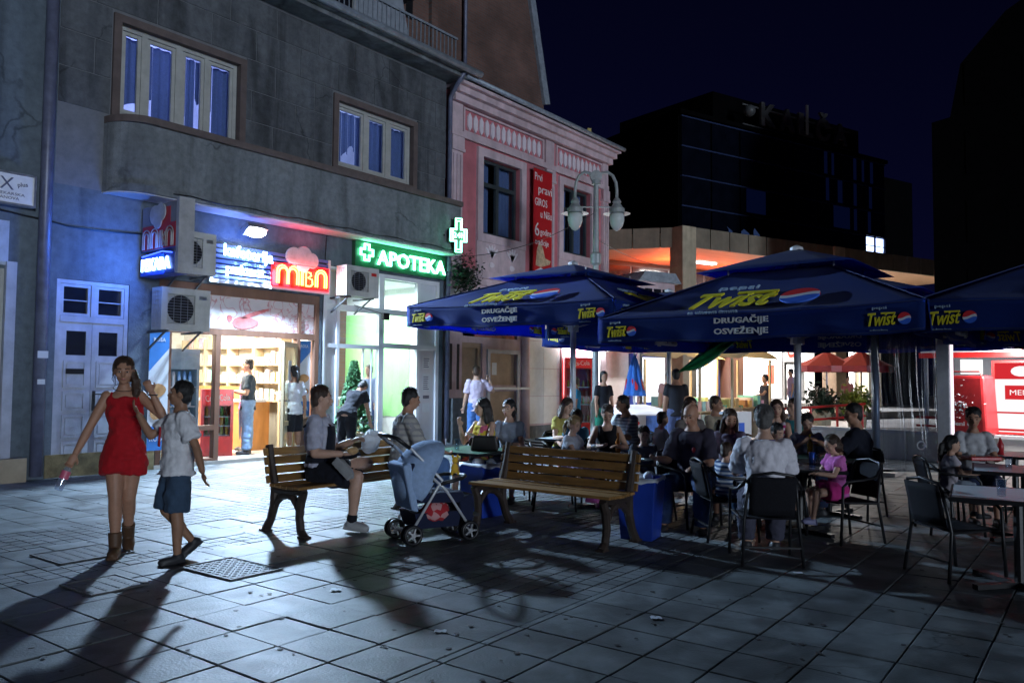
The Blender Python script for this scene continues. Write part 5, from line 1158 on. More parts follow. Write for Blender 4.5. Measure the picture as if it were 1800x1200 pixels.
def closed_parasol(p, z0, h, r, m, label, tilt=None):
    c = empty('closed_parasol', p, 0, label, 'parasol')
    rings = []
    for k in range(9):
        t = k/8; rr = r*(1-t)**.8+.02; rings.append([(rr*(1+.22*math.cos(7*a))*math.cos(a), rr*(1+.22*math.cos(7*a))*math.sin(a), z0+h*t) for a in [2*math.pi*i/42 for i in range(42)]])
    obj('folded_canopy', MB().loft(rings), m, c, smooth=True)
    obj('pole', MB().tube([(0,0,0),(0,0,z0+h+.05)], .022, 8), K['alu'], c)
    return c
cp_ = closed_parasol(gp(16.0, 2.62)-F0*.0+F0*1.1, 1.16, .87, .19, cloth('blue folded canvas', (.05,.17,.55)), 'folded blue and red parasol standing behind the freezer')
pr_ = MB()
for a in (math.degrees(BK)-4, math.degrees(BK)+68, math.degrees(BK)-78): pr_.prism(leafpoly(.05,.12), (.172*math.cos(R(a)),.172*math.sin(R(a)),1.4), (-math.sin(R(a)),math.cos(R(a)),0), (-.2*math.cos(R(a))+.35*math.sin(R(a)),-.2*math.sin(R(a))-.35*math.cos(R(a)),1), (.02*math.cos(R(a)),.012*math.sin(R(a)),0))
obj('red_print', pr_, K['tred'], cp_)
def stall(p, rz, w_, label, seed):
    s = empty('market_stall', p, rz, label, 'stall'); rr = random.Random(seed)
    obj('awning', MB().grid(lambda a, b: (-w_/2+w_*a, -.7+1.3*b, 2.02+.32*math.sin(math.pi*(.12+.76*a))-.1*(1-b)), 14, 4), cloth('beige awning', (.5,.42,.28), trl=.3), s, smooth=True)
    for x in (-w_/2+.05, w_/2-.05):
        for y in (-.45,.5): obj('post', MB().box(x-.025, x+.025, y-.025, y+.025, 0, 2.05), K['woodlight'], s)
    obj('table_board', MB().box(-w_/2, w_/2, -.5, .5, .82, .86), K['woodlight'], s)
    obj('skirt', MB().box(-w_/2+.02, w_/2-.02, -.49, -.47, .12, .819), K['beige'], s)
    for i in range(9):
        x = -w_/2+.12+i*(w_-.24)/8; o = obj('goods', MB().box(x-.06, x+.06, rr.uniform(-.35,-.2), rr.uniform(.1,.3), .862, .9+rr.random()*.25), mat('goods', (rr.uniform(.1,.8),rr.uniform(.1,.7),rr.uniform(.1,.6)), .5), s)
    return s
stall(gp(20.5, 4.35), HROT, 1.7, 'market stall with beige arched awning behind the freezer', 1)
stall(gp(20.0, 5.6), HROT+R(8), 1.7, 'market stall with beige arched awning below the red shop sign', 2)
lamp('stall_bulb', 'POINT', gp(20.2, 4.9)+Vector((0,0,1.9)), 220, (1,.75,.4), None, .08)
tag(obj('stall_lamp', MB().ell(gp(20.2,4.9)+Vector((0,0,1.95)),.07,.07,.09), glow('warm bulb', (1,.6,.2), 8), smooth=True), 'glowing warm bulb hanging between the two market stalls', 'lamp')
bx_ = empty('book_stand', gp(17.2, 4.15), HROT, 'pale wooden rack of books beside the market stall', 'stand')
for i in range(3):
    obj('shelf', MB().box(-.4, .4, -.15+i*.1, .05+i*.1, .25+i*.28, .28+i*.28), K['woodlight'], bx_)
    for j in range(6): obj('book', MB().box(-.37+j*.125, -.27+j*.125, -.12+i*.1, -.1+i*.1, .281+i*.28, .49+i*.28), mat('book cover', (random.uniform(.3,.8),random.uniform(.3,.7),random.uniform(.2,.6)), .5), bx_)
for x in (-.4,.4): obj('side', MB().bar((x,-.15,0),(x,.25,1.1),.03,.1), K['woodlight'], bx_)
es = empty('display_box', gp(17.0, 4.72), HROT, 'white display box on trestle beside the book rack', 'stand')
obj('box', MB().box(-.3, .3, -.2, .2, .25, .85), K['paperw'], es); obj('blue_panel', MB().box(-.08, .08, -.21, -.201, .3, .62), K['tblue'], es)
for x in (-.28,.42): obj('leg', MB().bar((x,-.15,0),(x*.7,.1,.95),.04,.04), K['woodlight'], es)
# cola cooler of the bakery, cooler of the kebab shop
def cooler(p, rz, w_, h_, label, glow_=.0):
    c = empty('drinks_cooler', p, rz, label, 'cooler')
    obj('cabinet', MB().wall(-w_/2, w_/2, 0, h_, [(-w_/2+.05,w_/2-.05,.35,h_-.3)], -.3, -.25).box(-w_/2, -w_/2+.04, -.249, .3, 0, h_).box(w_/2-.04, w_/2, -.249, .3, 0, h_).box(-w_/2+.041, w_/2-.041, .26, .3, 0, h_).box(-w_/2+.041, w_/2-.041, -.249, .259, 0, .05).box(-w_/2+.041, w_/2-.041, -.249, .259, h_-.05, h_), K['redplastic'], c)
    obj('header', MB().box(-w_/2+.03, w_/2-.03, -.32, -.301, h_-.27, h_-.04), mat('red lit header', (.6,.03,.03), .3, emit=.25), c)
    obj('header_lettering', MB().text('Coca-Cola', (0,-.322,h_-.155), (1,0,.06), (-.15,0,1), .12, w_*.75, .002), K['white'], c)
    for k in range(3):
        z = .36+k*(h_-.7)/3; obj('shelf', MB().box(-w_/2+.045, w_/2-.045, -.24, .25, z, z+.015), K['white'], c)
        for j in range(5):
            x = -w_/2+.1+j*(w_-.2)/4; obj('bottle', MB().tube([(x,-.15,z+.016),(x,-.15,z+.14),(x,-.15,z+.2)], [.03,.03,.012], 8), mat('bottle', random.choice([(.35,.3,.03),(.04,.01,.01),(.5,.25,.02),(.05,.2,.05)]), .25), c)
    obj('kick_vent', MB().box(-w_/2+.05, w_/2-.05, -.312, -.301, .06, .3), K['red'], c)
    obj('glass_door', MB().box(-w_/2+.05, w_/2-.05, -.285, -.28, .35, h_-.3), K['glass'], c)
    return c
cooler(Vector((8.28, YF+.95, .06)), R(-28), .55, 1.2, 'low red drinks cooler beside the bakery customer')
cooler(Vector((18.35, YF-.35, 0)), R(-50), .75, 2.1, 'tall red drinks cooler at the bright shop by the parasol pole')
# bakery counter with display and shelves
ct = empty('bakery_counter', (9.4, YF+2.6, .06), 0, 'orange wooden bakery counter with a cream top', 'counter')
obj('front', MB().box(9.1, 9.15, YF+1.2, YF+4.4, .06, 1.0), K['counter'], ct, world=True)
obj('top', MB().box(9.05, 9.5, YF+1.15, YF+4.4, 1.001, 1.05), K['paperw'], ct, world=True)
obj('upper_front', MB().box(9.22, 9.26, YF+1.2, YF+4.4, 1.051, 1.3), K['counter'], ct, world=True)
obj('end_panel', MB().box(9.151, 9.6, YF+1.2, YF+1.25, .06, 1.0), K['counter'], ct, world=True)
sh = empty('bakery_shelf', (9.7, YF+2.8, .06), 0, 'pale shelf with jars and boxes on the bakery side wall', 'shelf')
for y in (.9,1.8,2.7,3.6,4.5): obj('upright', MB().box(9.6, 9.84, YF+y-.03, YF+y+.03, .06, 2.3), K['woodlight'], sh, world=True)
for k in range(4):
    z = 1.0+k*.36; obj('board', MB().box(9.62, 9.845, YF+.94, YF+4.46, z, z+.03), K['woodlight'], sh, world=True)
    for j in range(18): y = .99+j*.19; obj('packet', MB().box(9.64, 9.75, YF+y-.06, YF+y+.06, z+.031, z+.031+random.uniform(.12,.26)), mat('packet', (random.uniform(.4,.8),random.uniform(.38,.7),random.uniform(.3,.65)), .5), sh, world=True)
fr_ = empty('glass_cabinet', (7.25, YF+.75, .06), 0, 'tall glass fridge behind the left bakery window', 'fridge')
obj('cabinet', MB().box(6.95, 7.6, YF+.9, YF+.95, .06, 1.95).box(6.95, 7.0, YF+.4, YF+.899, .06, 1.95).box(7.55, 7.6, YF+.4, YF+.899, .06, 1.95).box(7.001, 7.549, YF+.4, YF+.899, 1.6, 1.95), mat('blue grey fridge', (.35,.45,.5), .4), fr_, world=True)
for k in range(4):
    obj('shelf', MB().box(7.0, 7.55, YF+.42, YF+.89, .3+k*.33, .315+k*.33), K['white'], fr_, world=True)
    for j in range(5): obj('bottle', MB().tube([(7.08+j*.1,YF+.5,.316+k*.33),(7.08+j*.1,YF+.5,.5+k*.33),(7.08+j*.1,YF+.5,.58+k*.33)], [.033,.033,.014], 8), mat('water bottle', random.choice([(.2,.4,.7),(.5,.6,.7),(.6,.6,.6)]), .2), fr_, world=True)
# pharmacy fittings
pf = empty('pharmacy_shelf', (11.4, YF+2.5, .05), 0, 'white pharmacy shelves full of small boxes', 'shelf')
for x in (10.0,10.9,11.7): obj('upright', MB().box(x, x+.04, YF+2.25, YF+2.59, .05, 1.95), K['white'], pf, world=True)
for k in range(5):
    z = .4+k*.33; obj('board', MB().box(10.041, 11.699, YF+2.27, YF+2.58, z, z+.02) if False else MB().box(10.041, 10.899, YF+2.27, YF+2.58, z, z+.02).box(10.941, 11.699, YF+2.27, YF+2.58, z, z+.02), K['white'], pf, world=True)
    for j in range(14):
        x = 10.1+j*.115
        if 10.86 < x < 10.98: continue
        obj('medicine_box', MB().box(x-.045, x+.045, YF+2.28, YF+2.36, z+.021, z+.021+random.uniform(.08,.22)), mat('medicine box', (random.uniform(.3,.8),random.uniform(.3,.7),random.uniform(.4,.8)), .5), pf, world=True)
pd = empty('pharmacy_desk', (12.0, YF+1.7, .05), 0, 'white pharmacy counter with wooden front', 'counter')
obj('front', MB().box(11.0, 12.9, YF+1.7, YF+1.75, .05, 1.0), K['woodlight'], pd, world=True); obj('top', MB().box(10.95, 12.95, YF+1.6, YF+2.2, 1.001, 1.05), K['white'], pd, world=True)
# low white wall, kiosk, rails
A0, A1 = gp(17.7, 5.8), gp(13.4, 9.6)
lw = MB(); dd = (A1-A0); nn = Vector((-dd.y, dd.x, 0)).normalized()*.12; nseg = 8
lwall = empty('low_wall', A0, math.atan2(dd.y, dd.x), 'low white wall along the back of the cafe terrace', 'wall')
for i in range(nseg):
    L_ = dd.length/nseg; obj('wall_panel', MB().box(i*L_+.004, (i+1)*L_-.004, -.1, .1, 0, .5), K['white'], lwall)
obj('coping', MB().box(-.03, dd.length+.03, -.14, .14, .501, .56), K['paperw'], lwall)
ks = empty('kiosk', gp(15.2, 9.35), math.atan2(dd.y, dd.x), 'white roofed kiosk with red trim and lit poster behind the low wall', 'kiosk')
obj('roof', MB().box(-1.2, 1.8, -.8, 1.0, 2.02, 2.1), K['paperw'], ks); obj('roof_trim', MB().box(-1.22, 1.82, -.83, -.801, 1.96, 2.06), K['red'], ks)
obj('roof_ornament', MB().prism([(-.25,0),(.25,0),(.14,.1),(.05,.07),(0,.17),(-.06,.08),(-.15,.1)], (0,-.82,2.1), (1,0,0), (0,0,1), (0,.05,0)), K['red'], ks)
for x in (-1.15,1.7): obj('post', MB().box(x-.03, x+.03, -.7, -.64, 0, 2.02), K['steel'], ks)
obj('back_wall', MB().box(-1.2, 1.8, .9, 1.0, 0, 2.02), K['paperw'], ks)
obj('rail', MB().bar((-1.3,-.78,.82),(1.8,-.78,.82),.05,.05).bar((-1.3,-.78,.66),(1.8,-.78,.66),.04,.04), K['red'], ks)
pst = empty('lit_poster', gp(14.2, 8.98), math.atan2(dd.y, dd.x), 'red and white backlit menu poster at the right edge', 'poster')
def prnt():
    return glow('lit poster white', (.95,.9,.92), 1.1)
obj('poster_panel', MB().box(-.36, .6, -.03, .03, .62, 1.85), prnt(), pst)
pred = glow('lit poster red', (.75,.03,.04), .9)
obj('poster_red', MB().box(-.36, .6, -.04, -.031, 1.56, 1.85).box(-.2, .3, -.04, -.031, 1.2, 1.45).box(-.36, .6, -.04, -.031, .95, .98).box(-.36, .25, -.04, -.031, .64, .68), pred, pst)
obj('poster_mark', MB().prism(leafpoly(.22,.09,16), (.12,-.041,1.7), (1,0,0), (0,0,1), (0,-.006,0)), prnt(), pst); obj('poster_lettering', MB().text('GIROS MENI', (.12,-.044,1.5), (1,0,0), (0,0,1), .05, .7, .002), prnt(), pst); obj('poster_lettering', MB().text('MENI', (.05,-.044,1.325), (1,0,0), (0,0,1), .09, .34, .002), prnt(), pst)
obj('poster_frame', MB().frame(-.4, .64, .58, 1.89, .04, -.05, .05), K['red'], pst)
rc = empty('cooler_box', gp(14.6, 8.3), math.atan2(dd.y, dd.x)-R(5), 'big red scuffed cooler box with pale print behind the low wall', 'cooler')
scuff = mat('scuffed red panel', (.42,.02,.025), .4, var=.3, scale=5)
obj('body', MB().loft([[(-.42,-.25,.55),(.42,-.25,.55),(.42,.3,.55),(-.42,.3,.55)],[(-.36,-.2,1.62),(.36,-.2,1.62),(.36,.3,1.62),(-.36,.3,1.62)]]), scuff, rc, bevel=.05)
obj('top_rail', MB().tube([(-.33,-.18,1.6),(-.3,-.18,1.69),(.3,-.18,1.69),(.33,-.18,1.6)], .014, 8), K['red'], rc)
obj('print', MB().text('CINZANO', (0,-.262,.72), (1,0,0), (0,0,1), .1, .5, .002) if False else MB().text('ledeni čaj', (0,-.255,.75), (1,0,0), (.0,.05,1), .11, .52, .003, bold=.02), K['paperw'], rc)
obj('splash_print', leaves(60, lambda r: (r.gauss(0,.16), -.236+.0*r.random(), 1.1+r.gauss(0,.16)), .03, 9), K['paperw'], rc, kind='stuff')
obj('stand', MB().box(-.4, .4, -.2, .25, 0, .549), K['dark'], rc)
lamp('kiosk_tube', 'AREA', gp(13.9, 8.8)+Vector((0,0,1.98)), 120, (1,.94,.9), None, .8, to=gp(14.4, 8.6)+Vector((0,0,.8)))
tag(obj('kiosk_light', MB().obox(gp(15.4,8.85)+Vector((0,0,1.80)), RT*.2, F0*.03, (0,0,.14)), glow('white kiosk light', (1,1,1), 1.2)), 'white lit sign box behind the red cooler', 'light')
# lit post beside the plastic sheet
lpz = empty('lit_post', gp(9.6, 5.18), 0, 'white post with a strip light at the right end of the plastic sheet', 'post')
obj('post', MB().box(-.07, .07, -.07, .07, 0, 2.1), K['alu'], lpz, bevel=.01)
obj('strip_light', MB().obox(Vector((0,0,1.3))+RT*.085-F0*.02, RT*.01, F0*.02, (0,0,.75)), glow('pinkish strip light', (1,.85,.95), 1.6), lpz)
# clear plastic weather sheet between the posts
psx = empty('plastic_sheet', gp(10.3, 5.0), 0, 'clear crumpled plastic weather sheet hanging between white posts', 'sheet')
def pv(a, b):
    p = RT*(-.42+.95*a)+F0*(.05*math.sin(a*25+3*b)+.03*math.sin(a*61+b*5)+.02*math.sin(b*9+a*4)); return (p.x, p.y, .35+1.85*b)
obj('film', MB().grid(pv, 60, 20), glass('clear film', (.5,.56,.66), .16, .22, .15, (.06,.07,.09)), psx, smooth=True)
obj('batten', MB().bar(tuple(RT*-.45+Vector((0,0,.35))), tuple(RT*.55+Vector((0,0,.35))), .03, .03).bar(tuple(RT*-.45+Vector((0,0,2.2))), tuple(RT*.55+Vector((0,0,2.2))), .03, .03), K['black'], psx)
rg = [(.05*math.cos(2*math.pi*i/20), .05*math.sin(2*math.pi*i/20)) for i in range(20)]
obj('printed_badge', MB().tube([RT*(.2+x)-F0*.1+Vector((0,0,.68+z)) for x, z in rg], .01, 6, closed=True), K['paperw'], psx)
tag(obj('sheet_post', MB().tube([gp(10.9,4.95),gp(10.9,4.95)+Vector((0,0,2.2))], .05, 12), K['alu'], smooth=True), 'white post at the left end of the plastic sheet', 'post')
# green furled cloth below the rear parasol
gfc = MB(); rings = []
for k in range(10):
    t_ = k/9; c = gp(12.2,3.55).lerp(gp(12.2,2.55), t_)+Vector((0,0,2.22-.6*t_)); rr = .03+.2*math.sin(math.pi*min(1,t_*1.05))
    rings.append([tuple(c+F0*(rr*math.cos(a)*(1+.3*math.cos(5*a)))+(Vector((0,0,1))*.85+RT*.5)*(rr*math.sin(a)*(1+.25*math.cos(4*a+t_*3)))) for a in [2*math.pi*i/20 for i in range(20)]])
tag(obj('furled_flag', gfc.loft(rings), cloth('glossy green cloth', (.015,.24,.07), rough=.3), smooth=True), 'furled glossy green cloth hanging below the rear parasol', 'flag')
# red parasols, red bench and planters on the far terrace
for i, (d, l) in enumerate(((27.2,10.7),(26.8,11.7))):
    u = empty('red_parasol', gp(d, l)+Vector((0,0,.3)), HROT, ['left of two red parasols outside the far white shop','right of two red parasols outside the far white shop'][i], 'parasol', 'red terrace parasols')
    obj('canopy', MB().loft([[(1.0*math.cos(a),1.0*math.sin(a),1.75) for a in [R(45*k) for k in range(8)]],[(.03*math.cos(a),.03*math.sin(a),2.25) for a in [R(45*k) for k in range(8)]]]), cloth('red canvas', (.6,.08,.04), trl=.4), u)
    obj('valance', MB().loft([[(1.0*math.cos(a),1.0*math.sin(a),1.55) for a in [R(45*k) for k in range(8)]],[(1.01*math.cos(a),1.01*math.sin(a),1.75) for a in [R(45*k) for k in range(8)]]], cap=False), K['red'], u)
    obj('pole', MB().tube([(0,0,0),(0,0,2.3)], .03, 8), K['paperw'], u)
rb = empty('red_railing', gp(19.5, 7.6), HROT, 'low red tubular railing in front of the far shops', 'railing')
for z in (.85,.55): obj('rail', MB().tube([(-1.6,0,z),(1.6,0,z+.1)], .03, 8), K['red'], rb)
for x in (-1.5,-.5,.5,1.5): obj('post', MB().tube([(x,0,.0),(x,0,.9)], .03, 8), K['red'], rb)
for i, (d, l, lab) in enumerate(((22.5,8.7,'dark bushy plant in front of the red parasols'),(22.3,9.6,'yellow green bushy plant beside the red parasols'))):
    p = gp(d, l); pl = empty('potted_plant', p, 0, lab, 'plant')
    obj('foliage', leaves(700, lambda r: (r.gauss(0,.2), r.gauss(0,.2), .95+r.gauss(0,.18)), .08, 20+i), K['leafdk'] if i == 0 else mat('yellow green leaf', (.25,.3,.05), .6, var=.5), pl, kind='stuff')
    obj('pot', MB().tube([(0,0,0),(0,0,.7)], [.2,.28], 12), K['beige'], pl)
# small litter, gum and worn marks on the paving
rl = random.Random(11)
for i, (d, l, lab) in enumerate(((5.6,-1.2,'crumpled paper scrap on the paving left of the man\'s shadow'),(5.0,.9,'crumpled paper scrap on the paving in the lower middle'),(6.2,2.2,'crumpled white napkin in front of the white shirted man\'s chair'),(4.7,-.4,'torn paper scrap in the lower middle foreground'))):
    p = gp(d, l); e = MB().grid(lambda a, b: tuple(p+RT*((a-.5)*.07)+F0*((b-.5)*.05)+Vector((0,0,.006+.012*abs(noise.noise(Vector((a*4+i*9,b*4,i))))))), 6, 5)
    tag(obj('paper_scrap', e, K['paperw'], smooth=True), lab, 'litter')
gum = MB()
for i in range(420):
    d = rl.uniform(3.2, 13); p = gp(d, rl.uniform(-.62,.62)*d)
    if p.y > 12: continue
    r = rl.uniform(.008,.02); gum.prism([(r*math.cos(2*math.pi*k/7)*rl.uniform(.7,1.2), r*math.sin(2*math.pi*k/7)*rl.uniform(.7,1.2)) for k in range(7)], (p.x,p.y,.0035), (1,0,0), (0,1,0), (0,0,.0015))
obj('gum_spots', gum, mat('trodden gum', (.05,.05,.052), .7), ground, world=True, kind='stuff')
# glasses and bottles on the tables
gcl = glass('drinking glass', (.85,.9,.95), .25)
for i, (d, l, z, lab) in enumerate(((9.2,-.62,.662,'drinking glass on the green topped table'),(7.85,2.98,.642,'drinking glass on the white shirted man\'s table'),(5.75,3.5,.662,'drinking glass on the pale table nearest the right edge'),(7.6,4.7,.662,'drinking glass on the pale table behind the nearest one'),(9.3,.95,.622,'drinking glass on the table behind the empty bench'),(8.95,3.65,.642,'drinking glass in front of the man in black'))):
    tag(obj('drinking_glass', lathe(on(d,l,z), [(0,.026),(.004,.028),(.12,.034),(.12,.031),(.01,.024)], 14), gcl, smooth=True), lab, 'glass', 'glasses on the tables')
for i, (d, l, z, c, lab) in enumerate(((8.1,2.62,.642,(.05,.2,.06),'green bottle on the white shirted man\'s table'),(9.4,1.25,.622,(.3,.1,.02),'brown bottle on the table behind the empty bench'),(9.15,3.4,.642,(.5,.3,.02),'orange drink bottle in front of the boy in white'))):
    tag(obj('drink_bottle', lathe(on(d,l,z), [(0,.03),(.13,.031),(.17,.014),(.22,.012),(.225,.014),(.235,.014)], 14), mat('bottle tint', c, .15), smooth=True), lab, 'bottle')
# wall clutter on the facades
tag(obj('junction_box', MB().box(13.55, 13.75, YF-.12, YF-.002, 3.3, 3.55), K['acwhite'], bevel=.01), 'small junction box on the pink house corner', 'box')
tag(obj('wall_cable', MB().tube([(9.95,YF-.03,4.25),(9.93,YF-.03,3.9),(9.9,YF-.04,3.4),(9.88,YF-.03,2.4),(9.885,YF-.03,1.2)], .008, 6), K['black']), 'thin black cable running down between bakery and pharmacy', 'cable')
tag(obj('wall_cable', MB().tube([(6.5+.3*i, YF-.57, 4.33+.02*math.sin(i*1.7)) for i in range(23)], .009, 6), K['black']), 'black cable sagging along the underside of the projecting band', 'cable')
# ================================================================== people
def skin(name, c): 
    m = mat(name, c, .5, var=.1, scale=20, bump=.08, bscale=200, spec=.35); return m
SK = [skin('tanned skin', (.42,.22,.14)), skin('fair skin', (.52,.31,.22)), skin('olive skin', (.34,.18,.11))]
HR = {k: mat(k+' hair', c, .45, var=.5, scale=14, stretch=(14,14,1), bump=.5, bscale=30) for k, c in (('black',(.012,.01,.01)),('brown',(.045,.022,.012)),('blond',(.28,.18,.08)),('grey',(.09,.085,.08)))}
EYEW = mat('eye white', (.6,.6,.58), .2, var=.02); EYED = mat('iris dark', (.02,.015,.012), .15, var=.1); LIP = mat('lip', (.36,.12,.1), .4, var=.1)
wr_tex = bpy.data.textures.new('cloth wrinkles', 'CLOUDS'); wr_tex.noise_scale = .065; wr_tex.noise_depth = 2
hr_tex = bpy.data.textures.new('hair clumps', 'CLOUDS'); hr_tex.noise_scale = .03; hr_tex.noise_depth = 2
CM = {}
def cl(c, kind=None, c2=None, sc=20):
    k = (c, kind, c2, sc)
    if k not in CM: CM[k] = cloth('fabric %d' % len(CM), c, kind, c2, sc)
    return CM[k]
def U(*v): return Vector(v).normalized()
STAND = dict(pz=None, lean=(0,0,1), tw=0, hy=0, hp=0, la=((.06,.16,-1),(.2,.04,-1)), ra=((.06,-.16,-1),(.2,-.04,-1)), ll=((.02,.04,-1),(-.02,0,-1)), rl=((.02,-.04,-1),(-.02,0,-1)))
def SIT(seat=.375, **k):
    d = dict(STAND); d.update(pz=('seat', seat), lean=(.06,0,1), la=((.45,.2,-.85),(.9,-.15,.12)), ra=((.45,-.2,-.85),(.9,.15,.12)), ll=((1,.12,-.03),(.05,0,-1)), rl=((1,-.12,-.03),(.05,0,-1))); d.update(k); return d
def ST(**k): d = dict(STAND); d.update(k); return d

def soft(o, vox, it=4, wr=0, hair=False):
    r = o.modifiers.new('surface', 'REMESH'); r.mode = 'VOXEL'; r.voxel_size = vox; r.use_smooth_shade = True
    if wr or hair:
        d = o.modifiers.new('folds', 'DISPLACE'); d.texture = hr_tex if hair else wr_tex; d.texture_coords = 'LOCAL'; d.strength = .016 if hair else wr; d.mid_level = .5 if hair else .36
    s = o.modifiers.new('smooth', 'SMOOTH'); s.factor = .5; s.iterations = it
    return o

def person(pos, face, H, pose, label, sex='f', sk=0, top=None, bottom=None, shoes=None, socks=None, hair=('short','brown'), kid=False, det=1, z0=0, vox=None, dress=None, group=None, extra=None):
    vox = vox or {2: .0085, 1: .0125, 0: .02}[det]
    P_ = empty('person', (pos.x, pos.y, z0), face, label, 'person', group)
    sp = U(*pose['lean']); lat0 = Vector((0,1,0)); fw0 = lat0.cross(sp).normalized()
    q = Matrix.Rotation(pose['tw'], 3, sp); lat1 = q @ lat0; fw1 = q @ fw0
    legl = .245*H*(1 if not kid else .96)
    if pose['pz'] is None:
        def drop(l): a, b = U(*l[0]), U(*l[1]); return -(a.z+b.z)*legl
        pz = max(drop(pose['ll']), drop(pose['rl']))+.042*H
    elif isinstance(pose['pz'], tuple): pz = pose['pz'][1]+.055*H
    else: pz = pose['pz']
    pel = Vector((0,0,pz))
    male = sex == 'm'
    bw = 1.0 if male else .94
    if kid: bw = .98
    T = ([(-.06,.062,.05),(-.02,.088,.066),(.03,.088,.066),(.09,.078,.06),(.15,.082,.064),(.21,.094,.069),(.255,.098,.064),(.285,.085,.052),(.305,.05,.042),(.335,.033,.036)] if male else
         [(-.06,.064,.052),(-.02,.094,.07),(.03,.088,.066),(.09,.068,.055),(.14,.072,.06),(.19,.084,.074),(.235,.088,.064),(.28,.08,.05),(.302,.046,.04),(.335,.029,.032)])
    def axis(t):
        k = max(0, min(1, (t-.02)/.24)); return lat0.lerp(lat1, k).normalized(), fw0.lerp(fw1, k).normalized()
    def ring(t, w_, dp, inf=0, n=18):
        l, f = axis(t); c = pel+sp*(t*H); w_, dp = w_*H*bw+inf, dp*H*bw+inf
        return [c+l*(w_*math.cos(a)*(1-.06*abs(math.sin(2*a))))+f*(dp*math.sin(a)) for a in [2*math.pi*i/n for i in range(n)]]
    def wd(t):
        for a, b in zip(T[:-1], T[1:]):
            if a[0] <= t <= b[0]: k = (t-a[0])/(b[0]-a[0]); return a[1]+(b[1]-a[1])*k, a[2]+(b[2]-a[2])*k
        return (T[0][1], T[0][2]) if t < T[0][0] else (T[-1][1], T[-1][2])
    SHW = (.094 if male else .086)*bw
    sh = {1: pel+sp*(.275*H)+lat1*(SHW*H), -1: pel+sp*(.275*H)-lat1*(SHW*H)}
    hipj = {1: pel+lat0*(.043*H), -1: pel-lat0*(.043*H)}
    M3 = Matrix((fw1, lat1, sp)).transposed()          # torso frame to person frame
    arms, legs = {}, {}
    for s, k in ((1,'la'),(-1,'ra')):
        a, b = U(*pose[k][0]), U(*pose[k][1]); el = sh[s]+a*(.172*H); wr = el+b*(.145*H); arms[s] = (sh[s], el, wr, a, b)
    for s, k in ((1,'ll'),(-1,'rl')):
        L_ = pose[k]; a, b = U(*L_[0]), U(*L_[1]); kn = hipj[s]+a*legl; an = kn+b*legl
        fd = U(*L_[2]) if len(L_) > 2 else (Vector((b.z*-1, 0, b.x)).normalized() if abs(b.z) > .2 else U(1,0,0)); legs[s] = (hipj[s], kn, an, a, b, fd)
    # ---- body
    m = MB()
    m.loft([ring(*r) for r in T])
    ra, rb_, rc_ = (.030,.0245,.0175) if male else (.027,.021,.0155)
    rt_, rk, rf, ra2 = (.053,.035,.033,.022) if male else (.052,.033,.03,.02)
    if kid: ra, rb_, rc_, rt_, rk, rf, ra2 = .027,.022,.017,.05,.034,.031,.021
    for s in (1, -1):
        S, E, W, a, b = arms[s]
        m.ell(S, ra*H*1.12, ra*H*1.1, ra*H*1.1, 10, 7); m.tube([S, S.lerp(E,.45), E], [ra*H, ra*H*.98, rb_*H], 12); m.ell(E, rb_*H, rb_*H, rb_*H, 10, 6)
        m.tube([E, E.lerp(W,.3), W], [rb_*H, rb_*H*1.05, rc_*H], 12)
        # hand: palm, four unequal curled fingers, thumb from the side
        x = b; y = (lat1 if abs(x.dot(lat1)) < .9 else fw1); zq = x.cross(y).normalized(); y = zq.cross(x).normalized(); rot = Matrix((x, y, zq)).transposed()
        pc = W+x*(.028*H); m.ell(pc, .032*H, .022*H, .011*H, 10, 7, rot)
        cu = pose.get('curl', .7)*(-1 if s > 0 else 1)
        if det:
            for i, ln in enumerate((.9,1.0,.95,.75)):
                o = pc+x*(.022*H)+y*((.0165-.011*i)*H); d1 = (x*math.cos(cu*.5)+zq*math.sin(cu*.5)); d2 = (x*math.cos(cu*1.3)+zq*math.sin(cu*1.3))
                k1 = o+d1*(.022*H*ln); m.tube([o, k1, k1+d2*(.021*H*ln)], [.0058*H,.0055*H,.0045*H], 7)
            to = pc-x*(.008*H)+y*(.017*H); t1 = to+(x*.6+y*.6+zq*.3*cu).normalized()*(.022*H); m.tube([to, t1, t1+(x*.9+y*.1+zq*.4*cu).normalized()*(.018*H)], [.0075*H,.0065*H,.005*H], 7)
        S, Kn, An, a, b, fd = legs[s]
        m.tube([S-a*.02*H, S.lerp(Kn,.3), Kn], [rt_*H, rt_*H*.97, rk*H], 14); m.ell(Kn, rk*H, rk*H, rk*H, 10, 7)
        cv = -fd*(.006*H)
        m.tube([Kn, Kn.lerp(An,.3)+cv, Kn.lerp(An,.65), An], [rk*H*.98, rf*H*1.12, rf*H*.82, ra2*H], 14)
        fz = (b*-1); fy = fz.cross(fd).normalized(); fr = Matrix((fd, fy, fd.cross(fy))).transposed()
        m.ell(An+fd*(.03*H)+b*(.022*H), .068*H, .026*H, .02*H, 12, 8, fr); m.ell(An+b*.01*H, .024*H, .023*H, .03*H, 10, 7, fr)
    # head
    hs = 1.0 if not kid else 1.0+max(0, (1.5-H))*.42
    hyq = Matrix.Rotation(pose['hy'], 3, 'Z') @ Matrix.Rotation(pose['hp'], 3, 'Y'); HM = M3 @ hyq if abs(sp.z) > .5 else hyq
    nk = pel+sp*(.31*H); hc = nk+sp*(.052*H)+HM @ Vector((.012*H,0,.045*H*hs))
    m.tube([pel+sp*(.285*H), nk+sp*.01*H, hc-HM @ Vector((.012*H,0,.02*H))], [.04*H, (.031 if male else .026)*H, (.031 if male else .026)*H], 12)
    h = H*hs
    def hp(x, y, z): return hc+HM @ Vector((x*h, y*h, z*h))
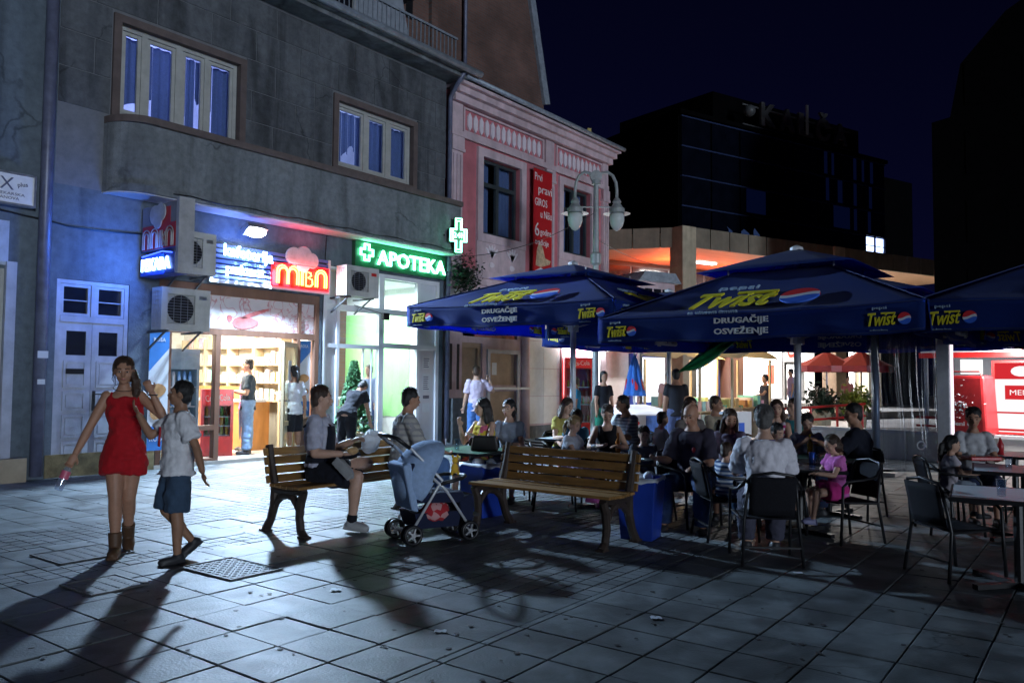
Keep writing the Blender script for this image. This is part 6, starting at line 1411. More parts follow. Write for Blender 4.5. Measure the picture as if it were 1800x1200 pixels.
    m.ell(hp(-.004,0,.01), .055*h, .0445*h, .056*h, 16, 12, HM); m.ell(hp(.012,0,-.022), .038*h, .036*h, .044*h, 14, 10, HM); m.ell(hp(.03,0,-.05), .016*h, .02*h, .015*h, 10, 7, HM)
    if det:
        m.tube([hp(.048,0,.008), hp(.0615,0,-.018), hp(.05,0,-.024)], [.006*h,.0085*h,.006*h], 8); m.ell(hp(.047,0,.014), .008*h, .034*h, .006*h, 10, 6, HM)
        m.ell(hp(.05,0,-.034), .007*h, .015*h, .006*h, 8, 6, HM)
        for s in (1,-1): m.ell(hp(-.004,s*.0455,-.004), .012*h, .006*h, .018*h, 8, 6, HM); m.ell(hp(.036,s*.026,-.016), .012*h, .012*h, .012*h, 8, 6, HM)
    soft(obj('body', m, SK[sk], P_, smooth=True), vox, 3)
    if det >= 1:
        for s in (1,-1):
            obj('eye', MB().ell(hp(.0475,s*.018,.001), .004*h, .0072*h, .0036*h, 8, 6, HM), EYED if det == 1 else EYEW, P_, smooth=True)
            if det == 2: obj('iris', MB().ell(hp(.0508,s*.018,.001), .0018*h, .0042*h, .0042*h, 8, 6, HM), EYED, P_, smooth=True)
            obj('eyebrow', MB().tube([hp(.0525,s*.008,.0155), hp(.0515,s*.019,.0185), hp(.046,s*.028,.0155)], .0026*h, 6), HR[hair[1]] if hair[1] != 'blond' else HR['brown'], P_, smooth=True)
        obj('lips', MB().ell(hp(.0565,0,-.0345), .003*h, .0125*h, .0042*h, 10, 6, HM), LIP, P_, smooth=True)
    # ---- hair
    st, hcn = hair
    if st != 'bald':
        g = MB(); g.ell(hp(-.009,0,.0195), .0545*h, .0495*h, .0565*h, 16, 10, HM)
        g.ell(hp(-.03,0,-.012), .032*h, .042*h, .045*h, 12, 8, HM)
        if st == 'long':
            for s in (1,-1): g.tube([hp(-.005,s*.044,.01), hp(-.008,s*.05,-.05), hp(-.02,s*.052,-.11), hp(-.03,s*.04,-.16)], [.015*h,.018*h,.02*h,.012*h], 9)
            g.tube([hp(-.03,0,.02), hp(-.052,0,-.05), hp(-.056,0,-.12), hp(-.05,0,-.18)], [.04*h,.036*h,.036*h,.02*h], 12)
            g.tube([hp(-.03,.025,.0), hp(-.045,.03,-.07), hp(-.045,.03,-.16)], [.03*h,.028*h,.018*h], 10); g.tube([hp(-.03,-.025,.0), hp(-.045,-.03,-.07), hp(-.045,-.03,-.16)], [.03*h,.028*h,.018*h], 10)
        if st == 'side':
            g.tube([hp(-.02,.03,.0), hp(.0,.055,-.05), hp(.018,.058,-.1), hp(.03,.05,-.15)], [.025*h,.024*h,.024*h,.012*h], 10); g.ell(hp(-.035,0,-.04), .025*h, .035*h, .04*h, 10, 7, HM)
        if st == 'pony': g.ell(hp(-.062,0,.012), .014*h, .014*h, .014*h, 8, 6, HM); g.tube([hp(-.06,0,.012), hp(-.085,0,-.01), hp(-.088,0,-.06), hp(-.08,0,-.12)], [.012*h,.02*h,.022*h,.008*h], 10)
        if st == 'bun': g.ell(hp(-.04,0,.062), .025*h, .025*h, .024*h, 10, 7, HM)
        if st == 'bob': g.tube([hp(-.02,0,.0), hp(-.035,0,-.04), hp(-.038,0,-.075)], [.05*h,.046*h,.03*h], 12)
        if st == 'full': g.ell(hp(-.008,0,.03), .055*h, .054*h, .05*h, 14, 9, HM)
        soft(obj('hair', g, HR[hcn], P_, smooth=True), vox*.9, 2, hair=True)
        if det:
            rr = random.Random(len(label)*7+int(H*100)); sg = MB()
            for i in range(150 if det == 2 else 60):
                az = rr.uniform(0, 2*math.pi); el0 = rr.uniform(.9, 1.5); el1 = el0-rr.uniform(.4, 1.1)
                if math.cos(az) > .55: el1 = max(el1, .62)
                pts = []
                for k in range(5):
                    e_ = el0+(el1-el0)*k/4; rad = 1.03+.05*rr.random()*(k/4); a_ = az+.25*math.sin(i)*k/4
                    pts.append(hp(-.009+.0545*rad*math.cos(e_)*math.cos(a_), .0495*rad*math.cos(e_)*math.sin(a_), .0195+.0565*rad*math.sin(e_)))
                if st in ('long','side','pony','bob') and math.cos(az) < .2:
                    ln = {'long': .15, 'side': .1, 'pony': .02, 'bob': .06}[st]*rr.uniform(.6,1.1)
                    for k in (1,2,3): pts.append(pts[4]+HM @ Vector((rr.uniform(-.006,.004)*h*k, rr.uniform(-.004,.004)*h*k, -ln*h*k/3)))
                sg.tube(pts, [.0022*h if det == 1 else .0016*h]*(len(pts)-1)+[.0005*h], 4)
            obj('hair_strands', sg, HR[hcn], P_, smooth=True, kind='stuff')
    # ---- clothing
    if top:
        g = MB(); inf = top.get('fit', .014); hem = top.get('hem', -.03); nts = [t for t in (-.06,-.02,.03,.09,.15,.2,.24,.27) if t > hem+.01]
        rs = [ring(hem, *wd(max(hem,-.02)), inf+top.get('flare', .012))]+[ring(t, *(max(wd(t)[0], wd(.03)[0]*top.get('box', .0)), wd(t)[1]), inf) for t in nts]
        up = top.get('neck', .298)
        if up > .28: rs += [ring(.288, wd(.285)[0]*.93, wd(.285)[1], inf*.6), ring(up, wd(.3)[0]*.95, wd(.3)[1], inf*.3)]
        g.loft(rs)
        sl = top.get('sleeve', .6)
        for s in (1, -1):
            S, E, W, a, b = arms[s]
            if sl > 0:
                g.ell(S, ra*H*1.12+inf*.7, ra*H*1.1+inf*.7, ra*H*1.1+inf*.7, 12, 8)
                e1 = S.lerp(E, min(1, sl)); g.tube([S, e1], [ra*H+inf*.9, (ra if sl < 1 else rb_)*H+inf*.9+.006], 14)
                if sl > 1: g.ell(E, rb_*H+inf, rb_*H+inf, rb_*H+inf, 10, 7); g.tube([E, E.lerp(W, sl-1)], [rb_*H+inf, rc_*H+inf], 12)
            elif top.get('strap'):
                sx = lat1*(s*.05*H); g.tube([pel+sp*(up*H)+sx+fw1*(.055*H), pel+sp*(.292*H)+sx*1.15+fw1*.015*H, pel+sp*(.28*H)+sx-fw1*(.045*H), pel+sp*(up*H)+sx-fw1*(.058*H)], .012*top['strap'], 6)
        if top.get('bust'): 
            for s in (1,-1): g.ell(pel+sp*(.2*H)+fw1*(.05*H)+lat1*(s*.036*H), .034*H, .036*H, .034*H, 10, 7)
        soft(obj(top.get('name', 'shirt'), g, top['m'], P_, smooth=True), max(vox, .01), 3, wr=(.042 if det == 2 else .034) if det else 0)
        if top.get('collar'):
            c = MB().tube([nk-sp*(.012*H)+lat1*(.05*H*math.cos(t))+fw1*(.044*H*math.sin(t)) for t in [2*math.pi*i/16 for i in range(16)]], .011, 7, closed=True); obj('collar', c, top['collar'], P_, smooth=True)
    if bottom:
        g = MB(); inf = bottom.get('fit', .014); L1 = bottom['len']; wst = bottom.get('waist', .045)
        g.loft([ring(-.055, *wd(-.055), inf), ring(-.02, *wd(-.02), inf), ring(.02, *wd(.02), inf), ring(wst, *wd(wst), inf)])
        for s in (1, -1):
            S, Kn, An, a, b, fd = legs[s]; lo = bottom.get('loose', .012)
            if bottom.get('kind') == 'skirt' and pose['pz'] is None: continue
            if L1 <= 1: g.tube([S-a*.02*H, S.lerp(Kn, L1*.5), S.lerp(Kn, L1)], [rt_*H*.9+inf*.6, rt_*H*.97+inf+lo*.5, (rt_+(rk-rt_)*L1)*H+inf+lo], 16)
            else:
                g.tube([S-a*.02*H, S.lerp(Kn,.35), Kn], [rt_*H+inf, rt_*H*.97+inf, rk*H+inf+lo*.4], 16); g.ell(Kn, rk*H+inf+lo*.4, rk*H+inf+lo*.4, rk*H+inf+lo*.4, 12, 8)
                g.tube([Kn, Kn.lerp(An, (L1-1)*.4), Kn.lerp(An, L1-1)], [rk*H+inf+lo*.4, rf*H*1.1+inf+lo*.4, (rf+(ra2-rf)*(L1-1))*H+inf+lo], 16)
        if bottom.get('kind') == 'skirt' and pose['pz'] is None:
            n = 22; zt_, zb_ = pel.z-.01*H, pel.z-L1*legl; R0 = wd(-.02)[0]*H*bw+inf
            def sk_(z, r): return [(r*.82*math.sin(2*math.pi*i/n)*(1+.05*math.sin(i*2.1)), r*math.cos(2*math.pi*i/n)*(1+.05*math.cos(i*2.3)), z) for i in range(n)]
            g.loft([sk_(zt_, R0), sk_((zt_+zb_)/2, R0+bottom.get('flare', .02)*.6), sk_(zb_, R0+bottom.get('flare', .02))])
        soft(obj(bottom.get('name', 'trousers'), g, bottom['m'], P_, smooth=True), max(vox, .01), 3, wr=(.038 if det == 2 else .03) if det else 0)
    if shoes:
        for s in (1, -1):
            S, Kn, An, a, b, fd = legs[s]; fz = b*-1; fy = fz.cross(fd).normalized(); fr = Matrix((fd, fy, fd.cross(fy))).transposed()
            g = MB(); g.ell(An+fd*(.032*H)+b*(.02*H), .076*H, .032*H, .026*H, 14, 9, fr); g.obox(An+fd*(.03*H)+b*(.037*H), fd*.068*H, fy*.026*H, fz*.006*H); g.ell(An+b*.01*H-fd*.004*H, .031*H, .029*H, .03*H, 10, 7, fr)
            if shoes.get('h'): g.tube([An+b*.01*H, An.lerp(Kn, shoes['h'])], [ra2*H+.016, ra2*H+.022], 14)
            soft(obj(shoes.get('name', 'shoe'), g, shoes['m'], P_, smooth=True), max(vox, .009), 2)
            if socks: obj('sock', MB().tube([An+b*.01*H, An.lerp(Kn, socks[1])], [ra2*H+.006, ra2*H+.009+.01*socks[1]], 14), socks[0], P_, smooth=True)
    if extra: extra(P_, dict(pel=pel, sp=sp, fw=fw1, lat=lat1, H=H, arms=arms, legs=legs, hp=hp, hc=hc, ring=ring, wd=wd, HM=HM))
    return P_
WH = (.62,.63,.68); BLK = (.014,.014,.018); DEN = (.1,.19,.4); NAVY = (.02,.03,.07)
shoe = lambda c, h=0, n='shoe': dict(m=mat(n+' leather', c, .55, var=.2), h=h, name=n)
SN = shoe((.45,.45,.46)); SB = shoe((.03,.03,.035)); SR = shoe((.25,.05,.03))

# ---- the two walkers
def wpt(P_, v): return P_.location+Matrix.Rotation(P_.rotation_euler.z, 3, 'Z') @ v
HELD = {}
def gx(P_, j):
    HELD['bottle'] = (wpt(P_, j['arms'][-1][2]+j['arms'][-1][4]*.075), Matrix.Rotation(P_.rotation_euler.z, 3, 'Z') @ U(.12,-.35,-.93))
    W = j['arms'][-1][2]; b = j['arms'][-1][4]
    obj('necklace', MB().tube([j['hp'](-.02+.06*math.sin(t)+.0,.052*math.cos(t),-.088-.012*math.sin(t)) for t in [2*math.pi*i/20 for i in range(20)]], .003, 5, closed=True), HR['black'], P_)
    obj('bracelet', MB().tube([j['arms'][1][2]+j['lat']*(.022*j['H']*math.cos(t))+j['fw']*(.022*j['H']*math.sin(t))-j['arms'][1][4]*.02 for t in [2*math.pi*i/14 for i in range(14)]], .005, 5, closed=True), HR['black'], P_)
girl_pos = gp(6.7, -3.22)
person(girl_pos, BK+R(24), 1.62, ST(lean=(.02,-.03,1), tw=R(-6), hy=R(4), hp=R(6), ra=((.06,-.42,-.9),(.12,-.4,-.9)), la=((.42,.62,-.62),(.12,-.42,.9)), rl=((.22,.04,-.97),(.02,.03,-1),(1,-.12,-.02)), ll=((.0,-.06,-1),(-.5,.0,-.86),(.86,.05,-.5)), curl=1.3),
    'girl in a short red playsuit and brown boots carrying a bottle', 'f', 0, top=dict(m=cl((.42,.012,.018)), sleeve=0, strap=1.0, neck=.235, hem=-.04, fit=.012, bust=1, name='playsuit_top'), bottom=dict(m=cl((.42,.012,.018)), len=.5, loose=.04, kind='shorts', waist=.1, name='playsuit_shorts'), shoes=shoe((.1,.05,.025), .32, 'boot'), hair=('side','brown'), det=2, extra=gx)
person(gp(6.42, -2.66), LF+R(42), 1.44, ST(lean=(-.03,.02,1), tw=R(-12), hy=R(-18), hp=R(-6), ra=((.75,-.15,-.55),(.5,.1,.85)), la=((-.28,.42,-.86),(-.1,.42,-.9)), ll=((.06,.02,-1),(-.05,0,-1)), rl=((.16,0,-1),(-.62,.02,-.78),(.8,0,-.6)), curl=.5),
    'boy in a white T-shirt and long grey blue shorts walking beside the girl', 'm', 2, top=dict(m=cl((.74,.74,.77)), sleeve=.75, hem=-.035, fit=.026, flare=.02), bottom=dict(m=cl((.05,.085,.14)), len=.98, loose=.03, waist=.02, fit=.012, name='shorts'), shoes=SB, hair=('short','black'), kid=True, det=2,
    extra=lambda P_, j: obj('ribbon_print', MB().tube([j['pel']+j['sp']*(.17*j['H'])+j['fw']*(.078*j['H']+.036)+j['lat']*x+j['sp']*z for x, z in ((.05,-.07),(.012,.0),(.0,.05),(.025,.075),(.048,.05),(.03,.0),(-.005,-.07))], .008, 6), mat('red print', (.5,.03,.04), .6), P_))
# bottle in her right hand
bo = empty('plastic_bottle', HELD['bottle'][0], 0, 'clear plastic bottle with a pink label in the girl\'s hand', 'bottle')
ax = HELD['bottle'][1]; b0 = -ax*.02
obj('bottle_body', MB().tube([b0+ax*t for t in (0,.03,.05,.1,.16,.2,.24,.25)], [.012,.013,.02,.034,.033,.034,.032,.026], 14), glass('bottle plastic', (.85,.9,1), .3, .05, .15, (.6,.65,.75)), bo, smooth=True)
obj('bottle_label', MB().tube([b0+ax*t for t in (.09,.155)], .0355, 14, cap=False), mat('pink label', (.6,.12,.2), .4), bo, smooth=True)
obj('cap', MB().tube([b0-ax*.018, b0+ax*.001], .014, 12), K['white'], bo)

# ---- at the shops
person(Vector((8.72, YF+.62, 0)), R(150), 1.75, ST(hy=R(0), lean=(.0,.0,1), la=((.15,.25,-.95),(.75,-.75,.15)), ra=((.15,-.25,-.95),(.75,.75,.1)), ll=((.05,.06,-1),(0,0,-1)), rl=((-.05,-.06,-1),(0,0,-1))), 'man in a dark polo shirt and jeans with folded arms in the bakery doorway', 'm', 1,
    top=dict(m=cl((.03,.045,.06)), sleeve=.75, hem=-.06), bottom=dict(m=cl((.22,.36,.6)), len=1.95, loose=.02, fit=.018), shoes=SB, hair=('short','black'), z0=.06)
person(Vector((9.15, YF+1.35, 0)), R(170), 1.58, ST(), 'person in pink standing behind the man in the bakery', 'f', 1, top=dict(m=cl((.5,.1,.25)), sleeve=.6), bottom=dict(m=cl(NAVY), len=1.9), shoes=SB, hair=('bob','brown'), z0=.06, det=0)
person(Vector((9.1, YF-.25, 0)), R(85), 1.68, ST(ra=((.02,-.32,-.95),(.15,-.12,-.98)), la=((.2,.25,-.9),(.75,-.1,.3))), 'woman with a ponytail in a white T-shirt and black shorts facing the bakery', 'f', 0, top=dict(m=cl((.66,.67,.74)), sleeve=.7, hem=-.045, fit=.018), bottom=dict(m=cl(BLK), len=.95, loose=.012, name='shorts'), shoes=SN, socks=(cl((.7,.7,.7)), .55), hair=('pony','black'), z0=.0)
person(gp(13.6, -2.78), R(20), 1.66, ST(lean=(.75,.0,.72), ll=((-.05,.05,-1),(0,0,-1)), rl=((-.05,-.05,-1),(0,0,-1)), la=((.3,.1,-1),(.4,0,-.8)), ra=((.3,-.1,-1),(.4,0,-.8)), hp=R(20)), 'woman in black bending over behind the seated man in the apron', 'f', 0, top=dict(m=cl(BLK), sleeve=.5, hem=-.05, fit=.022), bottom=dict(m=cl(BLK), len=1.9, waist=.1), shoes=SB, hair=('bun','black'))
person(Vector((11.62, YF+.55, 0)), R(190), 1.72, ST(), 'person in grey blue clothes inside the pharmacy door', 'm', 1, top=dict(m=cl((.2,.24,.36)), sleeve=1.8, hem=-.06), bottom=dict(m=cl((.1,.14,.28)), len=1.95), shoes=SB, hair=('short','brown'), z0=.05, det=0)
def phn(P_, j):
    W = j['arms'][-1][2]; p = W+j['arms'][-1][4]*.05; obj('phone', MB().obox(p+j['lat']*.02, j['sp']*.06, j['fw']*.022, j['lat']*.007), K['black'], P_)
person(gp(17.6, -.78), R(58), 1.76, ST(ra=((.0,-.75,-.65),(-.05,.4,.92)), la=((.05,.2,-1),(.3,.1,-.95)), hy=R(-12), ll=((.12,.05,-1),(.0,0,-1)), rl=((-.12,-.05,-1),(-.15,0,-1))), 'man in a pale pink shirt and jeans holding a phone to his ear', 'm', 1, top=dict(m=cl((.58,.48,.6)), sleeve=.8, hem=-.08, fit=.02, flare=.02), bottom=dict(m=cl((.08,.18,.45)), len=1.95, loose=.02), shoes=SB, hair=('short','brown'), extra=phn)

# ---- on the bench
def apron(P_, j):
    HELD['sand'] = wpt(P_, j['arms'][-1][2]+j['arms'][-1][4]*.10+Vector((0,0,.03))); HELD['bag'] = wpt(P_, j['arms'][1][2]+j['arms'][1][4]*.10+Vector((.06,.12,-.05)))
    g = MB(); H = j['H']
    f = [(-.02,.62),(.06,.6),(.12,.5),(.2,.44),(.25,.42)]
    def pt(a, t, w_): r = j['wd'](t); l = j['lat']; c = j['pel']+j['sp']*(t*H); return c+l*((2*a-1)*w_*H*r[0]*1.0)+j['fw']*((r[1]*H+.034)*math.sqrt(max(0, 1-((2*a-1)*w_*.75)**2)))
    m_ = MB().grid(lambda a, b: tuple(pt(a, -.02+.27*b, 1.22-.45*b)), 10, 8); o = obj('apron', m_, cl((.012,.014,.024)), P_, smooth=True); o.modifiers.new('thick', 'SOLIDIFY').thickness = .006
    for s in (1,-1): obj('apron_strap', MB().tube([pt(.5+s*.42,.25,.6), j['pel']+j['sp']*(.298*H)+j['lat']*(s*.06*H)+j['fw']*.01, j['pel']+j['sp']*(.25*H)+j['lat']*(s*.06*H)-j['fw']*(.075*H)], .011, 6), cl((.012,.014,.024)), P_)
person(Vector((5.08, 6.34, 0)), R(-62), 1.76, SIT(.455, lean=(-.05,.0,1), tw=R(10), hy=R(14), hp=R(5), ra=((.1,-.2,-.97),(.92,.25,.0)), la=((.25,.15,-.95),(.85,-.15,.35)), rl=((.95,-.1,-.06),(-.12,.0,-1)), ll=((.92,.24,.16),(-.2,-.97,.06),(.75,-.15,-.64)), curl=1.2),
    'man in a grey T-shirt and black apron sitting cross-legged eating', 'm', 1, top=dict(m=cl((.46,.46,.55)), sleeve=.85, fit=.018, hem=.03), bottom=dict(m=cl((.012,.013,.02)), len=.85, loose=.03, name='shorts', fit=.026, waist=.1), shoes=shoe((.34,.34,.34), 0, 'sneaker'), socks=(cl(BLK), .16), hair=('short','brown'), det=2, extra=apron)
sandw = HELD['sand']
e = MB().ell(sandw,.06,.045,.04,12,8); e.v = [tuple(Vector(p)+noise.noise_vector(Vector(p)*20)*.01) for p in e.v]
tag(obj('sandwich', e, mat('bread crust', (.5,.3,.13), .7, var=.3, scale=20), smooth=True), 'sandwich held by the man in the apron', 'food')
bgp = HELD['bag']; e = MB().ell(bgp,.09,.075,.12,22,16); e.v = [tuple(Vector(p)+noise.noise_vector(Vector(p)*11)*.045+noise.noise_vector(Vector(p)*30)*.015) for p in e.v]
tag(obj('plastic_bag', e, cloth('thin white plastic', (.8,.82,.85), trl=.25, rough=.35), smooth=True), 'white plastic bag in front of the man in the apron', 'bag')
person(Vector((6.18, 6.34, 0)), R(-35), 1.72, SIT(.455, lean=(.1,0,1), hy=R(5), la=((.4,.2,-.9),(.85,-.2,-.2)), ra=((.4,-.2,-.9),(.85,.2,-.25))), 'man in a pale checked shirt sitting behind the pushchair', 'm', 0, top=dict(m=cl((.42,.4,.36), 'plaid', (.2,.2,.24), 16), sleeve=.95, fit=.024), bottom=dict(m=cl(DEN), len=1.9, loose=.02), shoes=SN, hair=('short','black'))

# ---- at the green table
person(gp(9.98,-.32), BK-R(40), 1.62, SIT(.375, hy=R(-30), la=((.5,.25,-.8),(.8,-.2,.45)), ra=((.55,-.2,-.75),(.5,.2,.85))), 'woman with long dark hair and colourful top at the green table', 'f', 1, top=dict(m=cl((.6,.12,.2), 'floral', (.7,.5,.05), 14), sleeve=0, strap=1, neck=.24, bust=1), bottom=dict(m=cl((.4,.08,.08), 'floral', (.5,.4,.1), 12), len=.9, name='skirt'), shoes=SR, hair=('long','black'))
person(gp(10.05,-.02), BK-R(12), 1.6, SIT(.375, hy=R(-15)), 'woman with dark hair in a grey top beside the long haired woman', 'f', 1, top=dict(m=cl((.28,.32,.4)), sleeve=.6, bust=1), bottom=dict(m=cl(NAVY), len=1.5), shoes=SB, hair=('bob','black'))
# ---- behind the empty bench
person(gp(9.0,.66), RG+R(-35), 1.2, SIT(.42, hy=R(-10), hp=R(14), ra=((.6,-.3,-.6),(.9,.2,.1))), 'fair haired child in pink shoes behind the empty bench', 'f', 1, top=dict(m=cl((.5,.52,.58)), sleeve=.5), bottom=dict(m=cl((.5,.35,.5)), len=1.3), shoes=shoe((.6,.12,.4)), hair=('pony','blond'), kid=True)
person(gp(10.2,.84), FA+R(20), 1.3, SIT(.4), 'child with dark hair seen from behind near the left parasol pole', 'f', 1, top=dict(m=cl((.1,.3,.42)), sleeve=.4), bottom=dict(m=cl(NAVY), len=.8), shoes=SB, hair=('bob','brown'), kid=True)
person(gp(9.75,1.16), BK-R(4), 1.55, SIT(.375, lean=(.16,0,1), hp=R(18), la=((.55,.35,-.75),(.75,-.5,.1)), ra=((.55,-.35,-.75),(.75,.5,.1))), 'person in a black sleeveless top leaning on the table behind the bench', 'f', 1, top=dict(m=cl(BLK), sleeve=0, strap=2.2, neck=.25), bottom=dict(m=cl((.4,.3,.4)), len=.9), shoes=shoe((.55,.1,.35)), hair=('short','brown'))
person(gp(8.8,1.45), BK+R(-10), 1.12, SIT(.36, hp=R(12), hy=R(10)), 'small boy eating from a green plate right of the empty bench', 'm', 1, top=dict(m=cl((.08,.09,.12)), sleeve=.6), bottom=dict(m=cl((.3,.36,.36)), len=.9), shoes=SB, hair=('short','brown'), kid=True)
person(gp(11.0,2.03), RG+R(10), 1.22, SIT(.38), 'boy in white and red in front of the ice cream freezer', 'm', 1, top=dict(m=cl((.5,.5,.52)), sleeve=.6), bottom=dict(m=cl((.5,.03,.03)), len=.8), shoes=SN, hair=('short','black'), kid=True)
# ---- middle tables
person(gp(8.25,1.86), BK+R(-30), 1.66, SIT(.375, lean=(.12,.04,1), hp=R(14), hy=R(-8), la=((.35,.2,-.9),(.8,-.3,-.1)), ra=((.3,-.25,-.9),(.75,-.1,.1)), ll=((.9,.35,-.05),(0,.0,-1)), rl=((.95,-.25,-.05),(0,0,-1))), 'bald man in a dark polo shirt and jeans turned to the left', 'm', 0, top=dict(m=cl((.04,.035,.055)), sleeve=.9, fit=.024, collar=cl((.05,.045,.06))), bottom=dict(m=cl((.04,.07,.15)), len=1.92, loose=.025, fit=.02), shoes=SB, hair=('bald','grey'),
    extra=lambda P_, j: obj('chest_badge', MB().ell(j['pel']+j['sp']*(.2*j['H'])+j['fw']*(.075*j['H']+.03)+j['lat']*.06, .012,.02,.03,8,6), mat('red badge', (.5,.03,.05), .6), P_, smooth=True))
person(gp(10.4,2.3), BK+R(10), 1.66, SIT(.375), 'woman with long brown hair behind the bald man', 'f', 0, top=dict(m=cl((.15,.13,.12)), sleeve=.6), bottom=dict(m=cl(NAVY), len=1.5), shoes=SB, hair=('long','brown'))
person(gp(10.7,2.78), FA, 1.1, SIT(.35), 'child with long fair brown hair seen from behind', 'f', 1, top=dict(m=cl((.2,.17,.15)), sleeve=.6), bottom=dict(m=cl(NAVY), len=1.0), shoes=SB, hair=('long','brown'), kid=True, det=0)
person(gp(8.9,2.42), BK+R(-20), 1.52, SIT(.36, hy=R(20), hp=R(12)), 'woman with reddish brown hair leaning towards the toddler', 'f', 0, top=dict(m=cl((.2,.16,.22)), sleeve=.7), bottom=dict(m=cl(NAVY), len=1.2), shoes=SB, hair=('long','brown'))
person(gp(7.62,2.02), RG+R(35), .9, SIT(.38, ll=((.95,.15,-.2),(.1,0,-1)), rl=((.95,-.15,-.2),(.1,0,-1))), 'toddler in a blue and white striped top sitting on a chair', 'm', 1, top=dict(m=cl((.08,.15,.32), 'stripes', (.6,.65,.72), 26), sleeve=1.6, fit=.016), bottom=dict(m=cl((.1,.2,.38)), len=1.9, fit=.016), shoes=SN, hair=('short','brown'), kid=True)
person(gp(6.72,2.12), FA-R(12), 1.68, SIT(.375, lean=(.08,0,1), hy=R(-6), la=((.5,.22,-.82),(.85,-.3,.05)), ra=((.5,-.24,-.82),(.85,.2,.05))), 'man in a white shirt with blue collar seen from behind', 'm', 1, top=dict(m=cl((.74,.72,.78)), sleeve=.9, fit=.02, hem=-.04, collar=cl((.04,.06,.25))), bottom=dict(m=cl((.06,.06,.09)), len=1.9, loose=.02), shoes=SB, hair=('short','grey'), det=2)
person(gp(10.2,3.38), LF+R(60), 1.58, SIT(.4, hy=R(15)), 'long haired woman in a magenta and white striped top behind the white shirted man', 'f', 1, top=dict(m=cl((.6,.55,.6), 'stripes', (.4,.04,.15), 14), sleeve=0, strap=2, neck=.25), bottom=dict(m=cl(NAVY), len=1.2), shoes=SB, hair=('long','brown'))
person(gp(9.9,3.16), RG, .82, SIT(.62), 'baby held at the striped woman\'s table', 'm', 1, top=dict(m=cl((.3,.25,.25)), sleeve=.8), bottom=dict(m=cl(NAVY), len=1.2), shoes=SN, hair=('short','blond'), kid=True, det=0)
person(gp(9.35,3.44), BK-R(15), 1.38, SIT(.375, hp=R(22), ra=((.5,-.4,-.75),(.45,.7,.6)), la=((.5,.3,-.8),(.8,-.3,.1))), 'boy in a pale patterned shirt eating by the white post', 'm', 1, top=dict(m=cl((.4,.43,.5), 'floral', (.22,.26,.36), 12), sleeve=.8), bottom=dict(m=cl(NAVY), len=.9), shoes=SB, hair=('short','black'), kid=True)
person(gp(8.85,3.86), LF-R(25), 1.62, SIT(.375, lean=(.1,0,1), hy=R(20), la=((.6,.3,-.7),(.8,-.1,.4)), ra=((.5,-.3,-.8),(.85,.1,.2))), 'person with thick dark hair in a black shirt at the middle table', 'm', 0, top=dict(m=cl((.012,.014,.025)), sleeve=.9, fit=.03), bottom=dict(m=cl(NAVY), len=1.9), shoes=SB, hair=('full','black'))
person(gp(7.6,3.08), LF+R(8), 1.06, SIT(.39, hp=R(16), la=((.55,.35,-.72),(.85,-.1,.1)), ra=((.5,-.25,-.8),(.85,.1,.15)), ll=((1,.1,-.05),(.15,0,-1)), rl=((1,-.1,-.05),(-.1,0,-1))), 'little girl in a pink dress sitting sideways on a black chair', 'f', 1, top=dict(m=cl((.55,.14,.42)), sleeve=.5, fit=.016, hem=-.04), bottom=dict(m=cl((.6,.04,.25)), len=.6, loose=.03, fit=.02, name='skirt'), shoes=shoe((.3,.3,.5)), hair=('bob','brown'), kid=True, det=2)
# ---- right tables
person(gp(8.02,4.36), RG+R(-12), 1.02, SIT(.38, hy=R(5)), 'small girl with a ponytail beside the woman in white', 'f', 1, top=dict(m=cl((.42,.38,.42)), sleeve=.4), bottom=dict(m=cl((.3,.36,.45)), len=.9), shoes=SB, hair=('pony','black'), kid=True)
person(gp(8.75,5.02), BK+R(-15), 1.58, SIT(.375, hp=R(10), hy=R(-10)), 'woman in a white V-neck T-shirt in front of the low wall', 'f', 0, top=dict(m=cl((.5,.5,.52)), sleeve=.7, bust=1), bottom=dict(m=cl(NAVY), len=1.4), shoes=SB, hair=('short','black'))
tag(obj('red_tray', MB().obox(on(8.3,4.85,.70), RT*.16, F0*.1, (0,0,.02)), K['red'], bevel=.01), 'red tray held by the woman in white', 'tray')
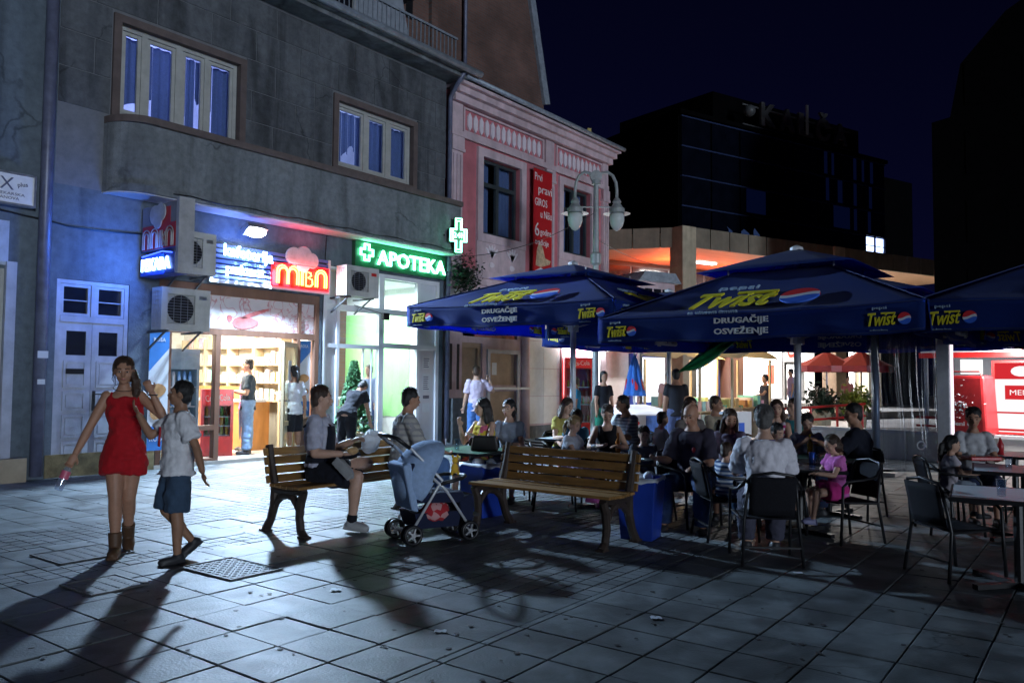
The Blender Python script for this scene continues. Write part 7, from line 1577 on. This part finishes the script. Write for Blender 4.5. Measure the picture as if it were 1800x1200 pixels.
# ---- passers-by in the background
BG = 'people in the background'
for d, l, f, H, lab, c, b, hr, kw in ((16.2,1.86,BK+R(20),1.66,'woman in a black top and green skirt beyond the left parasol pole',BLK,(.02,.16,.1),('bob','black'),{}),
    (17.0,1.36,LF,1.55,'person in a turquoise top by the red cooler',(.03,.2,.32),NAVY,('short','brown'),{}),
    (19.2,3.75,BK,1.7,'vendor in a pink shirt under the beige awning',(.5,.25,.22),(.3,.35,.15),('short','brown'),{}),
    (15.2,3.12,FA,1.7,'man in black seen from behind by the second parasol pole',(.02,.02,.025),(.08,.1,.2),('short','black'),{}),
    (21.0,6.65,LF+R(20),1.68,'woman in dark clothes walking past the far white shop',(.03,.03,.04),(.03,.03,.04),('pony','black'),dict(la=((.7,.2,-.6),(.9,.1,-.1)))),
    (25.5,8.9,LF,1.62,'person in a lilac top at the far shop door',(.4,.3,.42),(.15,.2,.35),('short','black'),{}),
    (26.0,10.9,BK,1.4,'person sitting under the red parasols',(.4,.12,.1),(.1,.08,.08),('short','brown'),{})):
    person(gp(d,l), f, H, ST(ll=((.15,.04,-1),(0,0,-1)), rl=((-.15,-.04,-1),(-.12,0,-1)), **kw), lab, 'f' if 'woman' in lab else 'm', 0, top=dict(m=cl(c), sleeve=.6, hem=-.05), bottom=dict(m=cl(b), len=1.9), shoes=SB, hair=hr, det=0, group=BG, z0=.3 if d > 25 else 0)
# ---- more guests between the tables
person(gp(11.4,.72), BK+R(15), 1.6, SIT(.375, lean=(.12,.05,1), hy=R(25), hp=R(8)), 'woman in a yellow top beyond the fair haired child', 'f', 1, top=dict(m=cl((.45,.38,.1)), sleeve=.5, bust=1), bottom=dict(m=cl(NAVY), len=1.4), shoes=SB, hair=('long','brown'))
person(gp(11.6,1.75), LF+R(30), 1.68, SIT(.375, lean=(.2,-.04,1), hy=R(-20)), 'man in a grey striped shirt left of the boy in white and red', 'm', 0, top=dict(m=cl((.25,.27,.3), 'stripes', (.12,.13,.16), 22), sleeve=.9), bottom=dict(m=cl(DEN), len=1.9), shoes=SB, hair=('short','black'))
person(gp(8.35,2.72), BK+R(10), 1.18, SIT(.4, hp=R(15), hy=R(25)), 'child with dark hair half hidden behind the white shirted man', 'f', 1, top=dict(m=cl((.3,.1,.16)), sleeve=.6), bottom=dict(m=cl(NAVY), len=1.0), shoes=SB, hair=('bob','black'), kid=True)
person(gp(11.2,3.9), BK-R(30), 1.64, SIT(.375, lean=(.1,.08,1), hy=R(-25)), 'woman in a teal top behind the man in black', 'f', 1, top=dict(m=cl((.05,.22,.24)), sleeve=.6, bust=1), bottom=dict(m=cl(NAVY), len=1.4), shoes=SB, hair=('pony','brown'))
person(gp(11.8,3.0), BK+R(40), 1.66, SIT(.375, lean=(.05,-.08,1), hy=R(10)), 'man in a beige shirt behind the striped woman', 'm', 0, top=dict(m=cl((.35,.3,.22)), sleeve=.9), bottom=dict(m=cl(NAVY), len=1.9), shoes=SB, hair=('short','brown'))
for d, l, f, lab in ((11.45,.72,BK+R(15),'black chair holding the woman in yellow'),(11.65,1.75,LF+R(30),'black chair holding the man in the striped grey shirt'),(8.4,2.72,BK+R(10),'black chair holding the half hidden child'),(11.25,3.9,BK-R(30),'black chair holding the woman in teal'),(11.85,3.0,BK+R(40),'black chair holding the man in beige')):
    chair(gp(d,l), f, lab)
